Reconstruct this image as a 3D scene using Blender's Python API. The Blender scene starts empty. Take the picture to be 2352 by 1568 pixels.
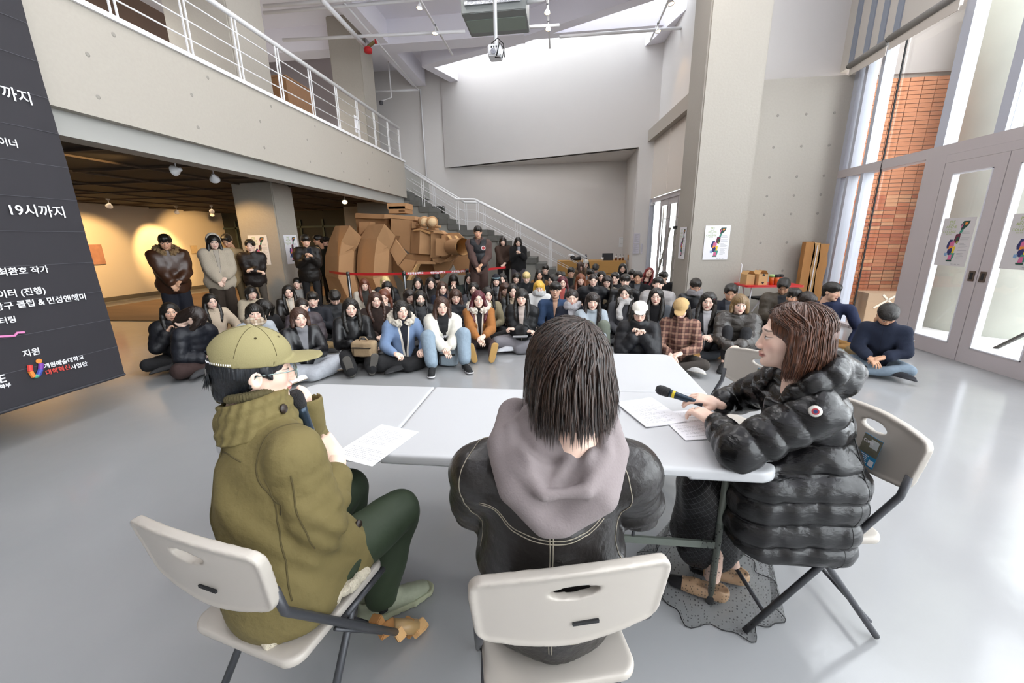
import bpy, bmesh, math, random
import numpy as np
from mathutils import Vector, Matrix
random.seed(7); rng = np.random.default_rng(7)
SC = bpy.context.scene
COL = SC.collection
# ---------------------------------------------------------------- camera (calibrated from the photo's vanishing points)
W_, H_, F_ = 2352, 1568, 910.0
PITCH, ROLL, YAW, CH = math.radians(14.5), math.radians(-1.0), math.radians(7.0), 1.56
fw = np.array([-math.sin(YAW)*math.cos(PITCH), math.cos(YAW)*math.cos(PITCH), -math.sin(PITCH)])
rt0 = np.array([math.cos(YAW), math.sin(YAW), 0.0]); up0 = -np.cross(fw, rt0)
RT = rt0*math.cos(ROLL)+up0*math.sin(ROLL); DN = np.cross(fw, RT)
cam_d = bpy.data.cameras.new('camera'); cam = bpy.data.objects.new('camera', cam_d); COL.objects.link(cam)
cam_d.sensor_width = 36; cam_d.lens = 36*F_/W_; cam_d.clip_start = .05
cam.matrix_world = Matrix(((RT[0], -DN[0], -fw[0], 0), (RT[1], -DN[1], -fw[1], 0), (RT[2], -DN[2], -fw[2], CH), (0, 0, 0, 1)))
SC.camera = cam
def ray(px, py): return RT*(px-1176)/F_+DN*(py-784)/F_+fw
def atz(px, py, z): d = ray(px, py); t = (z-CH)/d[2]; return np.array([0, 0, CH])+t*d
def aty(px, py, y): d = ray(px, py); return np.array([0, 0, CH])+y/d[1]*d
def atx(px, py, x): d = ray(px, py); return np.array([0, 0, CH])+x/d[0]*d
# ---------------------------------------------------------------- world, lights, exposure
SC.view_settings.view_transform = 'Standard'; SC.view_settings.look = 'None'
SC.view_settings.exposure = -0.3; SC.view_settings.gamma = 1.0; SC.view_settings.use_curve_mapping = False
SC.cycles.max_bounces = 8; SC.cycles.diffuse_bounces = 5; SC.cycles.transparent_max_bounces = 16
SC.cycles.sample_clamp_indirect = 6.0; SC.cycles.use_denoising = True; SC.cycles.caustics_reflective = False; SC.cycles.caustics_refractive = False
wd = bpy.data.worlds.new('overcast_sky'); SC.world = wd; wd.use_nodes = True
bg = wd.node_tree.nodes['Background']; bg.inputs[0].default_value = (.93, .965, 1, 1); bg.inputs[1].default_value = 10.0
def area(name, loc, rot, sx, sy, power, col=(1, .97, .93)):
    d = bpy.data.lights.new(name, 'AREA'); d.shape = 'RECTANGLE'; d.size = sx; d.size_y = sy; d.energy = power; d.color = col
    o = bpy.data.objects.new(name, d); COL.objects.link(o); o.location = loc; o.rotation_euler = rot; return o
def spot(name, loc, target, power, col=(1, .62, .25), angle=50, blend=.6, r=.04):
    d = bpy.data.lights.new(name, 'SPOT'); d.energy = power; d.color = col; d.spot_size = math.radians(angle); d.spot_blend = blend; d.shadow_soft_size = r
    o = bpy.data.objects.new(name, d); COL.objects.link(o); o.location = loc
    o.rotation_euler = (Vector(target)-Vector(loc)).to_track_quat('-Z', 'Y').to_euler(); return o
# added area fills over the hall and behind the camera, then upper floor lights
for x, y, pw in [(-3.2, -2.2, 22), (2.2, -2.2, 20), (-3.0, 2.8, 75), (1.6, 2.8, 60), (-.8, .4, 34), (-2.0, 6.6, 90), (1.6, 6.6, 80), (-.4, 9.9, 60)]:
    area('hall_fill_light', (x, y, 6.55), (0, 0, 0), 1.2, 1.2, pw, (1, .98, .955))
area('skylight_daylight', (.2, 12.9, 8.5), (math.radians(-12), 0, math.radians(-18)), 6.5, 1.4, 55, (.95, .98, 1))
for x, y in [(-8, 6), (-8, 10)]: area('upper_floor_light', (x, y, 5.6), (0, 0, 0), 1, 1, 150)
area('recess_light', (-.8, 13.9, 4.0), (0, 0, 0), 4.5, 1.0, 22)
# ---------------------------------------------------------------- materials
def lin(c):
    if isinstance(c, str): c = tuple(int(c[i:i+2], 16)/255 for i in (0, 2, 4))
    return tuple((x/12.92 if x <= .04045 else ((x+.055)/1.055)**2.4) for x in c)
MATS = {}
def mat(name, c='808080', rough=.6, metal=0., bump=0., bscale=40., var=0., spec=.5, coat=0., alpha=1., emit=None, stretch=None, sheen=0.):
    if name in MATS: return MATS[name]
    m = bpy.data.materials.new(name); m.use_nodes = True; nt = m.node_tree; N = nt.nodes; L = nt.links
    b = N['Principled BSDF']; col = (*lin(c), 1)
    b.inputs['Base Color'].default_value = col; b.inputs['Roughness'].default_value = rough; b.inputs['Metallic'].default_value = metal
    b.inputs['Specular IOR Level'].default_value = spec; b.inputs['Coat Weight'].default_value = coat; b.inputs['Coat Roughness'].default_value = .08
    if alpha < 1: b.inputs['Alpha'].default_value = alpha
    if sheen: b.inputs['Sheen Weight'].default_value = sheen
    if emit: b.inputs['Emission Color'].default_value = (*lin(emit[0]), 1); b.inputs['Emission Strength'].default_value = emit[1]
    if bump or var:
        tc = N.new('ShaderNodeTexCoord'); mp = N.new('ShaderNodeMapping'); L.new(tc.outputs['Object'], mp.inputs[0])
        if stretch: mp.inputs['Scale'].default_value = stretch
        nz = N.new('ShaderNodeTexNoise'); nz.inputs['Scale'].default_value = bscale; nz.inputs['Detail'].default_value = 5; L.new(mp.outputs[0], nz.inputs['Vector'])
        if bump:
            bp = N.new('ShaderNodeBump'); bp.inputs['Strength'].default_value = bump; bp.inputs['Distance'].default_value = .02
            L.new(nz.outputs['Fac'], bp.inputs['Height']); L.new(bp.outputs[0], b.inputs['Normal'])
        if var:
            mx = N.new('ShaderNodeMix'); mx.data_type = 'RGBA'; mx.inputs[6].default_value = tuple(x*(1-var) for x in col[:3])+(1,)
            mx.inputs[7].default_value = tuple(min(1, x*(1+var)) for x in col[:3])+(1,); L.new(nz.outputs['Fac'], mx.inputs[0]); L.new(mx.outputs[2], b.inputs['Base Color'])
    MATS[name] = m; return m
def glass_mat(name, tint=(1, 1, 1), refl=.12):
    m = bpy.data.materials.new(name); m.use_nodes = True; nt = m.node_tree; N = nt.nodes; L = nt.links
    N.remove(N['Principled BSDF']); t = N.new('ShaderNodeBsdfTransparent'); t.inputs[0].default_value = (*tint, 1)
    g = N.new('ShaderNodeBsdfGlossy'); g.inputs['Roughness'].default_value = .02
    lw = N.new('ShaderNodeLayerWeight'); lw.inputs[0].default_value = .5
    f = N.new('ShaderNodeMath'); f.operation = 'POWER'; f.inputs[1].default_value = 4; L.new(lw.outputs['Facing'], f.inputs[0])
    f2 = N.new('ShaderNodeMath'); f2.operation = 'MULTIPLY_ADD'; f2.inputs[1].default_value = .7; f2.inputs[2].default_value = .04; L.new(f.outputs[0], f2.inputs[0]); f = f2
    mx = N.new('ShaderNodeMixShader'); L.new(f.outputs[0], mx.inputs[0]); L.new(t.outputs[0], mx.inputs[1]); L.new(g.outputs[0], mx.inputs[2])
    L.new(mx.outputs[0], N['Material Output'].inputs[0]); MATS[name] = m; return m
# ---------------------------------------------------------------- mesh helpers
def tag(o, label=None, cat=None, group=None, kind=None):
    if label: o['label'] = label
    if cat: o['category'] = cat
    if group: o['group'] = group
    if kind: o['kind'] = kind
    return o
def link(name, me, m=None, parent=None, smooth=False):
    o = bpy.data.objects.new(name, me); COL.objects.link(o)
    if m is not None:
        for q in (m if isinstance(m, (list, tuple)) else [m]): me.materials.append(q)
    if parent is not None: o.parent = parent
    if smooth: me.polygons.foreach_set('use_smooth', [True]*len(me.polygons))
    return o
def empty(name, loc=(0, 0, 0), rz=0, label=None, cat=None, group=None):
    o = bpy.data.objects.new(name, None); COL.objects.link(o); o.location = loc; o.rotation_euler = (0, 0, rz); o.empty_display_size = .05
    return tag(o, label, cat, group)
class MB:
    """collects boxes, tubes and lathes into one mesh"""
    def __init__(s): s.v = []; s.f = []; s.mi = []; s.m = 0
    def add(s, v, f):
        n = len(s.v); s.v += [tuple(p) for p in v]; s.f += [tuple(i+n for i in q) for q in f]; s.mi += [s.m]*len(f); return s
    def box(s, a, b, rz=0, c=None):
        x0, y0, z0 = a; x1, y1, z1 = b
        v = [(x, y, z) for z in (z0, z1) for y in (y0, y1) for x in (x0, x1)]
        if rz:
            cx, cy = c if c else ((x0+x1)/2, (y0+y1)/2); ca, sa = math.cos(rz), math.sin(rz)
            v = [(cx+(x-cx)*ca-(y-cy)*sa, cy+(x-cx)*sa+(y-cy)*ca, z) for x, y, z in v]
        return s.add(v, [(0, 2, 3, 1), (4, 5, 7, 6), (0, 1, 5, 4), (2, 6, 7, 3), (0, 4, 6, 2), (1, 3, 7, 5)])
    def bar(s, p, q, w, h, upv=(0, 0, 1)):
        p = Vector(p); q = Vector(q); d = (q-p).normalized(); u = Vector(upv)
        r = d.cross(u)
        if r.length < 1e-4: r = d.cross(Vector((1, 0, 0)))
        r.normalize(); u = r.cross(d); v = []
        for e in (p, q):
            for a, b in ((-1, -1), (1, -1), (1, 1), (-1, 1)): v.append(e+r*a*w/2+u*b*h/2)
        return s.add(v, [(0, 1, 2, 3)[::-1], (4, 5, 6, 7), (0, 1, 5, 4), (1, 2, 6, 5), (2, 3, 7, 6), (3, 0, 4, 7)])
    def tube(s, pts, r, n=10, cap=True):
        pts = [Vector(p) for p in pts]; rr = r if isinstance(r, (list, tuple)) else [r]*len(pts); base = len(s.v); V = []; last = None
        for i, p in enumerate(pts):
            d = (pts[min(i+1, len(pts)-1)]-pts[max(i-1, 0)]).normalized()
            if last is None:
                last = d.cross(Vector((0, 0, 1)));
                if last.length < 1e-3: last = d.cross(Vector((1, 0, 0)))
            last = (last-d*last.dot(d)).normalized(); o = d.cross(last)
            for k in range(n): a = 2*math.pi*k/n; V.append(p+(last*math.cos(a)+o*math.sin(a))*rr[i])
        F = []
        for i in range(len(pts)-1):
            for k in range(n): F.append((i*n+k, i*n+(k+1) % n, (i+1)*n+(k+1) % n, (i+1)*n+k))
        if cap: F.append(tuple(range(n))[::-1]); F.append(tuple((len(pts)-1)*n+k for k in range(n)))
        return s.add(V, F)
    def lathe(s, prof, c=(0, 0, 0), n=20, axis='z', M=None):
        V = []; 
        for r, z in prof:
            for k in range(n):
                a = 2*math.pi*k/n; p = Vector((r*math.cos(a), r*math.sin(a), z))
                if axis == 'y': p = Vector((p.x, p.z, p.y))
                if axis == 'x': p = Vector((p.z, p.x, p.y))
                if M is not None: p = M @ p
                V.append(p+Vector(c))
        F = [(i*n+k, i*n+(k+1) % n, (i+1)*n+(k+1) % n, (i+1)*n+k) for i in range(len(prof)-1) for k in range(n)]
        if prof[0][0] > 1e-4: F.append(tuple(range(n))[::-1])
        if prof[-1][0] > 1e-4: F.append(tuple((len(prof)-1)*n+k for k in range(n)))
        return s.add(V, F)
    def prism(s, poly, off):
        """polygon (3-D points) thickened by the vector off"""
        n = len(poly); off = Vector(off); P = [Vector(p) for p in poly]
        return s.add(P+[p+off for p in P], [tuple(range(n)), tuple(range(n, 2*n))[::-1]]+[(i, i+n, (i+1) % n+n, (i+1) % n) for i in range(n)])
    def build(s, name, m, parent=None, smooth=False, bevel=0, fix=True):
        me = bpy.data.meshes.new(name); me.from_pydata(s.v, [], s.f)
        if fix or bevel:
            bm = bmesh.new(); bm.from_mesh(me)
            for i, f in enumerate(bm.faces): f.material_index = s.mi[i] if i < len(s.mi) else 0
            if fix: bmesh.ops.recalc_face_normals(bm, faces=bm.faces)
            if bevel: bmesh.ops.bevel(bm, geom=bm.edges[:], offset=bevel, segments=2, affect='EDGES', clamp_overlap=True)
            bm.to_mesh(me); bm.free()
        o = link(name, me, m, parent, smooth)
        return o
def struct(name, mb, m, label=None, bevel=0, smooth=False):
    o = mb.build(name, m, None, smooth, bevel); return tag(o, label or name.replace('_', ' '), name.split('_')[0], kind='structure')
def B(a, b): return MB().box(a, b)
def text(body, size, m, parent=None, M=None, name='lettering', align='LEFT', ext=.0006, bold=0.):
    c = bpy.data.curves.new(name, 'FONT'); c.body = body; c.size = size; c.extrude = ext; c.align_x = align; c.offset = bold
    o = bpy.data.objects.new(name, c); COL.objects.link(o); c.materials.append(m)
    if parent is not None: o.parent = parent
    if M is not None: o.matrix_local = M
    return o
def frame(o, x, y):
    """matrix with local x along x, local y along y, origin o"""
    x = Vector(x).normalized(); y = Vector(y); y = (y-x*y.dot(x)).normalized(); z = x.cross(y)
    return Matrix(((x.x, y.x, z.x, o[0]), (x.y, y.y, z.y, o[1]), (x.z, y.z, z.z, o[2]), (0, 0, 0, 1)))
def copy_tree(o, parent=None):
    c = o.copy(); COL.objects.link(c)
    if parent is not None: c.parent = parent
    for ch in list(o.children): copy_tree(ch, c)
    return c
# ---------------------------------------------------------------- palette
white_wall = mat('white_paint', 'D6D2CF', .75, var=.02, bscale=2)
grey_wall = mat('grey_painted_concrete', 'A8A298', .7, bump=.12, bscale=30, var=.05)
beam_grey = mat('grey_beam_paint', 'A2A19C', .65)
white_metal = mat('white_enamel', 'E4E4E6', .35)
ceil_paint = mat('ceiling_paint', 'F0EEF6', .8)
alu = mat('aluminium_frame', 'BDB5B6', .45, metal=.1)
steel = mat('brushed_steel', 'A9A6A2', .3, metal=.9)
dark_steel = mat('dark_steel', '4A4845', .35, metal=.6)
cardb = mat('cardboard', 'AD7C49', .85, var=.08, bscale=8, bump=.05)
cardb_e = mat('cardboard_edge', 'C9A06C', .85)
plug = mat('tie_hole_shade', '8E8A82', .8)
paper = mat('white_paper', 'E9E8EC', .7)
ink = mat('grey_ink', '9A9A9D', .8)
black_ink = mat('black_ink', '202022', .8)
def floor_material():
    m = mat('epoxy_floor', '9A9B9C', .17, spec=.55)
    nt = m.node_tree; N = nt.nodes; L = nt.links; b = N['Principled BSDF']
    tc = N.new('ShaderNodeTexCoord'); nz = N.new('ShaderNodeTexNoise'); nz.inputs['Scale'].default_value = 1.3; nz.inputs['Detail'].default_value = 6; L.new(tc.outputs['Object'], nz.inputs[0])
    cr = N.new('ShaderNodeValToRGB'); cr.color_ramp.elements[0].color = (*lin('929395'), 1); cr.color_ramp.elements[1].color = (*lin('A1A1A1'), 1); L.new(nz.outputs['Fac'], cr.inputs[0]); L.new(cr.outputs[0], b.inputs['Base Color'])
    r = N.new('ShaderNodeMapRange'); r.inputs[3].default_value = .10; r.inputs[4].default_value = .22; L.new(nz.outputs['Fac'], r.inputs[0]); L.new(r.outputs[0], b.inputs['Roughness'])
    n2 = N.new('ShaderNodeTexNoise'); n2.inputs['Scale'].default_value = 7; n2.inputs['Detail'].default_value = 3; L.new(tc.outputs['Object'], n2.inputs[0])
    bp = N.new('ShaderNodeBump'); bp.inputs['Strength'].default_value = .06; bp.inputs['Distance'].default_value = .02; L.new(n2.outputs['Fac'], bp.inputs['Height']); L.new(bp.outputs[0], b.inputs['Normal'])
    return m
# ================================================================ STRUCTURE
struct('floor', B((-14, -6, -.1), (4.95, 15.2, 0)), floor_material(), 'glossy light grey epoxy floor of the hall')
BY0, BY1 = (-4.1, 14.8), (2.2, 12.75)          # oblique line of the tall back wall
SOF = 4.05
def wall_line(t): return (BY0[0]+(BY1[0]-BY0[0])*t, BY0[1]+(BY1[1]-BY0[1])*t)
# tall oblique back wall above the recess, with the solid pier at its right end
mb = MB(); a = BY0; b = wall_line(1.0); e = wall_line(1.075); f = wall_line(1.9)
mb.prism([(a[0], a[1], SOF), (b[0], b[1], SOF), (b[0], b[1], 0), (e[0], e[1], 0), (e[0], e[1], 4.6), (f[0], f[1], 4.6), (f[0], f[1], 9.5), (a[0], a[1], 9.5)], (0.06, .2, 0))
struct('wall_back', mb, white_wall, 'tall white back wall rising into the skylight')
struct('ceiling_recess', B((-4.1, 12.8, SOF), (2.25, 15.0, SOF+.06)).__class__().prism([(a[0]+.02, a[1]+.05, SOF), (b[0], b[1]+.1, SOF), (b[0], 15, SOF), (a[0], 15, SOF)], (0, 0, .08)), white_wall, 'white soffit over the reception recess')
struct('wall_recess', B((-14, 14.85, 0), (2.9, 15.05, 9.5)), white_wall, 'white inner wall behind stairs and reception desk')
struct('wall_recess_side', MB().prism([(b[0], b[1]+.12, 0), (b[0], 14.9, 0), (b[0], 14.9, SOF), (b[0], b[1]+.12, SOF)], (.15, 0, 0)), white_wall, 'white side wall at right end of reception recess')
# glass door wall between pier and big column
DX0, DX1 = (e[0]+.0, e[1]), (2.86, 9.9)
def dl(t, z, off=0): return (DX0[0]+(DX1[0]-DX0[0])*t+off, DX0[1]+(DX1[1]-DX0[1])*t, z)
struct('trim_1', MB().prism([dl(-.02, 4.15, -.25), dl(1.7, 4.15, -.25), dl(1.7, 4.45, -.25), dl(-.02, 4.45, -.25)], (.45, 0, 0)), mat('header_grey', 'A9A197', .7), 'grey box header over the side entrance')
struct('wall_side_upper', MB().prism([dl(0, 4.45), dl(1.7, 4.45), dl(1.7, 9.5), dl(0, 9.5)], (.2, 0, 0)), white_wall, 'white wall over the side entrance header')
# big white column
struct('column_1', B((2.29, 7.6, 0), (3.21, 8.5, 9.5)), grey_wall, 'massive pale column standing right of the seated crowd', bevel=.025)
# concrete wall at right rear
mb = B((3.0, 8.2, 0), (4.93, 8.4, 4.14)); cw = struct('wall_right_rear', mb, grey_wall, 'grey fair-faced concrete wall beside the window front')
mb = MB()
for x in (3.75, 4.21, 4.66):
    for z in (3.57, 3.06, 2.56, 2.24, 1.92, 1.41, .89): mb.lathe([(.0, -.002), (.015, -.003), (.02, -.001), (.023, 0)], (x, 8.198, z), 10, axis='y')
tag(mb.build('tie_hole', plug, cw), kind='stuff')
struct('wall_right_rear_upper', B((3.0, 8.75, 4.0), (5.3, 8.9, 9.5)), white_wall, 'white wall above the concrete wall')
# right glazed front at X = 4.88
GX = 4.88
def gbox(y0, y1, z0, z1, d=.10, m=alu, name='trim_2', label=None, x=GX): return struct(name, B((x, y0, z0), (x+d, y1, z1)), m, label or 'grey metal bar of the window front')
pane_m = glass_mat('window_glass', (.97, .98, .98))
gbox(-6, 8.2, 2.5, 2.63, .19, name='trim_2', label='grey transom running along the glazed front')
gbox(6.097, 6.40, 0, 2.5, .12, name='trim_3', label='wide grey jamb left of the glass entrance doors')
mull = mat('pale_mullion', 'B6B9C4', .4)
for i, (y0, y1) in enumerate([(6.2, 6.33), (5.46, 5.58), (7.55, 7.62), (7.9, 7.97), (8.1, 8.2), (4.2, 4.32), (2.9, 3.02), (1.4, 1.52), (-.2, -.08), (-2, -1.88), (-4, -3.88)]):
    gbox(y0, y1, 2.63 if y0 < 6.3 and y0 > 3.1 else 0, 4.3 if i < 5 else 6.6, .16, mull, 'trim_%d' % (4+i), x=GX+.006, label= 'pale vertical mullion of the glazed front, number %d' % (i+1) if i > 4 else ['pale mullion above the jamb of the entrance doors', 'pale mullion over the meeting of the entrance doors', 'narrow pale mullion beside the black glass joint', 'second pale mullion left of the black glass joint', 'pale mullion against the concrete wall'][i])
gbox(7.185, 7.2, 0, 4.3, .02, black_ink, 'trim_15', 'black vertical joint between two window panes')
for i, (y0, y1, z0, z1) in enumerate([(6.4, 7.185, .04, 2.5), (7.2, 8.15, .04, 2.5), (6.33, 7.185, 2.63, 4.3), (7.2, 8.15, 2.63, 4.3), (5.58, 6.2, 2.63, 6.6), (3.0, 5.46, 2.63, 6.6), (1.5, 3.0, 0, 6.6), (-.1, 1.42, 0, 6.6), (-1.9, -.2, 0, 6.6), (-6, -1.98, 0, 6.6)]):
    o = struct('window_%d' % (i+1), B((GX+.05, y0, z0), (GX+.058, y1, z1)), pane_m, ['lower clear pane nearest the entrance doors, brick wall behind', 'lower clear pane against the concrete wall', 'upper clear pane with brick wall behind', 'upper clear pane beside the concrete wall', 'upper pane over left entrance door leaf'][i] if i < 5 else 'tall clear pane of the glazed front, bay %d' % i)
gbox(6.4, 8.2, 0, .05, .12, name='trim_16', label='low grey sill under the window panes')
# entrance doors : header, leaves
gbox(2.6, 6.096, 2.402, 2.499, .12, name='trim_17', label='grey header over the glass entrance doors')
def door_leaf(n, y0, y1, label, hy):
    mb = MB(); z1 = 2.4; s = .135
    mb.box((GX, y0, .01), (GX+.06, y1, .20)); mb.box((GX, y0, 2.26), (GX+.06, y1, z1)); mb.box((GX, y0, .20), (GX+.06, y0+s, 2.26)); mb.box((GX, y1-s, .20), (GX+.06, y1, 2.26))
    d = struct('door_%d' % n, mb, alu, label)
    B((GX+.025, y0+s, .2), (GX+.033, y1-s, 2.26)).build('pane', pane_m, d)
    r = .012; mb = MB()
    for za, zb, ya, yb in ((.2, .2+r, y0+s, y1-s), (2.26-r, 2.26, y0+s, y1-s), (.2, 2.26, y0+s, y0+s+r), (.2, 2.26, y1-s-r, y1-s)): mb.box((GX-.006, ya, za), (GX+.07, yb, zb))
    mb.build('glazing_bead', mat('bead', 'D5D5DA', .4), d)
    h = B((GX-.006, hy-.035, .98), (GX, hy+.035, 1.1)).build('handle_plate', mat('bronze_pull', '6D6259', .35, metal=.7), d)
    B((GX-.008, hy-.016, 1.0), (GX-.0055, hy+.016, 1.08)).build('finger_pull', black_ink, h)
    return d
d1 = door_leaf(1, 5.325, 6.09, 'left leaf of the glass entrance doors', 5.385)
d2 = door_leaf(2, 4.50, 5.315, 'right leaf of the glass entrance doors', 5.255)
for i, y in enumerate([(3.65, 4.49), (2.82, 3.64)]): door_leaf(3+i, y[0], y[1], ['third glass door leaf toward the camera', 'fourth glass door leaf toward the camera'][i], y[1]-.07)
# upper panel wall with stripes above the windows
mb = B((4.95, 6.6, 4.35), (5.05, 9.0, 6.7)); uw = struct('wall_right_upper', mb, mat('cream_panel', 'CFC9C1', .7), 'cream panel wall high above the windows')
for y in (8.86, 8.46, 8.12, 7.82, 7.52): B((4.93, y-.05, 4.36), (4.952, y+.06, 6.7)).build('stripe', mat('blue_grey_slat', '8F96A3', .5), uw)
struct('trim_18', B((4.9, 2.9, 6.6), (5.1, 9, 6.8)), ceil_paint, 'pale edge beam above the glazed front')
# roller blinds
for i, (ya, za, yb, zb, lab) in enumerate([(8.2, 4.27, 7.42, 4.30, 'far roller blind above the window panes'), (7.38, 4.32, 6.3, 4.36, 'near roller blind above the window panes')]):
    t = empty('roller_blind', (GX-.1, (ya+yb)/2, za), 0, lab, 'blind')
    mb = MB().tube([(0, ya-(ya+yb)/2, 0), (0, yb-(ya+yb)/2, zb-za)], .05, 16); mb.build('roller', mat('blind_grey', '827E7A', .5), t, True)
    MB().box((.0, yb-(ya+yb)/2, -.15), (.012, ya-(ya+yb)/2, -.02)).build('blind_cloth', mat('blind_cloth', 'C8C0B8', .7), t)
    MB().tube([(0, ya-(ya+yb)/2-.0, 0), (0, ya-(ya+yb)/2+.03, 0)], .04, 12).build('end_cap', black_ink, t)
# ---- balcony on the left
BX = -4.5
bal = struct('wall_left', B((BX-.25, -6, 2.78), (BX, 11.9, 3.75)), grey_wall, 'pale concrete balcony parapet along the left side')
mb = MB()
for y in (3.84, 4.95, 6.1, 7.25, 8.4, 9.55, 10.7):
    for j, z in enumerate((3.62, 3.33, 2.97)): mb.lathe([(.0, .0025), (.014, .003), (.019, .001), (.022, 0)], (BX+.001, y+(.3 if j == 0 else 0), z), 10, axis='x')
tag(mb.build('tie_hole', plug, bal), kind='stuff')
struct('trim_19', B((BX-.3, -6, 3.75), (BX+.03, 11.93, 3.80)), white_metal, 'white capping along the balcony edge')
struct('trim_20', B((BX-.35, -6, 2.56), (BX-.1, 11.9, 2.78)), beam_grey, 'grey recessed beam under the balcony')
struct('floor_upper', B((-14, -6, 3.0), (BX-.26, 14.9, 3.745)), beam_grey, 'upper gallery floor slab')
# gallery ceiling: dark mesh with pale tracks
gm = mat('dark_ceiling_mesh', '30281F', .85, var=.25, bscale=30)
struct('ceiling_gallery', B((-14, -6, 2.72), (BX-.35, 14.9, 2.78)), gm, 'dark mesh ceiling of the gallery')
mb = MB()
for y in np.arange(1, 14.8, 1.2): mb.box((-13, y, 2.685), (BX-.4, y+.03, 2.72))
for x in np.arange(-12.6, -5, 1.25): mb.box((x, -2, 2.69), (x+.03, 14.8, 2.715))
tag(mb.build('trim_21', mat('ceiling_grid', '4C4036', .7)), 'brown grid bars of the gallery ceiling', 'trim', kind='structure')
struct('wall_gallery', B((-13.2, -6, 0), (-13, 14.9, 2.78)), mat('gallery_wall', 'CFC4B2', .8), 'gallery wall with warm lit pictures')
struct('baseboard_gallery', B((-13, -6, 0), (-12.97, 14.9, .12)), mat('grey_base', '5C564C', .6), 'grey baseboard of the gallery wall')
struct('column_2', B((-6.52, 7.68, 0), (-5.65, 8.3, 2.73)), grey_wall, 'gallery column with two posters', bevel=.02)
struct('column_3', B((-7.35, 13.4, 0), (-6.5, 14.2, 2.73)), beam_grey, 'grey gallery column behind the cardboard machine', bevel=.02)
gw = struct('wall_gallery_rear', B((-13, 14.6, 0), (-4.2, 14.8, 2.75)), mat('dark_gallery_wall', '3A3D38', .6), 'dark rear wall of the gallery')
mb = MB()
for x in np.arange(-12.5, -4.6, .9): mb.box((x, 14.55, 0), (x+.06, 14.6, 2.4))
mb.box((-13, 14.55, 2.1), (-4.3, 14.6, 2.17)); mb.build('glazing_bar', mat('dark_frame', '55625C', .4, metal=.4), gw)
# upper floor columns, beams, hall ceiling
CZ = 6.62
struct('column_4', B((-6.1, 11.35, 3.75), (-5.25, 12.1, 7.2)), grey_wall, 'pale upper floor column with fire valve beside it', bevel=.02)
p0 = atx(606, 0, -5.3); 
struct('column_5', B((-6.6, 7.0, 3.75), (-5.45, 7.9, 7.2)), grey_wall, 'near upper floor column behind the balcony railing', bevel=.02)
struct('wall_upper_rear', B((-14, 13.6, 3.75), (-6.3, 13.75, 7.2)), mat('mauve_wall', 'B7B0B3', .8), 'shaded rear wall of the upper floor')
struct('wall_upper_left', B((-10.2, -6, 3.75), (-10, 13.6, 7.2)), mat('brown_panelling', '7A6455', .35, var=.15, bscale=3), 'brown panelled wall of the upper floor')
D = [(-4.1, 13.3), (-1.3, 12.2), (1.94, 10.6), (5.2, 9.1)]
mb = MB().prism([(-14, -6, 7.2), (5.1, -6, 7.2), (5.1, D[3][1], 7.2), (D[2][0], D[2][1], 7.2), (D[1][0], D[1][1], 7.2), (D[0][0], D[0][1], 7.2), (-3.6, 14.9, 7.2), (-14, 14.9, 7.2)], (0, 0, .15))
struct('ceiling', mb, ceil_paint, 'white painted concrete ceiling of the hall')
def beam(n, p, q, w=.38, z0=CZ, z1=7.2, lab=''):
    z0 += n*.006; z1 += n*.003
    mb = MB().bar((p[0], p[1], (z0+z1)/2), (q[0], q[1], (z0+z1)/2), w, z1-z0); return struct('beam_%d' % n, mb, ceil_paint, lab)
beam(1, (-14, 11.95), (-1.0, 12.0), .5, lab='white cross beam in front of the skylight')
beam(2, D[0], D[1], .3, lab='diagonal beam at the left edge of the skylight'); beam(3, D[1], D[2], .3, lab='diagonal beam in the middle of the skylight edge'); beam(4, D[2], D[3], .3, lab='diagonal beam at the right edge of the skylight')
beam(5, (-14, 8.6), (5, 8.6), .45, lab='white cross beam over the seated crowd'); beam(6, (-4.85, -6), (-4.85, 14.8), .45, lab='long white beam above the balcony railing')
beam(7, (D[0][0]-.02, D[0][1]), (-3.55, 14.7), .3, lab='short beam closing the left end of the skylight')
beam(8, (-1.0, 12.05), (4.6, 12.05), .25, 6.62, 6.95, lab='slim beam crossing the skylight opening')
beam(9, (2.4, 12.8), (3.4, 9.8), .4, 6.5, 6.95, lab='sloping white beam at right of the skylight'); beam(10, (-14, 4.6), (5, 4.6), .45, lab='white cross beam above the tables')
# skylight shaft walls
mb = MB()
for i in range(3): mb.prism([(D[i][0], D[i][1], 7.3), (D[i+1][0], D[i+1][1], 7.3), (D[i+1][0], D[i+1][1], 8.6), (D[i][0], D[i][1], 8.6)], (0, -.1, 0))
struct('wall_skylight', mb, white_wall, 'white side wall of the skylight shaft')
struct('wall_right_upper_rear', B((5.0, 8.8, 4), (5.15, 12.5, 9.5)), white_wall, 'white wall closing the hall at upper right')
struct('wall_rear', B((-14, -6.2, 0), (4.95, -6, 7.2)), white_wall, 'white wall behind the camera')
struct('wall_left_far', B((-14.2, -6, 0), (-14, 15, 7.2)), white_wall, 'far left wall of the building')
struct('window_12', MB().prism([(D[0][0]-.3, D[0][1]-.2, 8.62), (D[3][0], D[3][1]-.3, 8.62), (5.2, 12.6, 8.62), (-4, 15, 8.62)], (0, 0, .01)), glass_mat('skylight_glass', (.86, .88, .89)), 'tinted glazing of the skylight')  # unseen pane, added with its tint to dim the daylight on the back wall
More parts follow.
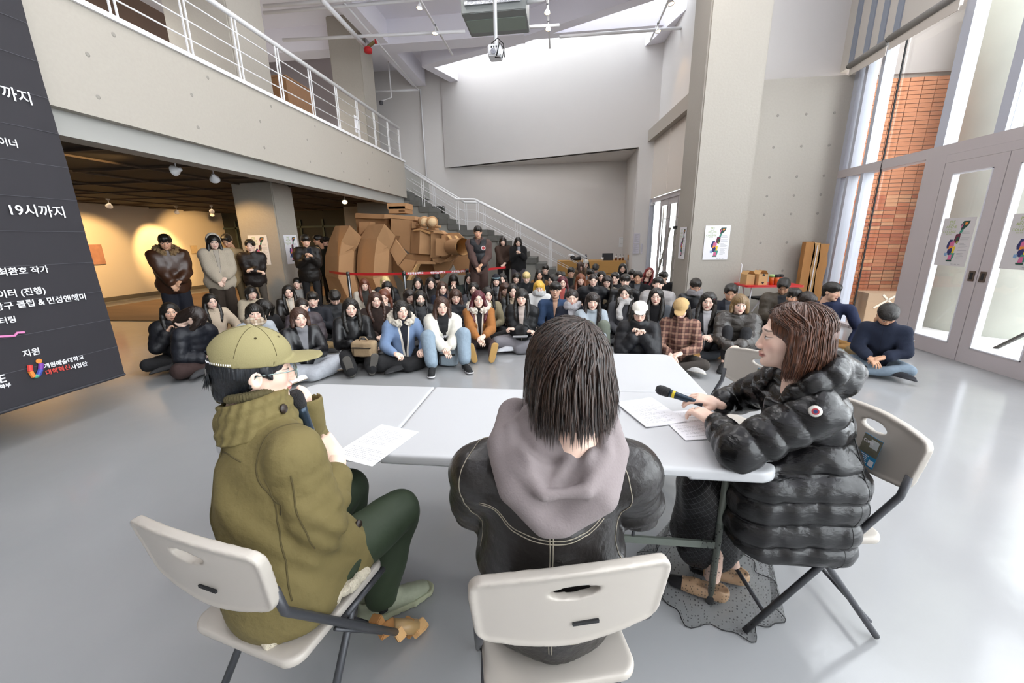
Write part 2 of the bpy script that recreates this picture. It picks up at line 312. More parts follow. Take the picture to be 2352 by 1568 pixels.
# outdoors
struct('ground', B((4.96, -12, -.12), (30, 30, -.02)), mat('pavement', 'E2E2E2', .8, var=.05, bscale=6), 'bright paving outside the glass doors')
struct('ground_rear', B((-30, -30, -.12), (4.9, -6, -.02)), mat('pavement', 'B9B9B9'), 'paving behind the hall')
struct('column_6', MB().lathe([(1.05, -.02), (1.05, 6.6)], (7.28, 7.45, 0), 48), mat('round_concrete', 'C6C8BE', .85, var=.1, bscale=3, bump=.2), 'fat round concrete column outside the doors', smooth=False)
for pl_ in bpy.data.objects['column_6'].data.polygons: pl_.use_smooth = len(pl_.vertices) == 4
struct('wall_soffit_outside', B((4.98, 8.3, 4.14), (9, 8.5, 7.5)), mat('soffit_grey', 'A79E99', .8), 'smooth wall over the brickwork outside')
# brick wall outside: bricks are parts
bw = struct('wall_brick', B((4.98, 8.36, -.02), (7.6, 8.5, 4.14)), mat('mortar', 'A79C92', .9), 'stack bonded orange brick wall outside the windows')
bms = [mat('brick_%s' % n, c, .8, bump=.2, bscale=60) for n, c in (('a', 'C98660'), ('b', 'BE7450'), ('c', 'D29A72'), ('d', 'B4694A'))]
bme = []
for bmt in bms:
    o = B((-.0975, -.03, -.029), (.0975, .0, .029)).build('brick', bmt); bme.append(o.data); bpy.data.objects.remove(o)
cnt = 0; rest = MB()
cand = [(x, z) for z in np.arange(.035, 4.1, .067) for x in np.arange(5.12, 7.6, .206)]
cand.sort(key=lambda c: (abs(c[0]-6.0) > .9, c[1]))
for x, z in cand:
    x += rng.normal(0, .001); yy = 8.365+rng.uniform(-.003, .003)
    if cnt < 298 and abs(x-6.0) <= .9:
        o = bpy.data.objects.new('brick', bme[rng.integers(4)]); COL.objects.link(o); o.parent = bw; o.location = (x, yy, z); cnt += 1
    else:
        rest.m = int(rng.integers(4)); rest.box((x-.0975, yy-.03, z-.029), (x+.0975, yy, z+.029))
tag(rest.build('brick_rest', bms, bw, fix=False), kind='stuff')
# ================================================================ SDF modelling (numpy surface nets)
def norm(v): return np.sqrt(np.einsum('ij,ij->i', v, v))
def rc(a, b, r1, r2=None, flat=None):
    a = np.array(a, np.float32); b = np.array(b, np.float32); r2 = r1 if r2 is None else r2; ba = b-a; L2 = max(float(ba@ba), 1e-9)
    def f(P):
        t = np.clip((P-a)@ba/L2, 0, 1); q = P-a-t[:, None]*ba
        if flat is not None: q = q*np.array(flat, np.float32)
        return norm(q)-(r1+(r2-r1)*t)
    return f
def el(c, r, R=None):
    c = np.array(c, np.float32); r = np.array(r, np.float32); R = None if R is None else np.array(R, np.float32)
    def f(P):
        q = P-c
        if R is not None: q = q@R
        k0 = norm(q/r); k1 = norm(q/(r*r)); return k0*(k0-1)/np.maximum(k1, 1e-6)
    return f
def bx(c, h, r=.01, R=None):
    c = np.array(c, np.float32); h = np.array(h, np.float32)-r; R = None if R is None else np.array(R, np.float32)
    def f(P):
        q = P-c
        if R is not None: q = q@R
        q = np.abs(q)-h; return norm(np.maximum(q, 0))+np.minimum(q.max(1), 0)-r
    return f
def pl(pts, rs, quilt=None):
    """chain of round cones; quilt=(pitch, amp) puffs it along its length"""
    pts = [np.array(p, np.float32) for p in pts]; rs = list(rs) if hasattr(rs, '__len__') else [rs]*len(pts)
    def f(P):
        best = None; s0 = 0.
        for i in range(len(pts)-1):
            a, b = pts[i], pts[i+1]; ba = b-a; L = max(float(np.sqrt(ba@ba)), 1e-5); t = np.clip((P-a)@ba/(L*L), 0, 1)
            r = rs[i]+(rs[i+1]-rs[i])*t
            if quilt: r = r+quilt[1]*(np.sqrt(np.abs(np.sin(np.pi*(s0+t*L)/quilt[0])))-.75)
            d = norm(P-a-t[:, None]*ba)-r; best = d if best is None else np.minimum(best, d); s0 += L
        return best
    return f
def smin(a, b, k):
    if k <= 0: return np.minimum(a, b)
    h = np.maximum(k-np.abs(a-b), 0)/k; return np.minimum(a, b)-h*h*k*.25
def U(parts, k=.02):
    def f(P):
        d = None
        for p in parts:
            kk = k
            if isinstance(p, tuple): p, kk = p
            e = p(P); d = e if d is None else smin(d, e, kk)
        return d
    return f
def SUB(a, b, k=.01): return lambda P: -smin(-a(P), b(P), k)
def INT(a, b): return lambda P: np.maximum(a(P), b(P))
def DISP(f, g): return lambda P: f(P)+g(P)
def wr(amp, fx, fy, fz, w=1.3, ph=0.):
    """soft cloth folds"""
    def g(P):
        x, y, z = P[:, 0], P[:, 1], P[:, 2]
        u = np.sin(fx*x+w*np.sin(fy*y*.7+1.7+ph)+ph)+np.sin(fz*z+w*np.sin(fx*x*.8+ph*2)+w*np.cos(fy*y+.5)); return amp*u*.5
    return g
_C = [(0, 0, 0), (1, 0, 0), (0, 1, 0), (1, 1, 0), (0, 0, 1), (1, 0, 1), (0, 1, 1), (1, 1, 1)]
_E = [(0, 1), (2, 3), (4, 5), (6, 7), (0, 2), (1, 3), (4, 6), (5, 7), (0, 4), (1, 5), (2, 6), (3, 7)]
def nets(f, lo, hi, h):
    """surface nets of f<0 in the box; returns verts, quads"""
    lo = np.array(lo, np.float64); n = np.maximum(np.ceil((np.array(hi)-lo)/h/4).astype(int), 1)*4; c = n//4
    H4 = h*4; ax = [lo[i]+(np.arange(c[i])+.5)*H4 for i in range(3)]
    G = np.stack(np.meshgrid(*ax, indexing='ij'), -1).reshape(-1, 3).astype(np.float32)
    dc = f(G).reshape(c); act = np.abs(dc) < H4*1.5+.012
    D = np.repeat(np.repeat(np.repeat(dc, 4, 0), 4, 1), 4, 2).astype(np.float32)
    M = np.repeat(np.repeat(np.repeat(act, 4, 0), 4, 1), 4, 2)
    I = np.argwhere(M)
    if not len(I): return np.zeros((0, 3)), np.zeros((0, 4), int)
    P = (lo+(I+.5)*h).astype(np.float32); out = np.empty(len(P), np.float32)
    for s in range(0, len(P), 400000): out[s:s+400000] = f(P[s:s+400000])
    D[I[:, 0], I[:, 1], I[:, 2]] = out
    D[0] = D[-1] = 1; D[:, 0] = D[:, -1] = 1; D[:, :, 0] = D[:, :, -1] = 1
    ins = D < 0; S = np.zeros(np.array(D.shape)-1, np.int8)
    for a in _C: S += ins[a[0]:D.shape[0]-1+a[0], a[1]:D.shape[1]-1+a[1], a[2]:D.shape[2]-1+a[2]]
    A = np.argwhere((S > 0) & (S < 8)); idx = np.full(S.shape, -1, np.int32); idx[A[:, 0], A[:, 1], A[:, 2]] = np.arange(len(A))
    V = np.stack([D[A[:, 0]+a[0], A[:, 1]+a[1], A[:, 2]+a[2]] for a in _C], 1).astype(np.float64)
    acc = np.zeros((len(A), 3)); num = np.zeros(len(A)); CC = np.array(_C, float)
    for i, j in _E:
        m = (V[:, i] < 0) != (V[:, j] < 0); den = V[:, i]-V[:, j]; den[~m] = 1; t = np.clip(V[:, i]/den, 0, 1)
        acc += np.where(m[:, None], CC[i]+(CC[j]-CC[i])*t[:, None], 0); num += m
    vert = lo+(A+.5+acc/np.maximum(num, 1)[:, None])*h; Q = []
    for ax_ in range(3):
        b, c_ = [(1, 2), (2, 0), (0, 1)][ax_]; sl0 = [slice(None)]*3; sl1 = [slice(None)]*3; sl0[ax_] = slice(0, -1); sl1[ax_] = slice(1, None)
        i0 = ins[tuple(sl0)]; i1 = ins[tuple(sl1)]; X = np.argwhere(i0 != i1); X = X[(X[:, b] > 0) & (X[:, c_] > 0)]
        X = X[(X[:, b] < D.shape[b]-1) & (X[:, c_] < D.shape[c_]-1)]
        fl = i0[X[:, 0], X[:, 1], X[:, 2]]; eb = np.zeros(3, int); eb[b] = 1; ec = np.zeros(3, int); ec[c_] = 1
        g = lambda Y: idx[Y[:, 0], Y[:, 1], Y[:, 2]]
        q = np.stack([g(X-eb-ec), g(X-ec), g(X), g(X-eb)], 1); q[~fl] = q[~fl][:, ::-1]; Q.append(q)
    Q = np.concatenate(Q); Q = Q[(Q >= 0).all(1)]
    return vert, Q
def smooth_verts(v, q, it=1, lam=.5):
    for _ in range(it):
        acc = np.zeros_like(v); n = np.zeros(len(v))
        for i in range(4):
            for j in ((i+1) % 4, (i-1) % 4): np.add.at(acc, q[:, i], v[q[:, j]]); np.add.at(n, q[:, i], 1)
        v = v+(acc/np.maximum(n, 1)[:, None]-v)*lam
    return v
def qmesh(name, v, q, mats, parent=None, M=None, mi=None, attr=None, uv=None):
    me = bpy.data.meshes.new(name); me.vertices.add(len(v)); me.vertices.foreach_set('co', np.ascontiguousarray(v, np.float32).ravel())
    me.loops.add(len(q)*4); me.loops.foreach_set('vertex_index', np.ascontiguousarray(q, np.int32).ravel())
    me.polygons.add(len(q)); me.polygons.foreach_set('loop_start', np.arange(0, len(q)*4, 4, dtype=np.int32))
    me.polygons.foreach_set('use_smooth', np.ones(len(q), bool))
    for m in (mats if isinstance(mats, (list, tuple)) else [mats]): me.materials.append(m)
    if mi is not None: me.polygons.foreach_set('material_index', np.ascontiguousarray(mi, np.int32))
    if attr is not None: a = me.attributes.new('fc', 'FLOAT_VECTOR', 'POINT'); a.data.foreach_set('vector', np.ascontiguousarray(attr, np.float32).ravel())
    me.update(calc_edges=True)
    o = bpy.data.objects.new(name, me); COL.objects.link(o)
    if parent is not None: o.parent = parent
    if M is not None: o.matrix_local = M
    return o
def sdf(name, f, lo, hi, h, mats, parent=None, M=None, mfn=None, sm=0):
    v, q = nets(f, lo, hi, h)
    if sm: v = smooth_verts(v, q, sm)
    mi = mfn(v[q].mean(1)) if mfn is not None and len(q) else None
    return qmesh(name, v, q, mats, parent, M, mi)
# ================================================================ FURNITURE
plastic = mat('white_granite_plastic', 'BFC0C2', .38, spec=.5)
plastic_e = mat('cream_chair_plastic', 'B4ADA4', .36)
tube_g = mat('charcoal_tube', '45464A', .4, metal=.35)
leg_g = mat('sage_grey_leg', '6F756D', .4, metal=.3)
def rrect(x0, y0, x1, y1, r, z, n=6):
    P = []
    for cx, cy, a0 in ((x1-r, y1-r, 0), (x0+r, y1-r, 90), (x0+r, y0+r, 180), (x1-r, y0+r, 270)):
        for k in range(n+1): a = math.radians(a0+90*k/n); P.append((cx+r*math.cos(a), cy+r*math.sin(a), z))
    return P
def folding_table(cx, cy, L, W, rz, label):
    """long side along local x"""
    t = empty('folding_table', (cx, cy, 0), rz, label, 'table'); z1 = .735; r = .075
    for s in (-1, 1):
        def f(P, s=s):
            q = np.abs(P[:, :2]-0)-np.array([L/2-r, W/2-r], np.float32); d2 = np.sqrt((np.maximum(q, 0)**2).sum(1))+np.minimum(q.max(1), 0)-r
            dz = np.abs(P[:, 2]-(z1-.024))-.024; e = np.stack([d2+.012, dz+.012], 1)
            d = np.sqrt((np.maximum(e, 0)**2).sum(1))+np.minimum(e.max(1), 0)-.012
            inner = np.maximum(d2+.03, P[:, 2]-(z1-.03)); d = np.maximum(d, -inner)
            notch = np.maximum(np.abs(P[:, 1])-.055, P[:, 2]-(z1-.034)); d = np.maximum(d, -notch)
            return np.maximum(d, -s*P[:, 0]+.0015)
        lo = (0-.02, -W/2-.02, z1-.06) if s > 0 else (-L/2-.02, -W/2-.02, z1-.06); hi = (L/2+.02, W/2+.02, z1+.02) if s > 0 else (.02, W/2+.02, z1+.02)
        sdf('tabletop_half', f, lo, hi, .0085, plastic, t)
    for s in (-1, 1):
        x = s*(L/2-.14)
        for u in (-1, 1):
            lg = MB().tube([(x, u*(W/2-.13), .69), (x, u*(W/2-.13), .02)], .0135, 12).build('leg', leg_g, t, True)
            MB().lathe([(.017, 0), (.017, .035), (.014, .04)], (x, u*(W/2-.13), 0), 12).build('foot_cap', black_ink, lg, True)
        MB().bar((x, -(W/2-.13), .30), (x, W/2-.13, .30), .012, .032).build('crossbar', leg_g, t)
        MB().tube([(x, 0.1, .31), (x-s*.05, 0.08, .36), (x-s*.36, .02, .69)], .007, 8).build('brace', tube_g, t, True)
    return t
tb1 = folding_table(-.715, 1.728, 1.53, .755, 0, 'long white folding table with a centre seam, running left of the centre man')
tb2 = folding_table(.425, 2.11, 1.52, .755, math.pi/2, 'white folding table end-on at right, woman\'s elbow on its corner')
def chair_mesh():
    zt, zb = .875, .63
    def back(P):
        x, y, z = P[:, 0], P[:, 1], P[:, 2]
        w = .232-.018*np.clip((.80-z)/.2, 0, 1); yc = -.225+.42*x*x-.16*(z-.6)
        top = z-(zt-.35*x*x*1.1); bot = (zb+.35*x*x*-.2+.03*np.cos(x*9)*-1+.03)-z-.0
        d2 = np.maximum(np.maximum(np.abs(x)-w, top), bot)
        q = np.stack([np.abs(x)-w+.03, np.maximum(top, bot)+.03], 1); d2 = np.sqrt((np.maximum(q, 0)**2).sum(1))+np.minimum(q.max(1), 0)-.03
        dy = np.abs(y-yc)-.011-.006*np.clip(1-(-d2)/.02, 0, 1); e = np.stack([d2+.008, dy+.008], 1)
        d = np.sqrt((np.maximum(e, 0)**2).sum(1))+np.minimum(e.max(1), 0)-.008
        hole = np.sqrt((x/.058)**2+((z-.81)/.02)**2)-1; return np.maximum(d, -(hole*.02))
    bv = nets(back, (-.25, -.32, .58), (.25, -.10, .9), .0052)
    def seat(P):
        x, y, z = P[:, 0], P[:, 1], P[:, 2]
        q = np.stack([np.abs(x)-.205+.05, np.abs(y-.0)-.205+.05], 1); d2 = np.sqrt((np.maximum(q, 0)**2).sum(1))+np.minimum(q.max(1), 0)-.05
        zc = .437-.014*np.cos(np.clip(x/.2, -1, 1)*1.5)*np.cos(np.clip(y/.2, -1, 1)*1.5)-.02*np.clip((y-.14)/.08, 0, 1)**2
        dz = np.abs(z-zc)-.015; e = np.stack([d2+.01, dz+.01], 1); return np.sqrt((np.maximum(e, 0)**2).sum(1))+np.minimum(e.max(1), 0)-.01
    sv = nets(seat, (-.23, -.23, .38), (.23, .23, .47), .0065)
    return bv, sv
CB, CS = chair_mesh()
def folding_chair(x, y, facing, label, sticker=False):
    """facing in degrees to the right of +Y"""
    t = empty('folding_chair', (x, y, 0), -math.radians(facing), label, 'chair', 'folding chairs at the tables')
    b = qmesh('backrest', CB[0], CB[1], plastic_e, t); qmesh('seat', CS[0], CS[1], plastic_e, t)
    for s in (-1, 1):
        MB().tube([(s*.212, -.215, .72), (s*.212, -.20, .64), (s*.212, .03, .33), (s*.212, .27, .012)], .0125, 10).build('front_leg', tube_g, t, True)
        MB().tube([(s*.185, .1, .415), (s*.19, .03, .38), (s*.225, -.235, .012)], .0125, 10).build('rear_leg', tube_g, t, True)
        MB().tube([(s*.2, -.05, .405), (s*.205, .14, .17)], .007, 8).build('fold_link', tube_g, t, True)
        MB().tube([(s*.199, .0, .405), (s*.199, .19, .405)], .011, 8).build('seat_rail', tube_g, t, True)
    MB().tube([(-.222, -.2, .08), (.222, -.2, .08)], .009, 8).build('stretcher', tube_g, t, True)
    MB().tube([(-.212, .2, .1), (.212, .2, .1)], .009, 8).build('stretcher', tube_g, t, True)
    # embossed label on the rear of the back
    MB().box((.0, -.259, .705), (.062, -.2535, .713)).build('embossed_mark', black_ink, t)
    if sticker:
        u = Vector((.98, 0, .0)); M = frame((.0, -.2035, .665), (-1, .03, 0), (0, -.16, 1))
        p = B((0, 0, 0), (.085, .12, .0012)).build('sticker', mat('sticker_blue', '2F87B8', .5), b, None); p.matrix_local = M
        q = B((0, .045, .0012), (.085, .118, .0016)).build('picture', mat('sticker_picture', '6C6A5A', .5, var=.4, bscale=40), p)
        mb = MB(); mb.box((.038, .075, 0.0016), (.075, .108, .002)); mb.build('picture_panel', mat('pale_panel', 'C9CFCF', .5), p)
        mb = MB()
        for i in range(5): mb.box((.006, .010+i*.007, .0012), (.052-.006*(i % 2), .0125+i*.007, .0016))
        mb.box((.058, .006, .0012), (.08, .03, .0016)); mb.build('print_lines', paper, p)
        text('CHAIR', .016, paper, p, Matrix.Translation((.005, .088, .0018)), ext=.0002, bold=.0004)
    return t
ch1 = folding_chair(-.86, .98, 12, 'pale folding chair under the man in the olive jacket, cardboard scraps on its front leg')
ch2 = folding_chair(-.025, .97, -14.5, 'pale folding chair under the man in the black leather jacket')
ch3 = folding_chair(1.01, 1.59, -95, 'pale folding chair with a blue sticker under the woman in the black puffer coat', True)
ch4 = folding_chair(1.0, 2.32, -120, 'empty pale folding chair with a blue sticker at the far side of the woman', True)
# ---------------------------------------------------------------- papers on the tables
def sheet(name, cx, cy, z, w, h, rz, label, cat='paper', thick=.0008, lines=22, seed=0, group=None, curl=0., ov=None):
    t = empty(name, (cx, cy, z), rz, label, cat, group); r2 = random.Random(seed); n = 10; V = []; F = []
    Z = lambda x, y: curl*(max(0, x/w)**2*2+max(0, -x/w)**2)
    for k in (0, 1):
        for j in range(n+1):
            for i in range(n+1): x = (i/n-.5)*w; y = (j/n-.5)*h; V.append((x, y, Z(x, y)+k*thick))
    m = (n+1)**2
    for j in range(n):
        for i in range(n):
            a = j*(n+1)+i; F += [(a, a+1, a+n+2, a+n+1)[::-1], (a+m, a+1+m, a+n+2+m, a+n+1+m)]
    for i in range(n):
        F += [(i, i+1, i+1+m, i+m), (n*(n+1)+i, n*(n+1)+i+1, n*(n+1)+i+1+m, n*(n+1)+i+m), (i*(n+1), (i+1)*(n+1), (i+1)*(n+1)+m, i*(n+1)+m), (i*(n+1)+n, (i+1)*(n+1)+n, (i+1)*(n+1)+n+m, i*(n+1)+n+m)]
    mb = MB(); mb.add(V, F); mb.build('page', paper, t)
    mb = MB(); y = h*.44
    for i in range(lines):
        y -= h*.84/lines
        if r2.random() < .18: continue
        x0 = -w*.4+r2.choice([0, 0, .01, .02]); L = w*r2.uniform(.35, .8); k = x0
        while k < x0+L:
            d = r2.uniform(.006, .016); xm = k+d/2; mb.box((k, y, Z(xm, y)+thick+.0002), (k+d, y+h*.0042, Z(xm, y)+thick+.0005)); k += d+.003
    tag(mb.build('text_lines', ink, t), kind='stuff')
    return t
sheet('printed_sheet', -.755, 1.43, .7365, .21, .297, math.radians(-16), 'printed sheet hanging over the table edge beside the olive-jacket man', seed=1)
sheet('printed_sheet', -.135, 1.80, .7365, .21, .297, math.radians(8), 'printed sheets mostly hidden behind the centre man\'s head', seed=2, curl=.006)
sheet('printed_booklet', .435, 1.835, .738, .205, .29, math.radians(20), 'open printed booklet left page under the woman\'s microphone', 'booklet', seed=3, curl=.012, thick=.004)
sheet('printed_booklet', .595, 1.72, .737, .20, .28, math.radians(12), 'open printed booklet right page under the woman\'s hands', 'booklet', seed=4, curl=.004, thick=.002)
# ================================================================ STAIRS, RAILINGS
def railing(name, path, posts, label, bars=3, top=.9, drop=(.25, .47, .69), r=.032, wide=.03):
    """path = foot points; bars follow it"""
    t = empty(name, tuple(path[0]), 0, label, 'railing'); o = Vector(path[0]); P = [Vector(p)-o for p in path]
    MB().tube([p+Vector((0, 0, top)) for p in P], r, 14).build('handrail', white_metal, t, True)
    for d in drop: MB().tube([p+Vector((0, 0, top-d)) for p in P], .009, 6).build('rail_bar', white_metal, t, True)
    for q, dv in posts:
        q = Vector(q)-o; dv = Vector(dv).normalized(); mb = MB()
        for s in (-1, 1): mb.box((-.008+q.x+dv.x*s*wide, -.008-.0+q.y+dv.y*s*wide, q.z-.02), (.008+q.x+dv.x*s*wide, .008+q.y+dv.y*s*wide, q.z+top-.01))
        mb.box((q.x-abs(dv.x)*wide-.014, q.y-abs(dv.y)*wide-.014, q.z-.02), (q.x+abs(dv.x)*wide+.014, q.y+abs(dv.y)*wide+.014, q.z-.012)); mb.build('post', white_metal, t)
    return t
ys = [3.4, 4.27, 5.15, 5.98, 6.85, 7.72, 8.6, 9.45, 10.3, 11.1, 11.85]
railing('balcony_railing', [(BX-.08, -2, 3.8), (BX-.08, 11.88, 3.8)], [((BX-.08, y, 3.8), (0, 1, 0)) for y in ys], 'white railing of posts and thin bars along the balcony edge', top=.84, drop=(.2, .42, .63), r=.036, wide=.032)
# stairs: from the balcony end down to the right
SY0, SY1 = 12.0, 13.2
stone = mat('dark_stair_stone', '5E5E5A', .6, var=.15, bscale=20); stair_side = mat('stair_side_grey', '8B8A84', .7, var=.04)
st = empty('staircase', (0, SY0, 0), 0, 'straight staircase with dark stone steps rising left to the balcony', 'stairs')
NL = 11; RZ = 1.84/NL; RX = .287; XB = .72
side = [(XB, 0)]
tops = []
for k in range(NL):
    z = RZ*(k+1); x1 = XB-RX*k; x0 = x1-RX-(.62 if k == NL-1 else 0); tops.append((x0, x1, z)); side += [(x1, z-.12), (x0, z-.12)]
X2 = tops[-1][0]
NU = 11
for k in range(NU):
    z = 1.84+RZ*1.04*(k+1); x1 = X2-RX*.98*k; x0 = x1-RX*.98; tops.append((x0, x1, z)); side += [(x1, z-.12), (x0, z-.12)]
side += [(side[-1][0], 0)]
MB().prism([(x, 0.04, z) for x, z in side], (0, SY1-SY0-.08, 0)).build('stringer', stair_side, st)
for x0, x1, z in tops:
    MB().box((x0, -.02, z-RZ*.98), (x1+.015, SY1-SY0+.02, z)).build('step', stone, st, bevel=.004)
path_lo = [(XB+.05, 0, 0.12), (X2+.55, 0, 1.84), (X2, 0, 1.86), (X2-RX*NU*.98, 0, 3.78)]
def pz(x):
    if x > X2+.55: return (XB+.05-x)/(XB+.05-X2-.55)*1.72+.12
    if x > X2: return 1.85
    return 1.86+(X2-x)/(RX*NU*.98)*1.92
for yy, lab in ((SY0+.06, 'near white handrail of the staircase with thin bars'), (SY1-.06, 'far white handrail of the staircase with thin bars')):
    P = [(p[0]-(.25 if yy < 12.5 and i == 3 else 0)*0, yy, p[2]) for i, p in enumerate(path_lo)]
    if yy > 12.5: P[0] = (P[0][0]+.0, yy, P[0][2])
    xs = [XB-.02, -.3, -1.3, X2+.62, X2+.02, X2-1.0, X2-2.05, X2-3.0]
    sr = railing('stair_railing', P, [((x, yy, pz(x)), (1, 0, 0)) for x in xs], lab, top=.86, drop=(.3, .58), r=.034)
    sr.parent = st; sr.location = Vector(sr.location)-Vector(st.location); del sr['category']
# ================================================================ BARRIER
red = mat('red_belt', 'B3151C', .6); chrome = mat('dark_chrome_post', '6B6C6E', .2, metal=.85)
bp_ = [(-4.45, 8.0), (-3.2, 7.95), (-2.02, 8.6)]
for i, (x, y) in enumerate(bp_):
    t = empty('barrier_post', (x, y, 0), 0, ['left barrier post in front of the cardboard machine\'s first claw', 'middle barrier post of the red belt', 'right barrier post beside the man in the black vest'][i], 'barrier post', 'posts of the red belt barrier')
    MB().lathe([(.16, 0), (.16, .012), (.05, .03), (.034, .04), (.034, .93), (.03, .95), (0, .952)], n=20).build('post', chrome, t, True)
    MB().lathe([(.038, .87), (.038, .94)], n=16).build('belt_head', dark_steel, t, True)
def belt(p, q, sag, label, marks=()):
    t = empty('barrier_belt', (p[0], p[1], .905), 0, label, 'barrier belt'); p = Vector((p[0], p[1], .905)); q = Vector((q[0], q[1], .905 if len(q) < 3 else q[2])); V = []; n = 12
    for i in range(n+1):
        c = p.lerp(q, i/n)-p; c.z -= sag*4*(i/n)*(1-i/n)
        for dz in (-.026, .026): V.append((c.x, c.y, c.z+dz))
    mb = MB(); mb.add(V+[(a, b+.003, c) for a, b, c in V], [(2*i, 2*i+2, 2*i+3, 2*i+1) for i in range(n)]+[(2*i+2*n+2, 2*i+3+2*n, 2*i+5+2*n, 2*i+4+2*n)[::1] for i in range(n)])
    b = mb.build('belt', red, t)
    d = (q-p).normalized()
    for u in marks:
        c = p.lerp(q, u)-p; c.z -= sag*4*u*(1-u); text('계원예술대학교', .052, paper, t, frame((c.x-.0, c.y-.004, c.z-.018), d, (0, 0, 1)), bold=.001)
belt((-5.3, 8.7), bp_[0], .01, 'red barrier belt left of the first post'); belt(bp_[0], bp_[1], .012, 'red barrier belt between left and middle posts')
belt(bp_[1], bp_[2], .01, 'red barrier belt with white lettering between middle and right posts', (.05, .4, .74)); belt(bp_[2], (-1.3, 9.6), .01, 'short red barrier belt right of the last post')
# ================================================================ RECEPTION DESK
desk_m = mat('plywood_desk', 'C0914F', .55, var=.08, bscale=3, stretch=(1, 1, 6))
DYK = 13.35
a0 = aty(1298, 597, DYK)[0]-.25; a1 = aty(1446, 597, DYK)[0]-.12; DZ = .83
t = empty('reception_desk', (0, DYK, 0), 0, 'plywood reception desk in the recess behind the crowd', 'desk')
MB().box((a0, 0, .42), (a1, .7, DZ)).build('upper_panel', desk_m, t, bevel=.004); MB().box((a0, .012, 0), (a1, .7, .41)).build('lower_panel', desk_m, t, bevel=.004)
text('07', .14, mat('desk_ink', '7F5E2E', .7), t, frame((aty(1368, 600, DYK)[0], -.003, .6), (1, 0, 0), (0, 0, 1)))
def cupthing(name, px, label, prof, m, cat='cup', y=DYK+.12, lid=None, straw=False):
    x = aty(px, 590, y)[0]; t = empty(name, (x, y, DZ), 0, label, cat)
    MB().lathe(prof, n=16).build('body', m, t, True)
    if lid is not None: MB().lathe(lid[0], n=16).build('lid', lid[1], t, True)
    if straw: MB().tube([(0, 0, .05), (.02, 0, .2)], .004, 6).build('straw', black_ink, t)
cofm = mat('iced_coffee', '7A4A2C', .2); clr = glass_mat('clear_cup'); cupw = mat('cup_white', 'E8E6E2', .5)
cupthing('coffee_cup', 1415, 'clear iced coffee cup nearest the laptop on the reception desk', [(.035, 0), (.042, .1)], cofm, lid=([(.044, .1), (.044, .11), (.02, .125)], cupw), straw=True)
cupthing('coffee_cup', 1424, 'second iced coffee cup from the laptop on the reception desk', [(.035, 0), (.042, .09)], cofm, lid=([(.044, .09), (.02, .11)], cupw), straw=True)
cupthing('coffee_cup', 1431, 'third iced coffee cup from the laptop on the reception desk', [(.035, 0), (.042, .1)], cofm, lid=([(.044, .1), (.02, .12)], cupw), straw=True)
cupthing('paper_cup', 1384, 'white paper cup left of the laptop on the reception desk', [(.03, 0), (.04, .1), (.0, .1)], cupw)
cupthing('water_bottle', 1346, 'dark blue tumbler on the left of the reception desk', [(.035, 0), (.035, .15), (.02, .17), (.02, .2)], mat('navy', '1E2640', .4), 'tumbler')
cupthing('paper_box', 1445, 'brown carton standing at the right end of the reception desk', [(.05, 0), (.05, .17), (.0, .17)], cardb, 'box')
x = aty(1396, 590, DYK+.05)[0]
t = empty('laptop', (x, DYK+.12, DZ), 0, 'dark laptop open in front of the receptionist', 'laptop')
MB().box((-.17, 0, 0), (.17, .24, .015)).build('base', mat('laptop_grey', '3C3D42', .4), t); MB().bar((0, -.03, .23), (0, 0, .012), .34, .008, (0, 1, .1)).build('screen', MATS['laptop_grey'], t)
sdf('black_bag', U([el((0, 0, .05), (.16, .08, .06)), el((.12, 0, .07), (.09, .07, .07)), el((-.1, .02, .1), (.08, .06, .07))], .03), (-.3, -.12, -.01), (.3, .12, .2), .012, mat('black_fabric', '1D1D20', .7, bump=.2), None, Matrix.Translation((aty(1322, 590, DYK+.2)[0], DYK+.2, DZ)))
tag(bpy.data.objects['black_bag'], 'black bag lying on the left end of the reception desk', 'bag')
sdf('white_plastic_bag', DISP(el((0, 0, .09), (.12, .08, .1)), wr(.012, 40, 50, 45)), (-.16, -.12, -.03), (.16, .12, .23), .012, mat('plastic_bag', 'DCDDE0', .35, bump=.3), None, Matrix.Translation((aty(1312, 590, DYK+.45)[0], DYK+.45, DZ+.03)))
tag(bpy.data.objects['white_plastic_bag'], 'crumpled white plastic bag behind the railing on the reception desk', 'bag')
def sheet_on_wall(name, px0, py0, px1, py1, Y, label, cat='notice', lines=10, m=paper):
    p = aty(px0, py1, Y); q = aty(px1, py0, Y); t = empty(name, (p[0], Y, p[2]), 0, label, cat); w, h = q[0]-p[0], q[2]-p[2]
    B((0, -.004, 0), (w, 0, h)).build('page', m, t); mb = MB()
    for i in range(lines): mb.box((w*.12, -.005, h*(.9-.8*i/lines)), (w*(.85-.2*(i % 3)), -.004, h*(.9-.8*i/lines)+h*.02))
    tag(mb.build('text_lines', ink, t), kind='stuff'); return t
wm = mat('notice_mauve', 'CFCBD6', .7)
def on_pier(px0, py0, px1, py1, label):
    t = (DX0[1]-0)/1; y = (wall_line(1.03)[1]-.02); return sheet_on_wall('wall_notice', px0, py0, px1, py1, y, label, m=wm)
on_pier(1455, 536, 1470, 559, 'small mauve notice on the white pier, topmost of three'); on_pier(1453, 560, 1469, 582, 'small mauve notice on the white pier below the top one'); on_pier(1471, 559, 1486, 582, 'small mauve notice on the white pier, right of the pair')
sheet_on_wall('acrylic_sign_holder', 1421, 545, 1441, 567, 14.83, 'clear acrylic holder on the recess wall above the desk', 'sign holder', 3, mat('acrylic', 'E4E6E8', .1))
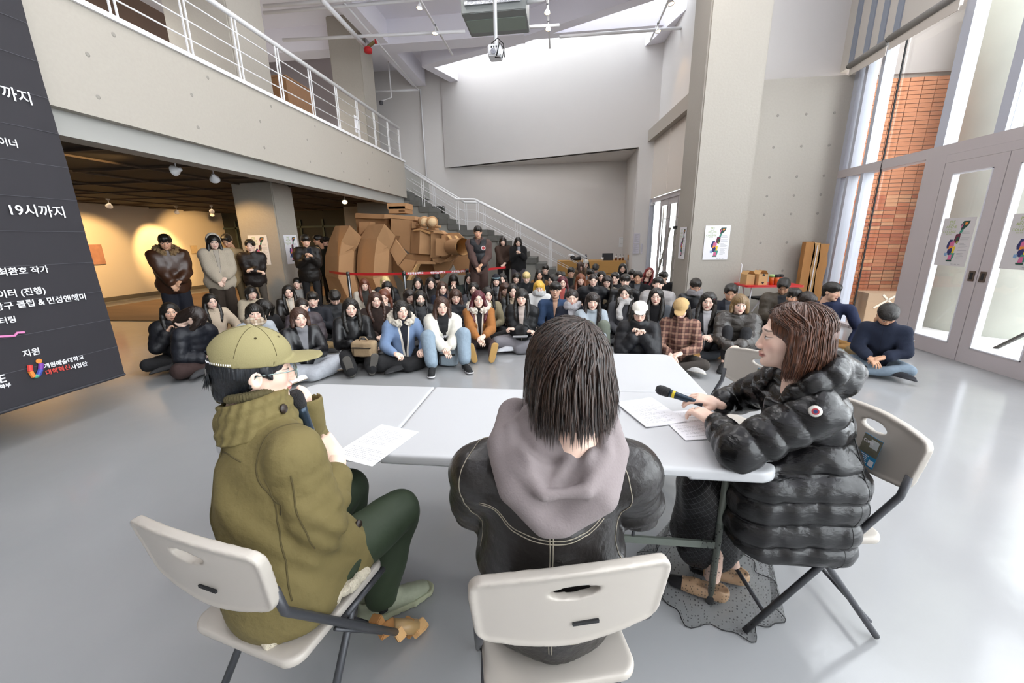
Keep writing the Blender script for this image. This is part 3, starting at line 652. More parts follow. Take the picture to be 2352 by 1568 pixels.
t = empty('wall_box', (aty(1500, 466, 12.6)[0]-.02, DX0[1]-.12, aty(1500, 468, 12.5)[2]), 0, 'small white sensor box on the pier beside the side entrance', 'sensor'); MB().box((-.06, 0, -.05), (.06, .1, .05)).build('case', white_metal, t, bevel=.01)
# side entrance : blinds, glass, doors with long pulls
def wbox(u0, u1, z0, z1, d0, d1): 
    a_ = dl(u0, z0, d0); b_ = dl(u1, z0, d0); return MB().prism([a_, b_, (b_[0], b_[1], z1), (a_[0], a_[1], z1)], (d1-d0, 0, 0))
for i, (u0, u1, lab) in enumerate([(.03, .52, 'long cream roller blind nearest the white pier'), (.53, 1.3, 'long cream roller blind nearest the big column')]):
    o = wbox(u0, u1, 2.62, 4.15, -.10, -.085).build('roller_blind', mat('cream_blind', 'D6CCC2', .8)); tag(o, lab, 'blind', 'blinds of the side entrance')
se = wbox(.0, .03, 0, 2.62, -.1, .02).build('trim_22', mull); tag(se, 'pale frame of the side entrance', 'trim', kind='structure')
o = wbox(0, 1.5, 2.5, 2.62, -.06, .04).build('trim_23', alu); tag(o, 'grey header of the side entrance doors', 'trim', kind='structure')
o = wbox(.03, .3, 0, 2.5, -.03, -.02).build('window_11', pane_m); tag(o, 'glass sidelight of the side entrance', 'window', kind='structure')
for i, (u0, u1) in enumerate([(.3, .55), (.56, .81), (.82, 1.2)]):
    mb = MB(); 
    for (p, q, z0, z1) in ((u0, u1, 0, .15), (u0, u1, 2.35, 2.5), (u0, u0+.03, .15, 2.35), (u1-.03, u1, .15, 2.35)): m2 = wbox(p, q, z0, z1, -.04, .0); mb.add(m2.v, m2.f)
    dd = mb.build('door_%d' % (5+i), alu); tag(dd, 'side entrance glass door leaf, number %d from the pier' % (i+1), 'door', kind='structure')
    wbox(u0+.03, u1-.03, .15, 2.35, -.025, -.017).build('pane', pane_m, dd)
    for uu in ((u1-.05,) if i == 0 else (u0+.05,)):
        a_ = dl(uu, 0, -.11); MB().tube([(a_[0], a_[1], .8), (a_[0], a_[1], 2.3)], .016, 10).tube([(a_[0], a_[1], 1.1), (a_[0]+.08, a_[1], 1.1)], .01).tube([(a_[0], a_[1], 2.0), (a_[0]+.08, a_[1], 2.0)], .01).build('pull_bar', steel, dd, True)
struct('wall_outside_side', B((4.2, 9.2, 0), (4.4, 14, 4)), mat('pale_outside', 'DADDDD', .8), 'pale wall seen through the side entrance')
# ladder
Ly = 9.6; lx = aty(1553, 600, Ly)[0]
t = empty('stepladder', (lx, Ly, 0), 0, 'aluminium stepladder standing by the side entrance', 'ladder')
for s in (-1, 1):
    MB().bar((s*.2+.12, 0, .0), (s*.15+.1, .1, 1.75), .05, .025, (0, 1, 0)).build('side_rail', steel, t)
    MB().bar((s*.26-.25, .1, 0), (s*.17+.02, .15, 1.75), .04, .025, (0, 1, 0)).build('rear_rail', steel, t)
for i in range(6): z = .27+i*.27; MB().box((-.06, .0, z-.015), (.3, .09, z+.015)).build('step', steel, t)
MB().box((-.1, .02, 1.72), (.28, .16, 1.78)).build('top_hinge', black_ink, t)
# ================================================================ POSTERS
pc = {n: mat('print_'+n, c, .7) for n, c in dict(green='24493F', navy='2C2F63', pink='C9668F', yellow='E0C22E', orange='E08A3C', wine='5F2137', teal='3F8A76', blue='7C9FC4', lime='93A94B').items()}
PCL = list(pc.values())
def poster(x, y, z, ux, label, w=.42, h=.59, m=paper):
    """z = bottom; ux = direction of its width; faces ux x z"""
    t = empty('event_poster', (x, y, z), 0, label, 'poster', 'event posters'); M = frame((0, 0, 0), ux, (0, 0, 1))
    def add(o): o.matrix_local = M; return o
    add(B((0, 0, 0), (w, h, .0015)).build('sheet', m, t))
    shape = [('green', [(.64, .93), (.84, .93), (.80, .84), (.72, .78), (.62, .74), (.60, .80), (.58, .86)]), ('teal', [(.60, .74), (.70, .76), (.64, .66), (.55, .63)]), ('wine', [(.50, .66), (.64, .68), (.64, .56), (.60, .46), (.46, .5)]),
             ('green', [(.54, .60), (.62, .62), (.61, .54), (.52, .52)]), ('navy', [(.34, .55), (.44, .55), (.44, .36), (.30, .36), (.28, .42)]), ('pink', [(.38, .50), (.50, .52), (.52, .42), (.36, .40)]), ('orange', [(.37, .41), (.50, .42), (.47, .33), (.35, .34)]),
             ('navy', [(.35, .34), (.46, .38), (.52, .30), (.42, .22), (.33, .25)]), ('yellow', [(.50, .40), (.57, .41), (.55, .24), (.48, .24)]), ('teal', [(.44, .27), (.60, .27), (.56, .14), (.44, .12)]), ('pink', [(.42, .22), (.52, .24), (.52, .12), (.40, .10)]),
             ('blue', [(.27, .27), (.37, .27), (.35, .2), (.27, .21)]), ('pink', [(.62, .87), (.66, .88), (.62, .79), (.59, .79)]), ('orange', [(.70, .90), (.79, .90), (.77, .86), (.70, .85)]), ('green', [(.36, .12), (.55, .13), (.55, .09), (.38, .09)]), ('lime', [(.58, .53), (.62, .52), (.6, .47), (.55, .48)])]
    mb = MB()
    for i, (cn, P) in enumerate(shape): mb.m = list(pc).index(cn); mb.prism([(a*w, b*h, .0016+i*.00012) for a, b in P], (0, 0, .0001))
    add(mb.build('collage_print', PCL, t))
    for s, a, b, sz in (('PRE', .20, .89, .047), ('ARCHE', .12, .79, .045), ('COLLEGE', .05, .69, .041), ('2월 10일', .2, .85, .018), ('수 오후', .2, .75, .018), ('열린 강연', .17, .65, .018)):
        text(s, sz*w/.42, pc['lime'], t, M @ Matrix.Translation((a*w, b*h, .002)), ext=.0001)
    mb = MB(); r2 = random.Random(5)
    for i in range(20):
        b = .70-.029*i
        if i in (3, 7, 12): continue
        mb.box((.66*w, b*h, .0016), ((.66+r2.uniform(.14, .28))*w, (b+.007)*h, .0019))
    for a in (.55, .66, .77): mb.box((a*w, .035*h, .0016), ((a+.07)*w, .045*h, .0019))
    o = add(mb.build('text_lines', ink, t)); o['kind'] = 'stuff'
    return t
poster(2.53, 7.592, 1.14, (1, 0, 0), 'event poster on the front face of the big white column')
poster(2.283, 8.22, 1.14, (0, -1, 0), 'event poster on the shaded side face of the big white column', .40, .58)
g0 = aty(567, 527, 7.66); poster(g0[0]-.02, 7.672, 1.13, (1, 0, 0), 'warm lit event poster on the front of the gallery column')
poster(-5.644, 7.80, 1.13, (0, 1, 0), 'event poster on the grey side face of the gallery column')
poster(4.87, 5.90, 1.14, (0, -1, 0), 'event poster on the glass of the left entrance door', .41, .58, mat('backlit_paper', 'CBC7C7', .7))
poster(4.87, 5.10, 1.15, (0, -1, 0), 'event poster on the glass of the right entrance door', .41, .58, mat('backlit_paper'))
# ================================================================ BANNER
XBN = -4.3
_q = atx(287, 862, XBN); YBN, ZBN = _q[1], _q[2]
bm_ = mat('banner_black_cloth', '28262B', .75, var=.12, bscale=3)
t = empty('hanging_banner', (XBN, YBN, ZBN), 0, 'tall black banner with white Korean lettering hanging at the left', 'banner')
b0 = atx(0, 958, XBN); tl = MB(); n = 16; V = []
zb = lambda y: .10+(3.8-y)*.0
for k in (0, 1):
    for j in range(n+1):
        for i in range(9):
            y = 3.8-2.0*i/8; z = .1+5.2*j/n; V.append((.006*math.sin(j*1.3)+.004*math.sin(i*2)-k*.006, y-3.8, z-.1))
m_ = 9*(n+1); F = []
for j in range(n):
    for i in range(8): a = j*9+i; F += [(a, a+1, a+10, a+9), (a+m_, a+9+m_, a+10+m_, a+1+m_)]
mb = MB(); mb.add(V, F); cloth = mb.build('cloth', bm_, t, True)
MB().tube([(0, 0, .015), (0, -2.0, .015)], .014, 8).build('bottom_rod', mat('banner_rod', '2A2A30', .6), t)
mb = MB()
for z in np.arange(.3, 5.2, .27): mb.box((.0065, -2.0, z), (.009, 0, z+.0025))
tag(mb.build('cloth_crease', mat('banner_crease', '56555C', .8), t), kind='stuff')
def btext(s, pa, pb, m, nch, tt=t):
    p = atx(*pa, XBN); q = atx(*pb, XBN); w = math.hypot(q[1]-p[1], q[2]-p[2]); sz = w/nch*1.08
    return text(s, sz, m, tt, frame((.012, p[1]-YBN, p[2]-ZBN), (0, 1, 0), (0, 0, 1)), ext=.001, bold=.001)
bt = mat('banner_white', 'E6E6EA', .6)
for s, a, b, nch in (('까지', (2, 222), (76, 238), 2), ('이너', (-6, 331), (40, 334), 2), ('19시까지', (15, 492), (152, 505), 4.0), ('최환호 작가', (-6, 632), (112, 627), 5.3), ('이터 (진행)', (-8, 684), (106, 679), 5.0),
                     ('랑구 클럽 & 민성앤혜미', (-16, 713), (202, 700), 10.6), ('터링', (-4, 744), (37, 738), 2), ('지원', (50, 820), (92, 811), 2), ('계원예술대학교', (99, 846), (189, 824), 6.8), ('학부', (-3, 893), (24, 887), 2)):
    btext(s, a, b, bt, nch)
btext('대학혁신', (103, 861), (160, 848), mat('banner_red', 'C8473F', .6), 3.9); btext('사업단', (161, 848), (199, 839), bt, 2.95); btext('E', (-4, 880), (20, 873), bt, .75)
lg = [atx(*p, XBN) for p in ((65, 838), (66, 852), (74, 865), (84, 862), (90, 848), (91, 834))]
cc = [mat('logo_'+n, c, .6) for n, c in (('r', 'D2413A'), ('o', 'E5873A'), ('g', '4FA287'), ('b', '3C4FA8'), ('p', '7B3FA0'))]
mb = MB()
for i in range(5): mb.m = i; mb.tube([(.014, lg[i][1]-YBN, lg[i][2]-ZBN), (.014, lg[i+1][1]-YBN, lg[i+1][2]-ZBN)], .016, 8)
q = atx(86, 829, XBN); mb.m = 1; mb.lathe([(.02, 0), (.02, .004)], (.012, q[1]-YBN, q[2]-ZBN), 14, axis='x'); mb.build('logo_mark', cc, t)
sq = [atx(*p, XBN) for p in ((-6, 773), (30, 771), (36, 764), (52, 763))]
MB().tube([(.014, p[1]-YBN, p[2]-ZBN) for p in sq], .009, 8).build('pink_stroke', mat('pink_stroke', 'D77DB0', .6), t)
# ================================================================ CARDBOARD MACHINE
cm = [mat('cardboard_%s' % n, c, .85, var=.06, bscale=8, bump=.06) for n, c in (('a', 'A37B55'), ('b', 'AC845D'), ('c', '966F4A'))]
sc_ = empty('cardboard_machine', (-3.4, 9.6, 0), 0, 'huge crawling machine sculpture of folded cardboard panels behind the red belt', 'sculpture')
SO = Vector((-3.4, 9.6, 0))
def cz(px, py, Y, ox=730, oy=460, s=400/2352): p = aty(ox+px*s, oy+py*s, Y); p[2] = max(p[2], .012); return Vector(p)-SO
def panel(P, name='panel', th=.02, m=None):
    P = [Vector(p) for p in P]; n = (P[1]-P[0]).cross(P[2]-P[0])
    if len(P) > 3: n = (P[2]-P[0]).cross(P[3]-P[1])
    n.normalize()
    if n.y > 0: n = -n
    return MB().prism(P, -n*th).build(name, m or cm[rng.integers(2)], sc_)
def claw(L, R, Q, YL, YR, YQ, YB):
    """three ridges of pixels -> faceted shell"""
    for i in range(len(L)-1):
        a = [cz(*L[i], YL), cz(*R[i], YR), cz(*R[i+1], YR), cz(*L[i+1], YL)]; panel(a, 'claw_panel', m=cm[0])
        b = [cz(*R[i], YR), cz(*Q[i], YQ), cz(*Q[i+1], YQ), cz(*R[i+1], YR)]; panel(b, 'claw_panel', m=cm[1])
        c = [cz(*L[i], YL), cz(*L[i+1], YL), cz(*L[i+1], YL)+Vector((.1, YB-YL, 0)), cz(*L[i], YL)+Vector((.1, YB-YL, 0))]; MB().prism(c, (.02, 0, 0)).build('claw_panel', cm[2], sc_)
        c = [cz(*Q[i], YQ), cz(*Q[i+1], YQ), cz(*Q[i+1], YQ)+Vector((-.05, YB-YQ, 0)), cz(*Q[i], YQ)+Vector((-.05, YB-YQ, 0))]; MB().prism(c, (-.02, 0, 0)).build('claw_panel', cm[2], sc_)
claw([(235, 345), (150, 550), (100, 750), (95, 1000), (160, 1230), (330, 1400)], [(430, 340), (320, 550), (287, 750), (278, 1050), (400, 1310), (430, 1400)], [(590, 490), (545, 600), (490, 690), (478, 960), (545, 1220), (520, 1400)], 8.75, 8.55, 8.9, 9.3)
claw([(680, 330), (560, 525), (535, 740), (522, 1000), (600, 1200), (700, 1400)], [(900, 318), (800, 515), (768, 740), (745, 1060), (800, 1200), (850, 1400)], [(1050, 480), (1000, 600), (965, 670), (945, 1000), (1010, 1200), (1000, 1400)], 8.95, 8.75, 9.1, 9.5)
def block(front, Y, depth, name='body_panel', m=None, back=None):
    """front polygon (zoom px) on plane Y with its depth behind it: each face is a panel of one box-like hull"""
    P = [cz(*p, Y[i] if isinstance(Y, (list, tuple)) else Y) for i, p in enumerate(front)]
    return MB().prism(P, (0, depth, 0)).build(name, m or cm[rng.integers(2)], sc_)
block([(510, 170), (905, 190), (885, 250), (500, 235)], 9.9, 1.5, 'top_slab', cm[0]); block([(905, 185), (1305, 215), (1318, 270), (1000, 240), (885, 250)], 9.7, 1.4, 'top_slab', cm[1])
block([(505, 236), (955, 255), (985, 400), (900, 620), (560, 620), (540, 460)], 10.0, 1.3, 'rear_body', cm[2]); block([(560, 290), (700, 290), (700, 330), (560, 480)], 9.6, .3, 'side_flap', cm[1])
block([(985, 245), (1265, 268), (1248, 722), (1130, 620), (1040, 470), (985, 400)], 9.6, 1.2, 'body_panel', cm[0])
block([(1265, 410), (1380, 400), (1370, 722), (1250, 716)], [9.55, 9.35, 9.35, 9.55], 1.0, 'chest_panel', cm[0]); block([(1380, 400), (1525, 450), (1510, 732), (1370, 722)], [9.35, 9.45, 9.45, 9.35], 1.0, 'chest_panel', cm[1])
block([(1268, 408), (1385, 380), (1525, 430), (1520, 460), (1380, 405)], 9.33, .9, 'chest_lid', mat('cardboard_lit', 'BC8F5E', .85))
block([(1160, 790), (1185, 730), (1370, 724), (1510, 735), (1540, 800), (1500, 828), (1330, 818)], 9.5, .9, 'belly_panel', cm[2])
block([(1525, 440), (1672, 450), (1668, 770), (1520, 772)], 9.35, .7, 'neck_panel', cm[1]); block([(1540, 785), (1668, 775), (1800, 740), (1660, 855), (1560, 828)], 9.3, .6, 'jaw_panel', cm[0])
block([(1672, 470), (1800, 480), (1800, 750), (1672, 780)], 9.25, .6, 'head_panel', cm[1]); block([(1592, 512), (1700, 518), (1760, 565), (1757, 740), (1690, 757), (1590, 740)], 9.1, .3, 'cheek_panel', cm[0])
block([(1740, 470), (1750, 470), (1800, 535), (1790, 537)], 9.05, .2, 'brow_strip', cardb_e); block([(1838, 475), (1846, 475), (1895, 535), (1885, 540)], 9.05, .2, 'brow_strip', cardb_e)
block([(1700, 440), (1890, 435), (2005, 545), (2060, 905), (2030, 1010), (1900, 1010), (1825, 860), (1800, 560)], 9.7, .12, 'rear_shield', cm[2])
block([(1680, 830), (1885, 700), (1890, 740), (1780, 830)], 9.15, .2, 'jaw_flap', cm[2])
block([(1560, 850), (1840, 790), (1780, 920), (1660, 1060), (1600, 1060)], 9.6, .2, 'front_leg_panel', cm[0]); block([(1340, 860), (1540, 850), (1600, 1000), (1560, 1200), (1340, 1100)], 9.9, .1, 'inner_leg_panel', cm[2])
block([(1045, 525), (1195, 728), (1085, 890), (962, 660)], 9.2, .08, 'diamond_panel', cm[1]); block([(1165, 795), (1325, 820), (1240, 1030), (1095, 885)], 9.15, .08, 'kite_panel', cm[0])
block([(1325, 862), (1345, 862), (1250, 1080), (1200, 1075)], 9.1, .25, 'kite_edge', cardb_e); block([(962, 660), (1085, 890), (1165, 960), (1150, 1100), (960, 900)], 9.5, .5, 'shoulder_panel', cm[2])
block([(1325, 820), (1590, 825), (1590, 860), (1325, 860)], 9.3, .3, 'chin_bar', cm[1])
a = cz(1795, 628, 9.15); b_ = cz(1965, 630, 8.75); r = .19
MB().tube([a, b_], [r*.88, r], 28, cap=False).build('cannon_tube', cm[1], sc_, True); d = (b_-a).normalized()
MB().tube([a, a+d*.05], r*.8, 28).build('tube_bottom', mat('tube_dark', '6E5B45', .9), sc_); MB().tube([b_-d*.03, b_], [r*1.0, r*1.01], 28, cap=False).tube([a, b_-d*.001], [r*.82, r*.94], 28, cap=False).build('tube_rim', cardb_e, sc_, True)
for px in (1438, 1540):
    a = cz(px-35, 285, 9.6); b_ = cz(px+8, 292, 9.25); e_ = MB().tube([a, b_], [.1, .13], 20).build('eye_can', cm[1], sc_, True); d = (b_-a).normalized()
    MB().tube([b_-d*.002, b_+d*.015], .095, 20).build('eye_lens', mat('eye_card', 'CBAE88', .8), e_, True)
block([(1480, 330), (1560, 320), (1590, 400), (1500, 400)], 9.5, .3, 'eye_bracket', cm[0]); block([(1268, 290), (1330, 290), (1330, 370), (1268, 380)], 9.5, .3, 'eye_bracket', cm[0])
for p, q in (((1330, 335), (1450, 335)), ((1560, 355), (1655, 357))): MB().tube([cz(*p, 9.4), cz(*q, 9.2)], .026, 12).build('feeler', cm[1], sc_, True)
block([(1560, 405), (1660, 405), (1710, 450), (1560, 440)], 9.2, .3, 'brow_panel', cm[1])
t = empty('cardboard_box', tuple(cz(1070, 175, 9.9)+SO), 0, 'small lidded cardboard box on top of the cardboard machine', 'box')
p = cz(1070, 175, 9.9)
for nm, q0, q1, z0, z1 in (('body', (958, 175), (1185, 175), 0, .17), ('lid', (945, 175), (1193, 175), .10, .24)):
    a = cz(*q0, 9.9)-p; b_ = cz(*q1, 9.9)-p; B((a.x, 0, z0-.0), (b_.x, .5, z1)).build(nm, cm[0] if nm == 'body' else cm[1], t, bevel=.004)
B((.05, -.005, .03), (.2, 0, .08)).build('hand_slot', mat('slot_dark', '5A3B1E', .9), t)
# ================================================================ RED TABLE with boxes and bottles
redp = mat('red_plastic', 'C8242A', .35); TY = 7.35
t = empty('red_folding_table', (3.5, TY, 0), 0, 'small red folding table with white legs in front of the concrete wall', 'table')
MB().prism([(x, y, .70) for x, y, z in rrect(-.38, -.22, .55, .3, .05, 0)], (0, 0, .03)).build('tabletop', redp, t)
for s in (-.25, .4):
    MB().tube([(s, -.15, .69), (s+.12, .2, .01)], .013, 8).tube([(s, .2, .69), (s+.02, -.15, .01)], .013, 8).build('leg', white_metal, t, True)
def carton(x, y, z, w, d, h, rz, label, tri=False, m=cardb, flaps=True, name='cardboard_box'):
    t = empty(name, (x, y, z), rz, label, 'box'); B((-w/2, -d/2, 0), (w/2, d/2, h)).build('body', m, t, bevel=.003)
    if flaps:
        for s in (-1, 1): MB().prism([(s*w/2, -d/2, h), (s*w/2, d/2, h), (s*w*.22, d/2, h+.06), (s*w*.22, -d/2, h+.06)], (0, 0, .004)).build('flap', cardb_e, t)
    if tri:
        for k in (0, 1): MB().prism([(-.03, -d/2-.002, .05+k*.1), (.03, -d/2-.002, .05+k*.1), (0, -d/2-.002, (.01 if k == 0 else .2))], (0, -.001, 0)).build('arrow_print', black_ink, t)
    return t
lb = mat('light_cardboard', 'BE9867', .85, var=.05)
carton(3.40, 7.3, .73, .17, .17, .18, .25, 'open carton with two black arrows on the red table', True, lb); carton(3.22, 7.34, .73, .14, .2, .17, .1, 'open carton left of the one with black arrows', False, lb)
for i, (dx, dy, lab) in enumerate([(.15, -.05, 'amber tea cup nearest the carton on the red table'), (.225, -.06, 'middle amber tea cup on the red table'), (.30, -.02, 'rightmost amber tea cup on the red table')]):
    t = empty('tea_cup', (3.42+dx, 7.3+dy, .73), 0, lab, 'cup', 'amber cups on the red table'); MB().lathe([(.032, 0), (.042, .16), (0, .16)], n=16).build('body', mat('amber_tea', 'C4561B', .15), t, True)
    MB().lathe([(.043, .13), (.044, .165), (.03, .175)], n=16).build('lid', black_ink if i else mat('lime_lid', '9FBF7A', .4), t, True)
t = empty('white_folding_chair_frame', (3.32, 8.05, 0), 0, 'folded white metal chair frame behind the cartons', 'chair')
MB().tube([(-.2, 0, .01), (-.2, 0, 1.02), (-.17, 0, 1.05), (.05, 0, 1.05), (.08, 0, 1.02), (.08, 0, .01)], .014, 8).build('frame', white_metal, t, True); B((-.15, -.01, .6), (.03, .005, .95)).build('board', mat('pale_board', 'D5D5D7', .6), t)
B((-.12, -.014, .80), (-.09, -.01, .92)).build('clip', black_ink, t)
def chairframe(x, y, rz, label):
    t = empty('folding_chair_black_seat', (x, y, 0), rz, label, 'chair')
    MB().tube([(-.2, 0, .42), (-.2, 0, .05), (-.16, 0, .02), (.16, 0, .02), (.2, 0, .05), (.2, 0, .42)], .012, 8).build('front_leg', white_metal, t, True)
    MB().tube([(-.2, .3, .02), (-.2, -.02, .45)], .012).tube([(.2, .3, .02), (.2, -.02, .45)], .012).build('rear_leg', white_metal, t, True)
    B((-.2, .0, .42), (.2, .36, .45)).build('seat', black_ink, t, bevel=.01); return t
chairframe(3.75, 7.55, .2, 'black-seated chair with white legs under the red table')
# tall flattened cartons leaning in the corner
p = aty(1893, 558, 7.95); t = empty('tall_cardboard_roll', (4.55, 7.95, 0), 0, 'tall torn cardboard sheets leaning in the corner by the windows', 'cardboard')
for i, (x0, x1, h, m) in enumerate([(-.14, .02, 1.42, cardb), (.0, .12, 1.40, lb), (.1, .26, 1.38, cardb)]):
    P = [(x0, 0, 0)]+[(x1+.015*math.sin(k*2.1+i), 0, h*k/8) for k in range(9)]+[(x0, 0, h)]; MB().prism(P, (.0, .12, 0)).build('sheet', m, t)
MB().tube([(.04, -.02, .05), (.05, -.02, 1.36)], .008, 6).build('torn_edge', paper, t)
# things outside the glass
for i, (z, h, lab) in enumerate([(0, .3, 'lower taped carton outside behind the window pane'), (.3, .27, 'upper taped carton outside behind the window pane')]):
    t = carton(5.62, 7.65, z-.02, .62, .4, h, -.12, lab, False, mat('outdoor_carton', 'A98E74', .8), False, 'taped_carton')
    MB().bar((-.2, -.206, .02), (.1, -.206, h-.02), .03, .002, (0, 1, 0)).bar((.12, -.206, .02), (-.1, -.206, h-.02), .03, .002, (0, 1, 0)).build('packing_tape', mat('clear_tape', 'D8CDBD', .3), t)
t = empty('painting_on_easel', (6.1, 5.15, -.02), .1, 'large soft pink and white painting on a dark wooden easel outside the doors', 'painting')
cv = mat('canvas_paint', 'D9B9A4', .6); nt = cv.node_tree; N = nt.nodes; L = nt.links
tcx = N.new('ShaderNodeTexCoord'); wv = N.new('ShaderNodeTexWave'); wv.inputs['Scale'].default_value = .9; wv.inputs['Distortion'].default_value = 4; L.new(tcx.outputs['Object'], wv.inputs[0]); cr = N.new('ShaderNodeValToRGB')
cr.color_ramp.elements[0].color = (*lin('E3E6EE'), 1); cr.color_ramp.elements[1].color = (*lin('B98A78'), 1); e1 = cr.color_ramp.elements.new(.6); e1.color = (*lin('D9B48E'), 1); L.new(wv.outputs[0], cr.inputs[0]); L.new(cr.outputs[0], N['Principled BSDF'].inputs[0])
MB().bar((0, 0, .55), (0, .35, 2.0), 1.4, .04, (0, 1, 0)).build('canvas', cv, t)
dw = mat('dark_easel_wood', '3B3833', .6)
MB().bar((-.3, -.05, 0), (-.12, .0, .56), .05, .03, (0, 1, 0)).build('front_leg', dw, t); MB().bar((.35, -.05, 0), (.15, .0, .56), .05, .03, (0, 1, 0)).build('front_leg', dw, t); MB().bar((0, .9, 0), (0, .1, .8), .05, .03).build('rear_leg', dw, t); MB().box((-.4, -.08, .5), (.4, .04, .55)).box((-.3, -.03, .26), (.3, 0, .31)).build('tray', dw, t)
t = empty('parked_car', (16.5, 9.5, -.02), 0, 'dark car parked far outside behind the door poster', 'car')
MB().box((-1.6, -.8, .3), (1.6, .8, .85)).build('body', mat('car_paint', '2B303B', .25), t, bevel=.12); MB().box((-.9, -.7, .8), (.8, .7, 1.35)).build('cabin', mat('car_glass', '33373D', .1), t, bevel=.15)
for sx in (-1, 1):
    for sy in (-.75, .75): MB().tube([(sx*1.0, sy-.1, .32), (sx*1.0, sy+.1, .32)], .32, 20).build('wheel', black_ink, t, True)
t = empty('pine_tree', (21, 15, 0), 0, 'pine tree far outside in front of the pale sky', 'tree'); MB().tube([(0, 0, 0), (.1, 0, 5.5)], [.16, .05], 8).build('trunk', mat('bark', '5A4A3C', .9), t)
mb = MB()
for i in range(260):
    z = rng.uniform(1.8, 6); r_ = (6.4-z)*.45*rng.uniform(.3, 1); a = rng.uniform(0, 6.28); c = Vector((r_*math.cos(a), r_*math.sin(a), z)); s_ = rng.uniform(.2, .4)
    mb.add([c+Vector((rng.normal()*s_, rng.normal()*s_, rng.normal()*s_*.4)) for _ in range(4)], [(0, 1, 2), (0, 2, 3), (0, 3, 1), (1, 3, 2)])
tag(mb.build('foliage', mat('pine_green', '5E7350', .8), t), kind='stuff')
# ================================================================ CEILING KIT
def rod(mb, p, q, r=.012): return mb.tube([p, q], r, 8)
def track(x, y0, y1, z, label, heads):
    o = MB().box((x-.02, y0, z), (x+.02, y1, z+.035)).build('lighting_track', white_metal); tag(o, label, 'lighting track')
def lamp_head(name, loc, aim, label, power, group, on=True, size=.055, sp=True, ang=60):
    t = empty(name, loc, 0, label, 'spotlight', group); d = (Vector(aim)-Vector(loc)).normalized()
    MB().box((-.02, -.035, -.0), (.02, .035, .03)).build('adapter', white_metal, t); mb = MB(); mb.tube([(0, 0, 0), (0, 0, -.09)], .008, 8); mb.build('arm', white_metal, t)
    c = Vector((0, 0, -.13)); R = d.to_track_quat('Z', 'Y').to_matrix().to_4x4()
    MB().lathe([(.022, -.07), (.026, -.04), (size*.8, -.005), (size, .035), (size*.98, .04), (size*.85, .03)], c, 18, M=R).build('shade', white_metal, t, True)
    MB().lathe([(0, .03), (size*.84, .03)], c, 18, M=R).build('bulb', mat('warm_bulb_on' if on else 'bulb_glow', 'FFFFFF', emit=('FFD59A', 14 if on else 6)), t)
    if sp: p = Vector(loc)+c+d*.07; spot('spot_lamp', p, aim, power, angle=ang)
    return t
hl = 'track spotlights of the hall ceiling'
track(-2.95, 8.9, 12.0, 6.36, 'left white lighting track below the ceiling', 0); track(-.34, 8.8, 12.0, 6.36, 'middle white lighting track beside the air conditioner', 0); track(2.2, 9.0, 12.0, 6.36, 'right white lighting track below the skylight', 0)
for i, (px, py, x, lab) in enumerate([(1013, 12, -2.95, 'glowing spotlight at the top of the left track'), (1035, 72, -2.95, 'glowing spotlight at the far end of the left track'), (1258, 28, -.34, 'glowing spotlight right of the air conditioner'), (1259, 66, -.34, 'glowing spotlight at the far end of the middle track'), (1523, 8, 2.2, 'glowing spotlight at the top of the right track'), (1491, 72, 2.2, 'glowing spotlight at the far end of the right track')]):
    p = atz(px, py, 6.22); lamp_head('hall_spotlight', (x, p[1], 6.36), (x+(-1 if x < 0 else 1)*.4, p[1]-.6, 3.0), lab, 25, hl, size=.065, ang=80)
mb = MB()
for (pa, pb, z) in (((650, 92), (1068, 72), 6.3), ((1212, 62), (1285, 58), 6.3), ((1285, 84), (1605, 62), 6.3), ((605, 30), (1040, -8), 6.5), ((605, 14), (980, -14), 6.5)):
    p = atz(*pa, z); q = atz(*pb, z); o = MB().tube([p, q], .035, 10).build('ceiling_pipe', white_metal, None, True); tag(o, {650: 'white pipe crossing the ceiling left of the air conditioner', 1212: 'short white pipe right of the air conditioner', 1285: 'white pipe across the skylight at right', 605: 'white pipe high at the upper left'}[pa[0]]+(', lower one' if pa[1] == 30 else ''), 'pipe', 'ceiling pipes')
def rodpx(a, b, za, zb, r, name, label, cat):
    p = atz(*a, za); q = atz(*b, zb); o = MB().tube([p, q], r, 10).build(name, white_metal, None, True); return tag(o, label, cat)
rodpx((740, 0), (838, 105), 6.3, 6.2, .05, 'sprinkler_pipe', 'fat white pipe running down to the red fire valve', 'pipe'); rodpx((785, 0), (962, 208), 6.5, 6.3, .02, 'conduit', 'thin white conduit running to the rear ceiling corner', 'pipe')
rodpx((850, 211), (962, 206), 6.3, 6.3, .03, 'conduit', 'short white conduit at the rear ceiling corner', 'pipe')
v = atz(845, 108, 6.15); t = empty('fire_valve', tuple(v), 0, 'red fire valve hanging beside the upper column', 'valve'); MB().lathe([(.0, -.14), (.09, -.12), (.1, -.04), (.06, 0)], n=16).build('cap', red, t, True); MB().tube([(0, 0, 0), (.18, 0, .1)], .04, 10).build('valve_body', mat('brass', '8A7A55', .4, metal=.8), t); MB().lathe([(.05, 0), (.05, .02)], (.2, 0, .1), 12, axis='x').build('handwheel', red, t)
p = aty(965, 205, 14.8); q = aty(975, 385, 14.8); o = MB().tube([(p[0], 14.8, p[2]), (p[0]+.02, 14.8, 3.4)], .025, 8).build('wall_pipe', white_metal, None, True); tag(o, 'thin white pipe down the rear wall behind the stairs', 'pipe')
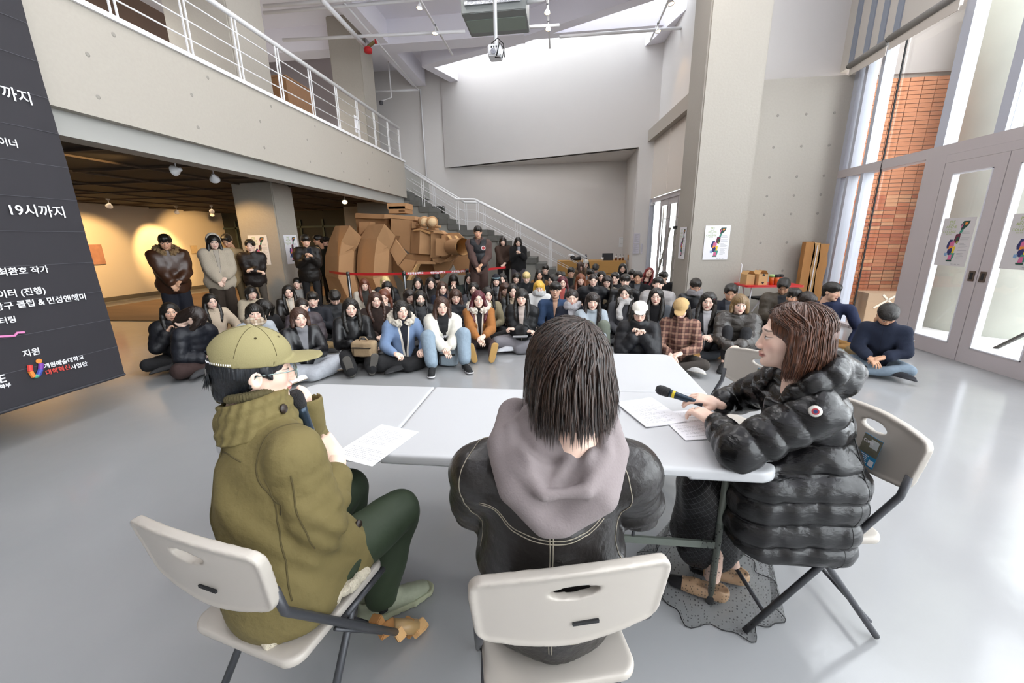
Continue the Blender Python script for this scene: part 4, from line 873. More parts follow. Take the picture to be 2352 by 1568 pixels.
# air conditioner
t = empty('air_conditioner', (-1.08, 7.2, 5.0), 0, 'ceiling air conditioner with four round nozzles and grey underside', 'air conditioner')
ac = mat('ac_grey', '7A7D7C', .5); MB().box((-.52, 0, 0), (.5, .75, .5)).build('case', ac, t, bevel=.01)
MB().box((-.42, -.05, .16), (.34, .03, .56)).build('nozzle_plate', paper, t, bevel=.005); MB().box((-.46, -.03, .1), (.42, .0, .15)).build('foil_tape', mat('foil', 'C6C8CC', .2, metal=.9, bump=.6, bscale=30), t); MB().box((-.49, .2, -.008), (.47, .6, 0)).build('intake_grille', mat('grille_green', '88938A', .5), t)
for i in range(4):
    x = -.33+.19*i; nz = MB().lathe([(.088, 0), (.088, -.02), (.07, -.025), (.06, -.005), (0, -.0)], (x, -.05, .36), 24, axis='y').build('nozzle', white_metal, t, True); MB().lathe([(.03, -.03), (.0, -.035)], (x+.02*(i-1.5), -.05, .34), 14, axis='y').build('nozzle_slot', black_ink, nz)
MB().tube([(.5, .2, .2), (.75, .2, .22), (.85, .1, .4), (.86, 0, .9)], .05, 12).build('drain_hose', white_metal, t, True)
mb = MB()
for x in (-.5, .48):
    for y in (.05, .7): mb.tube([(x, y, .5), (x, y, 2.15)], .006, 6)
mb.build('hanger_rod', steel, t)
pp = aty(1139, 118, 5.6)
t = empty('ceiling_projector', (pp[0], 5.6, pp[2]), 0, 'white projector box with cables on a long white pole', 'projector'); MB().box((-.09, -.08, -.07), (.07, .12, .05)).build('case', white_metal, t, bevel=.012)
MB().tube([(0, 0, .05), (0, 0, 7.2-pp[2])], .023, 14).build('pole', white_metal, t, True); MB().lathe([(.03, 0), (.03, -.02), (0, -.022)], (-.02, -.08, -.03), 16, axis='y').build('lens', mat('lens', '888890', .1), t)
for i in range(3): MB().box((-.05+.03*i, -.082, .01), (-.035+.03*i, -.08, .03)).build('port', black_ink, t)
MB().tube([(.02, -.09, -.08), (.06, -.1, .05), (.11, -.06, .0), (.09, -.09, -.11), (.0, -.1, -.1)], .007, 8).tube([(-.04, -.09, .05), (.04, -.1, .1), (.1, -.04, .06), (.11, -.03, -.08)], .006, 8).build('cable', black_ink, t, True)
p = aty(875, 232, 13.4); t = empty('security_camera', tuple(p), 0, 'small dome camera on an arm at the rear ceiling corner', 'camera'); MB().tube([(0, 0, 0), (.35, 0, .08), (.35, 0, 7.2-p[2])], .02, 8).build('arm', white_metal, t); MB().lathe([(0, -.12), (.05, -.1), (.06, -.03), (.05, 0)], n=14).build('dome', mat('dome_dark', '44444A', .2), t, True)
p = aty(1786, 43, 8.3); t = empty('wall_camera', (3.36, 8.35, p[2]), 0, 'tiny camera on the right edge of the big column', 'camera'); MB().box((-.16, -.02, -.02), (.0, .02, .02)).build('arm', white_metal, t); MB().lathe([(.03, -.03), (.03, .05)], (.03, 0, 0), 12, axis='x').build('dome', MATS['dome_dark'], t)
# gallery spots
gl = 'warm track spotlights of the gallery'
warm = (1, .56, .2)
for px, py, aim, lab, pw in ((400, 375, (-10.5, 4.6, 1.8), 'large white gallery spotlight aimed left, nearest the banner', 160), (488, 395, (-6.2, 7.3, 1.5), 'second large gallery spotlight, aimed at the poster column', 0), (248, 465, (-13, 9.9, 1.4), 'small gallery spotlight nearest the banner by the far wall', 520), (404, 482, (-13, 11.8, 1.4), 'small gallery spotlight in the middle of the far wall', 520), (485, 480, (-13, 13.1, 1.4), 'small gallery spotlight beside the poster column', 520), (485, 488, (-12.5, 14, 1.4), 'lower small gallery spotlight beside the poster column', 0), (790, 457, (-4.8, 8.9, 1.6), 'bright gallery spotlight above the cardboard machine', 110)):
    p = atz(px, py, 2.6)
    if py < 480 and px > 300 or px == 790: p = atz(px, py-8, 2.66)
    else: p = atz(px, py-6, 2.66); p[0] = max(p[0], -12.3)
    lamp_head('gallery_spotlight', (p[0], p[1], 2.66), aim, lab, pw, gl, size=.07, sp=pw > 0, ang=58)
spot('column_spot', (-6.6, 6.5, 2.55), (-6.1, 7.7, 1.35), 120, angle=75); spot('gallery_spot', (-11.6, 8.0, 2.6), (-13, 8.0, 1.5), 260, angle=90); area('gallery_fill', (-9.5, 10.5, 2.6), (0, 0, 0), 4, 4, 110, (1, .70, .42))
sf = mat('skin_painting', 'A97C68', .6, var=.35, bscale=6)
for y0, z0, w, h, lab in ((9.72, 1.06, .42, .55, 'painting of a nose and mouth on the warm gallery wall'), (11.66, 1.27, .26, .24, 'small pale picture behind the man in the brown jacket'), (12.96, 1.25, .24, .28, 'small pale relief picture between the two standing figures')):
    t = empty('gallery_picture', (-12.97, y0, z0), 0, lab, 'picture'); B((-.03, 0, 0), (.01, w, h)).build('canvas_side', mat('canvas_side', 'B9A98F', .8), t); B((.01, .005, .005), (.014, w-.005, h-.005)).build('painted_face', sf if w > .4 else mat('pale_canvas', 'CDB58F', .7, var=.15, bscale=20), t)
o = B((-11.8, 7.3, .0), (-7.0, 13.5, .012)).build('painted_floor_sheet', mat('kraft_floor', '94785A', .75, var=.45, bscale=1.6, stretch=(.5, 2, 1))); tag(o, 'brown patchwork sheet covering the gallery floor', 'floor covering')
for x0, z0, w, h, y, lab in ((-7.9, .6, 1.5, .9, 13.2, 'large silvery picture panel at the rear of the gallery'), (-6.1, 1.45, .7, .45, 13.6, 'pale board behind the left claw of the cardboard machine')):
    t = empty('display_panel', (x0, y, 0), 0, lab, 'panel'); B((0, 0, z0), (w, .05, z0+h)).build('board', mat('silver_print', 'B69A7C', .4, var=.4, bscale=2) if w > 1 else mat('pale_board2', 'C9B598', .7), t); B((.1, .0, 0), (.14, .04, z0)).build('support', dark_steel, t); B((w-.14, .0, 0), (w-.1, .04, z0)).build('support', dark_steel, t)
# balcony things
wp = aty(625, 225, 8.7); t = empty('wooden_cabinet', (-5.6, 8.4, 3.78), 0, 'wood-grain box cabinet behind the balcony railing', 'cabinet'); wgm = mat('wood_grain', '8A6545', .5, var=.2, bscale=6, stretch=(8, 8, 1)); B((-.55, 0, 0), (.1, .9, 1.0)).build('body', wgm, t); B((-.56, -.01, 1.0), (.11, .91, 1.03)).build('top', wgm, t)
p = aty(806, 255, 9.4); o = B((-4.62, 9.35, 3.95), (-4.61, 9.56, 4.3)).build('railing_notice', paper); tag(o, 'small white notice hung on the balcony railing', 'notice')
# floor items right rear
def pile(name, c, rads, m, label, cat, h=.014, seed=0):
    r2 = np.random.default_rng(seed); ps = [el((r2.normal(0, rads[0]*.4), r2.normal(0, rads[1]*.4), rads[2]*.6+r2.uniform(0, .02)), (rads[0]*r2.uniform(.5, .9), rads[1]*r2.uniform(.5, .9), rads[2]*r2.uniform(.5, .8))) for _ in range(5)]
    o = sdf(name, DISP(U(ps, .03), wr(.012, 35, 40, 38, ph=seed)), (-rads[0]*2, -rads[1]*2, -.0), (rads[0]*2, rads[1]*2, rads[2]*2.4), h, m, None, Matrix.Translation(c)); return tag(o, label, cat)
pile('dark_coat', (4.15, 7.75, .35), (.16, .14, .12), mat('black_fabric'), 'black coat heaped in front of the tall cardboard', 'coat')
carton(4.2, 7.8, 0, .35, .3, .36, .1, 'low box under the heaped black coat', False, lb, False)
# ================================================================ PEOPLE: materials
def nd(nt, t, **k):
    n = nt.nodes.new(t)
    for a, v in k.items(): setattr(n, a, v)
    return n
def skin(name, base, lip='B0605A', brow='2A2220', blush='D98F7F', rough=.48):
    if name in MATS: return MATS[name]
    m = bpy.data.materials.new(name); m.use_nodes = True; nt = m.node_tree; N = nt.nodes; L = nt.links; b = N['Principled BSDF']; MATS[name] = m
    b.inputs['Roughness'].default_value = rough; b.inputs['Subsurface Weight'].default_value = .0; b.inputs['Specular IOR Level'].default_value = .4
    at = nd(nt, 'ShaderNodeAttribute', attribute_name='fc'); sp = nd(nt, 'ShaderNodeSeparateXYZ'); L.new(at.outputs['Vector'], sp.inputs[0])
    def mth(op, a, b_=None, c=None):
        n = nd(nt, 'ShaderNodeMath', operation=op)
        for i, v in enumerate((a, b_, c)):
            if v is None: continue
            if isinstance(v, (int, float)): n.inputs[i].default_value = v
            else: L.new(v, n.inputs[i])
        return n.outputs[0]
    X, Y, Z = sp.outputs; AX = mth('ABSOLUTE', X)
    fr = mth('GREATER_THAN', Y, .03)
    def ell(cx, cz, rx, rz, soft=.35, x=AX, tilt=0.):
        dx = mth('DIVIDE', mth('SUBTRACT', x, cx), rx); zz = mth('SUBTRACT', Z, cz)
        if tilt: zz = mth('SUBTRACT', zz, mth('MULTIPLY', mth('SUBTRACT', x, cx), tilt))
        dz = mth('DIVIDE', zz, rz); r = mth('SQRT', mth('ADD', mth('MULTIPLY', dx, dx), mth('MULTIPLY', dz, dz)))
        mr = nd(nt, 'ShaderNodeMapRange'); mr.interpolation_type = 'SMOOTHSTEP'; L.new(r, mr.inputs[0]); mr.inputs[1].default_value = 1+soft; mr.inputs[2].default_value = 1-soft; mr.inputs[3].default_value = 0; mr.inputs[4].default_value = 1
        return mth('MULTIPLY', mr.outputs[0], fr)
    cur = None
    def lay(mask, col, amt=1.):
        nonlocal cur
        mx = nd(nt, 'ShaderNodeMix', data_type='RGBA'); L.new(mth('MULTIPLY', mask, amt) if amt < 1 else mask, mx.inputs[0])
        if cur is None: mx.inputs[6].default_value = (*lin(base), 1)
        else: L.new(cur, mx.inputs[6])
        mx.inputs[7].default_value = (*lin(col), 1); cur = mx.outputs[2]
    lay(ell(.038, -.022, .024, .02, .8), blush, .35)
    lay(ell(0, -.062, .026, .0095, .3, x=X), lip, .85)
    lay(ell(0, -.0615, .024, .0012, .5, x=X), '5A2A2A', .8)
    lay(ell(.031, .0335, .0185, .0030, .4, tilt=-.08), brow, .8)
    lay(ell(.031, .0075, .0165, .0072, .5), '6E4A3C', .35)
    lay(ell(.031, .0065, .0145, .0052, .15), 'D3C9C2'); lay(ell(.031, .0070, .0066, .0056, .15), '1B1412'); lay(ell(.031, .0116, .0160, .0017, .5, tilt=-.05), '1E1614', .9)
    lay(ell(.008, -.0415, .0035, .002, .5), '7A4A40', .6)
    L.new(cur, b.inputs['Base Color']); return m
SK = {'light': skin('skin_light', 'EFCDBA'), 'mid': skin('skin_mid', 'E0B69C', 'A55F55'), 'tan': skin('skin_tan', 'D0A283', '995548')}
def hairmat(name, col, hi=None):
    if name in MATS: return MATS[name]
    m = mat(name, col, .33, spec=.5); nt = m.node_tree; N = nt.nodes; L = nt.links; b = N['Principled BSDF']
    at = nd(nt, 'ShaderNodeTexCoord'); mp = nd(nt, 'ShaderNodeMapping'); mp.inputs['Scale'].default_value = (1, 1, .07); L.new(at.outputs['Object'], mp.inputs[0])
    nz = nd(nt, 'ShaderNodeTexNoise'); nz.inputs['Scale'].default_value = 260; nz.inputs['Detail'].default_value = 3; L.new(mp.outputs[0], nz.inputs[0])
    cr = nd(nt, 'ShaderNodeValToRGB'); c = lin(col); h = lin(hi) if hi else tuple(min(1, x*1.9+.008) for x in c)
    cr.color_ramp.elements[0].position = .35; cr.color_ramp.elements[1].position = .7; cr.color_ramp.elements[0].color = (*[x*.75 for x in c], 1); cr.color_ramp.elements[1].color = (*h, 1)
    L.new(nz.outputs['Fac'], cr.inputs[0]); L.new(cr.outputs[0], b.inputs['Base Color'])
    bp = nd(nt, 'ShaderNodeBump'); bp.inputs['Strength'].default_value = .5; bp.inputs['Distance'].default_value = .004; L.new(nz.outputs['Fac'], bp.inputs['Height']); L.new(bp.outputs[0], b.inputs['Normal']); return m
HAIRC = dict(black='17130F', dark='211814', brown='3A241A', auburn='5A2E1C', wine='4A1620', red='6E1A1C', blond='C9AE78', yellow='CF9A3C', ginger='6B3A20', mixed='6A5334')
def hm(c): return hairmat('hair_'+c, HAIRC[c])
def cloth(kind, col):
    n = 'cloth_%s_%s' % (kind, col)
    if kind == 'leather': return mat(n, col, .36, bump=.28, bscale=11, spec=.5)
    if kind == 'puffer': return mat(n, col, .5, bump=.32, bscale=20, spec=.35)
    if kind == 'shiny': return mat(n, col, .25, bump=.45, bscale=20, spec=.6)
    if kind == 'fleece': return mat(n, col, .95, bump=.8, bscale=150, var=.06)
    if kind == 'denim': return mat(n, col, .85, bump=.25, bscale=30, var=.18)
    if kind == 'wool': return mat(n, col, .95, bump=.12, bscale=160, var=.1)
    return mat(n, col, .88, bump=.3, bscale=18, var=.05)
def cloth2(kind, col, inner, trim=None, base=None):
    k = 'open_%s_%s_%s_%s' % (kind, col, inner, trim)
    if k in MATS: return MATS[k]
    m = (base or cloth(kind, col)).copy(); m.name = k; MATS[k] = m; nt = m.node_tree; N = nt.nodes; L = nt.links; b = N['Principled BSDF']
    at = nd(nt, 'ShaderNodeAttribute', attribute_name='fc'); sp = nd(nt, 'ShaderNodeSeparateXYZ'); L.new(at.outputs['Vector'], sp.inputs[0])
    def step(thr, src=0): g = nd(nt, 'ShaderNodeMath', operation='LESS_THAN'); g.inputs[1].default_value = thr; L.new(sp.outputs[src], g.inputs[0]); return g.outputs[0]
    def mixc(fac, c2):
        mx = nd(nt, 'ShaderNodeMix', data_type='RGBA'); L.new(fac, mx.inputs[0]); s = b.inputs['Base Color']
        if s.is_linked: L.new(s.links[0].from_socket, mx.inputs[6])
        else: mx.inputs[6].default_value = s.default_value[:]
        mx.inputs[7].default_value = (*lin(c2), 1); L.new(mx.outputs[2], s); return mx
    if trim: mixc(step(.026), trim)
    mixc(step(.003), '101012' if not inner else '3A3838')
    if inner: mixc(step(0.0), inner)
    if inner:
        mr = nd(nt, 'ShaderNodeMath', operation='MAXIMUM'); g = step(0.0); ml = nd(nt, 'ShaderNodeMath', operation='MULTIPLY'); ml.inputs[1].default_value = .85; L.new(g, ml.inputs[0]); mr.inputs[1].default_value = b.inputs['Roughness'].default_value; L.new(ml.outputs[0], mr.inputs[0]); L.new(mr.outputs[0], b.inputs['Roughness'])
    return m
def plaid(name, a, b, c):
    if name in MATS: return MATS[name]
    m = mat(name, a, .9); nt = m.node_tree; N = nt.nodes; L = nt.links; tc = nd(nt, 'ShaderNodeTexCoord'); sp = nd(nt, 'ShaderNodeSeparateXYZ'); L.new(tc.outputs['Object'], sp.inputs[0]); cur = None
    for ax_, fq, col in ((0, 14, b), (2, 14, b), (0, 28, c), (2, 28, c)):
        s = nd(nt, 'ShaderNodeMath', operation='MULTIPLY'); s.inputs[1].default_value = fq; L.new(sp.outputs[ax_], s.inputs[0]); f = nd(nt, 'ShaderNodeMath', operation='FRACT'); L.new(s.outputs[0], f.inputs[0])
        g = nd(nt, 'ShaderNodeMath', operation='LESS_THAN'); g.inputs[1].default_value = .38 if fq == 14 else .14; L.new(f.outputs[0], g.inputs[0]); h = nd(nt, 'ShaderNodeMath', operation='MULTIPLY'); h.inputs[1].default_value = .6; L.new(g.outputs[0], h.inputs[0])
        mx = nd(nt, 'ShaderNodeMix', data_type='RGBA'); L.new(h.outputs[0], mx.inputs[0]); mx.inputs[7].default_value = (*lin(col), 1)
        if cur is None: mx.inputs[6].default_value = (*lin(a), 1)
        else: L.new(cur, mx.inputs[6])
        cur = mx.outputs[2]
    L.new(cur, N['Principled BSDF'].inputs[0]); return m
# ================================================================ PEOPLE: head, hair, hands
def head_sdf(male=False, neck=True, fine=False):
    w = 1.04 if male else 1.0; j = .052 if male else .046
    ps = [el((0, -.012, .035), (.074*w, .092, .083)), (el((0, .022, -.022), (.065*w, .066, .080)), .02), (el((0, .034, -.070), (j, .046, .036)), .025), (el((0, .071, -.094), (.021 if male else .017, .018, .015)), .02),
          (el((.036, .056, -.018), (.026, .023, .024)), .02), (el((-.036, .056, -.018), (.026, .023, .024)), .02), (el((0, .079, .03), (.046, .012, .010)), .015)]
    sk = U(ps, .02); sk = SUB(sk, U([el((.031, .100, .007), (.019, .016, .0115)), el((-.031, .100, .007), (.019, .016, .0115))], 0), .012)
    ps2 = [sk, (el((.031, .0755, .006), (.0145, .0125, .0115)), .004), (el((-.031, .0755, .006), (.0145, .0125, .0115)), .004), (rc((0, .086, .010), (0, .104 if male else .1015, -.029), .0065, .0105 if male else .0092), .012), (el((.0115, .096, -.034), (.008, .010, .0075)), .006), (el((-.0115, .096, -.034), (.008, .010, .0075)), .006),
           (el((0, .0885, -.057), (.021, .009, .006)), .006), (el((0, .0870, -.067), (.018, .009, .0065)), .006), (el((.076*w, -.006, -.004), (.009, .019, .030)), .008), (el((-.076*w, -.006, -.004), (.009, .019, .030)), .008)]
    if neck: ps2.append((pl([(0, -.02, -.06), (0, -.035, -.13), (0, -.045, -.20)], [.05, .052*(1.08 if male else .92), .06]), .025))
    f = U(ps2, .008)
    if fine: f = SUB(f, U([el((.082*w, .0, -.002), (.006, .011, .018)), el((-.082*w, .0, -.002), (.006, .011, .018)), el((0, .100, -.0617), (.02, .012, .0012))], 0), .004)
    return f
_HT = {}
def head_tpl(male, h):
    k = (male, h)
    if k not in _HT:
        v, q = nets(head_sdf(male, fine=h < .004), (-.11, -.13, -.225), (.11, .135, .135), h); _HT[k] = (v, q)
    return _HT[k]
def strand(amp=.003, n=26, zf=5.):
    def g(P):
        a = np.arctan2(P[:, 0], P[:, 1]+.02); r = np.maximum(np.sqrt(P[:, 0]**2+P[:, 1]**2), .02)
        return amp*np.sin(a*n+1.8*np.sin(P[:, 2]*zf+a*3)+P[:, 2]*12)*np.minimum(r/.07, 1)
    return g
def hair_sdf(style, n=56, amp=.0026):
    cap = [el((0, -.014, .040), (.087, .104, .094))]
    facecut = el((0, .128, -.028), (.068, .080, .102))        # open forehead
    if style in ('long', 'wavy', 'bob', 'drape', 'part'): facecut = U([facecut, (el((0, .135, .030), (.058, .082, .060)), .01)], 0)
    bangcut = el((0, .13, -.042), (.067, .082, .084))
    low = []
    if style in ('long', 'longbangs', 'wavy'):
        e = .02 if style == 'wavy' else 0
        for s in (-1, 1):
            low.append((pl([(s*.066, .0, .05), (s*(.085), .005, -.02), (s*(.094+e), .02, -.11), (s*(.094+e*.6), .055, -.20), (s*.078, .085, -.29), (s*.07, .095, -.34)], [.03, .023, .030, .030, .022, .004]), .03))
            low.append((pl([(s*.07, -.03, .0), (s*(.10+e), -.02, -.13), (s*.11, .02, -.23), (s*.10, .05, -.30)], [.03, .032, .028, .006]), .03))
        low.append((pl([(0, -.05, .02), (0, -.075, -.1), (0, -.085, -.22), (0, -.08, -.32)], [.085, .078, .072, .05]), .03))
    elif style in ('bob', 'bobbangs'):
        for s in (-1, 1): low.append((pl([(s*.066, .0, .05), (s*.085, .012, -.02), (s*.088, .028, -.085)], [.03, .028, .022]), .03))
        low.append((pl([(0, -.045, .02), (0, -.06, -.07)], [.085, .07]), .03))
    elif style in ('short', 'bowl', 'crop', 'part'):
        low.append((pl([(0, -.04, .02), (0, -.055, -.045)], [.08, .055]), .03)); cap = [el((0, -.012, .045), (.088, .104, .092)), (el((0, .055, .075), (.065, .045, .042)), .03)]
    elif style == 'tied':
        cap = [el((0, -.014, .038), (.081, .099, .089))]; low.append((el((0, -.10, .0), (.035, .04, .04)), .02)); low.append((pl([(0, -.045, .02), (0, -.055, -.03)], [.078, .055]), .03))
    elif style == 'drape':      # head bowed, hair hanging forward over the face
        for s in (-1, 1): low.append((pl([(s*.05, .05, .07), (s*.066, .085, -.02), (s*.06, .11, -.14), (s*.05, .12, -.24)], [.035, .036, .034, .015]), .03))
        low.append((pl([(0, -.05, .02), (0, -.075, -.1), (0, -.06, -.22)], [.085, .078, .05]), .03)); facecut = el((0, .15, -.05), (.02, .08, .09))
    body = U(cap+low, .03)
    cut = bangcut if style in ('longbangs', 'bobbangs', 'short') else el((0, .13, -.058), (.060, .08, .080)) if style == 'bowl' else facecut
    f = SUB(DISP(body, strand(amp, n)), cut, .012)
    if style in ('short', 'bowl', 'crop', 'part', 'tied'):   # free the ears and the neck
        f = SUB(f, U([el((.088, .02, -.03), (.03, .045, .042)), el((-.088, .02, -.03), (.03, .045, .042)), bx((0, 0, -.16), (.2, .2, .08))], 0), .01)
    if style in ('long', 'wavy', 'part', 'drape', 'bob'): f = SUB(f, pl([(0, .08, .155), (0, -.02, .155)], .022), .018)
    inner = el((0, -.01, .03), (.066, .082, .074)); return SUB(f, inner, 0) if style != 'x' else f
_HR = {}
def hair_tpl(style, h, mt):
    k = (style, h, mt.name)
    if k not in _HR:
        if (style, h) not in _HR: _HR[(style, h)] = nets(hair_sdf(style), (-.14, -.19, -.36), (.14, .17, .16), h)
        v, q = _HR[(style, h)]; o = qmesh('hair', v, q, mt); _HR[k] = o.data; bpy.data.objects.remove(o)
    return _HR[k]
def rotx(a): c, s = math.cos(a), math.sin(a); return np.array([[1, 0, 0], [0, c, -s], [0, s, c]])
def hand_sdf(curl=(25, 35, 30), r=.0082, spread=1., thumb='in'):
    """right hand: wrist at origin, fingers +Y, palm -Z, thumb on -X side"""
    ps = [bx((0, .045, 0), (.037, .042, .0135), .0125), (rc((0, -.02, 0), (0, .015, 0), .026, .028, (1, 1, 1.25)), .015)]
    for i, (x, L, b) in enumerate(((-.0285, .070, -2), (-.0095, .078, 0), (.0095, .073, 2), (.0275, .058, 5))):
        p = np.array([x, .084-(.004 if i in (0, 3) else 0), .0]); pts = [p]; a = 0
        for k, c in enumerate(curl):
            a += math.radians(c+(2*i-3)*1.5); l = L*(.44, .30, .26)[k]; p = p+np.array([math.sin(math.radians(b*spread))*l, math.cos(a)*l, -math.sin(a)*l]); pts.append(p)
        ps.append((pl(pts, [r*1.08, r*1.05, r*.95, r*.82]), .004))
    if thumb == 'in': T = [(-.028, .012, -.004), (-.050, .040, -.016), (-.052, .066, -.030), (-.042, .086, -.040)]
    else: T = [(-.028, .012, -.002), (-.056, .038, -.008), (-.070, .066, -.012), (-.076, .090, -.014)]
    ps.append((pl(T, [.015, .0115, .0098, .0082]), .008)); return U(ps, .004)
_HN = {}
def hand_tpl(curl, h, thumb='in'):
    k = (curl, h, thumb)
    if k not in _HN: _HN[k] = nets(hand_sdf(curl, r=.0078, thumb=thumb), (-.1, -.06, -.12), (.07, .19, .04), h)
    return _HN[k]
def tubeq(pts, r, n=8):
    V = []; Q = []; last = None; pts = [np.array(p, float) for p in pts]; rr = r if hasattr(r, '__len__') else [r]*len(pts)
    for i, p in enumerate(pts):
        d = pts[min(i+1, len(pts)-1)]-pts[max(i-1, 0)]; d /= np.linalg.norm(d)+1e-9
        if last is None: last = np.cross(d, (0.1, .9, .3))
        last = last-d*(last@d); last /= np.linalg.norm(last)+1e-9; o = np.cross(d, last)
        for k in range(n): a = 2*math.pi*k/n; V.append(p+(last*math.cos(a)+o*math.sin(a))*rr[i])
    for i in range(len(pts)-1):
        for k in range(n): Q.append((i*n+k, i*n+(k+1) % n, (i+1)*n+(k+1) % n, (i+1)*n+k))
    return np.array(V), np.array(Q)
def euler(y, p, r):
    """yaw left+, pitch down+, roll"""
    y, p, r = map(math.radians, (y, p, r)); Rz = np.array([[math.cos(y), -math.sin(y), 0], [math.sin(y), math.cos(y), 0], [0, 0, 1]]); Ry = np.array([[math.cos(r), 0, math.sin(r)], [0, 1, 0], [-math.sin(r), 0, math.cos(r)]])
    return Rz@rotx(-p)@Ry
def basis_from(d, up):
    """columns x,y,z with y=d and z close to up"""
    y = np.array(d, float); y /= np.linalg.norm(y)+1e-9; z = np.array(up, float); z = z-y*(z@y); z /= np.linalg.norm(z)+1e-9; x = np.cross(y, z); return np.stack([x, y, z], 1)
def ik(S, W, l1, l2, pole):
    S = np.array(S, float); W = np.array(W, float); d = W-S; L = np.linalg.norm(d); L2 = min(L, (l1+l2)*.995); u = d/(L+1e-9); W = S+u*L2
    a = (l1*l1-l2*l2+L2*L2)/(2*L2); hgt = math.sqrt(max(l1*l1-a*a, 1e-6)); p = np.array(pole, float); p = p-u*(p@u); p /= np.linalg.norm(p)+1e-9; return S+u*a+p*hgt, W
def M4(R, t): M = Matrix.Identity(4); [M.__setitem__(i, (*[float(R[i][k]) for k in range(3)], float(t[i]))) for i in range(3)]; return M
# ---- garments -----------------------------------------------------------
def jacket_sdf(J, puff=0., quilt=None, collar=.0, hood=False, hem=.0, fold=.005, ph=0., arm_r=.055, width=1., sleeve_end=.02, ak=.03):
    P, Cc, N, SL, SR = J['P'], J['C'], J['N'], J['SL'], J['SR']; ax_ = (N-P)/np.linalg.norm(N-P); f = J['fwd']
    R = basis_from(f, ax_); ps = [el(P+ax_*(.03-hem*.5)+f*.0, ((.165+puff)*width, .128+puff, .13+hem), R), (el((P+Cc)/2+ax_*.02, ((.150+puff)*width, .122+puff, .16), R), .06), (el(Cc, ((.158+puff)*width, .118+puff*.8, .17), R), .06), (rc(SL-(SL-SR)*.12, SR+(SL-SR)*.12, .062+puff*.8), .05)]
    def tors(Q, ps=ps):
        d = U(ps, .05)(Q)
        if quilt: z = (Q-P)@ax_; d = d-quilt[1]*(np.sqrt(np.abs(np.sin(np.pi*z/quilt[0])))-.7)
        return d
    out = [tors]
    for s in ('L', 'R'):
        S, E, W = J['S'+s], J['E'+s], J['W'+s]; We = E+(W-E)*(1-sleeve_end/np.linalg.norm(W-E)); r = arm_r+puff*.7
        out.append((pl([S, E, We], [r*1.18, r*1.02, r*.86], quilt or (.052, .0045)), ak))
    if collar:
        c = N+ax_*.035; out.append((pl([c+R@np.array([.068*math.cos(a), .066*math.sin(a), .012*math.sin(a)*-1]) for a in np.linspace(math.radians(100), math.radians(440), 11)], collar), .02))
    if hood: out.append((el(N-f*.085-ax_*.01, (.10, .055, .085), R), .02)); out.append((pl([N+R@np.array([.085*math.cos(a), .075*math.sin(a), .03-.03*math.sin(a)]) for a in np.linspace(math.radians(115), math.radians(425), 11)], .026), .02))
    g = U(out, .03); return DISP(g, wr(fold, 28, 24, 30, ph=ph)) if fold else g
def legs_sdf(J, r=(.084, .062, .047), fold=.005, ph=0., wide=0.):
    f = J['fwd']; ps = [el(J['P']+np.array([0, 0, -.0]), (.16, .13, .115), basis_from(f, (0, 0, 1)))]
    for s in 'LR':
        A = J['A'+s]; K = J['K'+s]; ps.append((pl([J['H'+s], K, K+(A-K)*(.86 if J['P'][2] < .2 else .93)], [r[0]+wide*.5, r[1]+wide, r[2]+wide]), .03))
    return DISP(U(ps, .03), wr(fold, 26, 30, 24, ph=ph))
def shoe(name, heel, toe, up, m, sole, parent, h=.008, s=1.):
    heel = np.array(heel, float); toe = np.array(toe, float); u = toe-heel; L = np.linalg.norm(u); R = basis_from(u, up); L = .265*s
    f = U([pl([(0, .0, .030), (0, L*.45, .034), (0, L*.80, .020)], [.040, .043, .034]), (el((0, -.0, .06), (.034, .036, .03)), .02)], .02)
    f = INT(f, lambda P: -P[:, 2]+.0); g = U([f, INT(INT(pl([(0, .0, .008), (0, L*.80, .008)], [.041, .047]), lambda P: P[:, 2]-.021), lambda P: -.004-P[:, 2])], 0)
    v, q = nets(g, (-.06, -.07, -.012), (.06, L+.06, .12), h); zc = v[q].mean(1)[:, 2]
    return qmesh(name, v, q, [m, sole], parent, M4(R, heel), (zc < .017).astype(int))
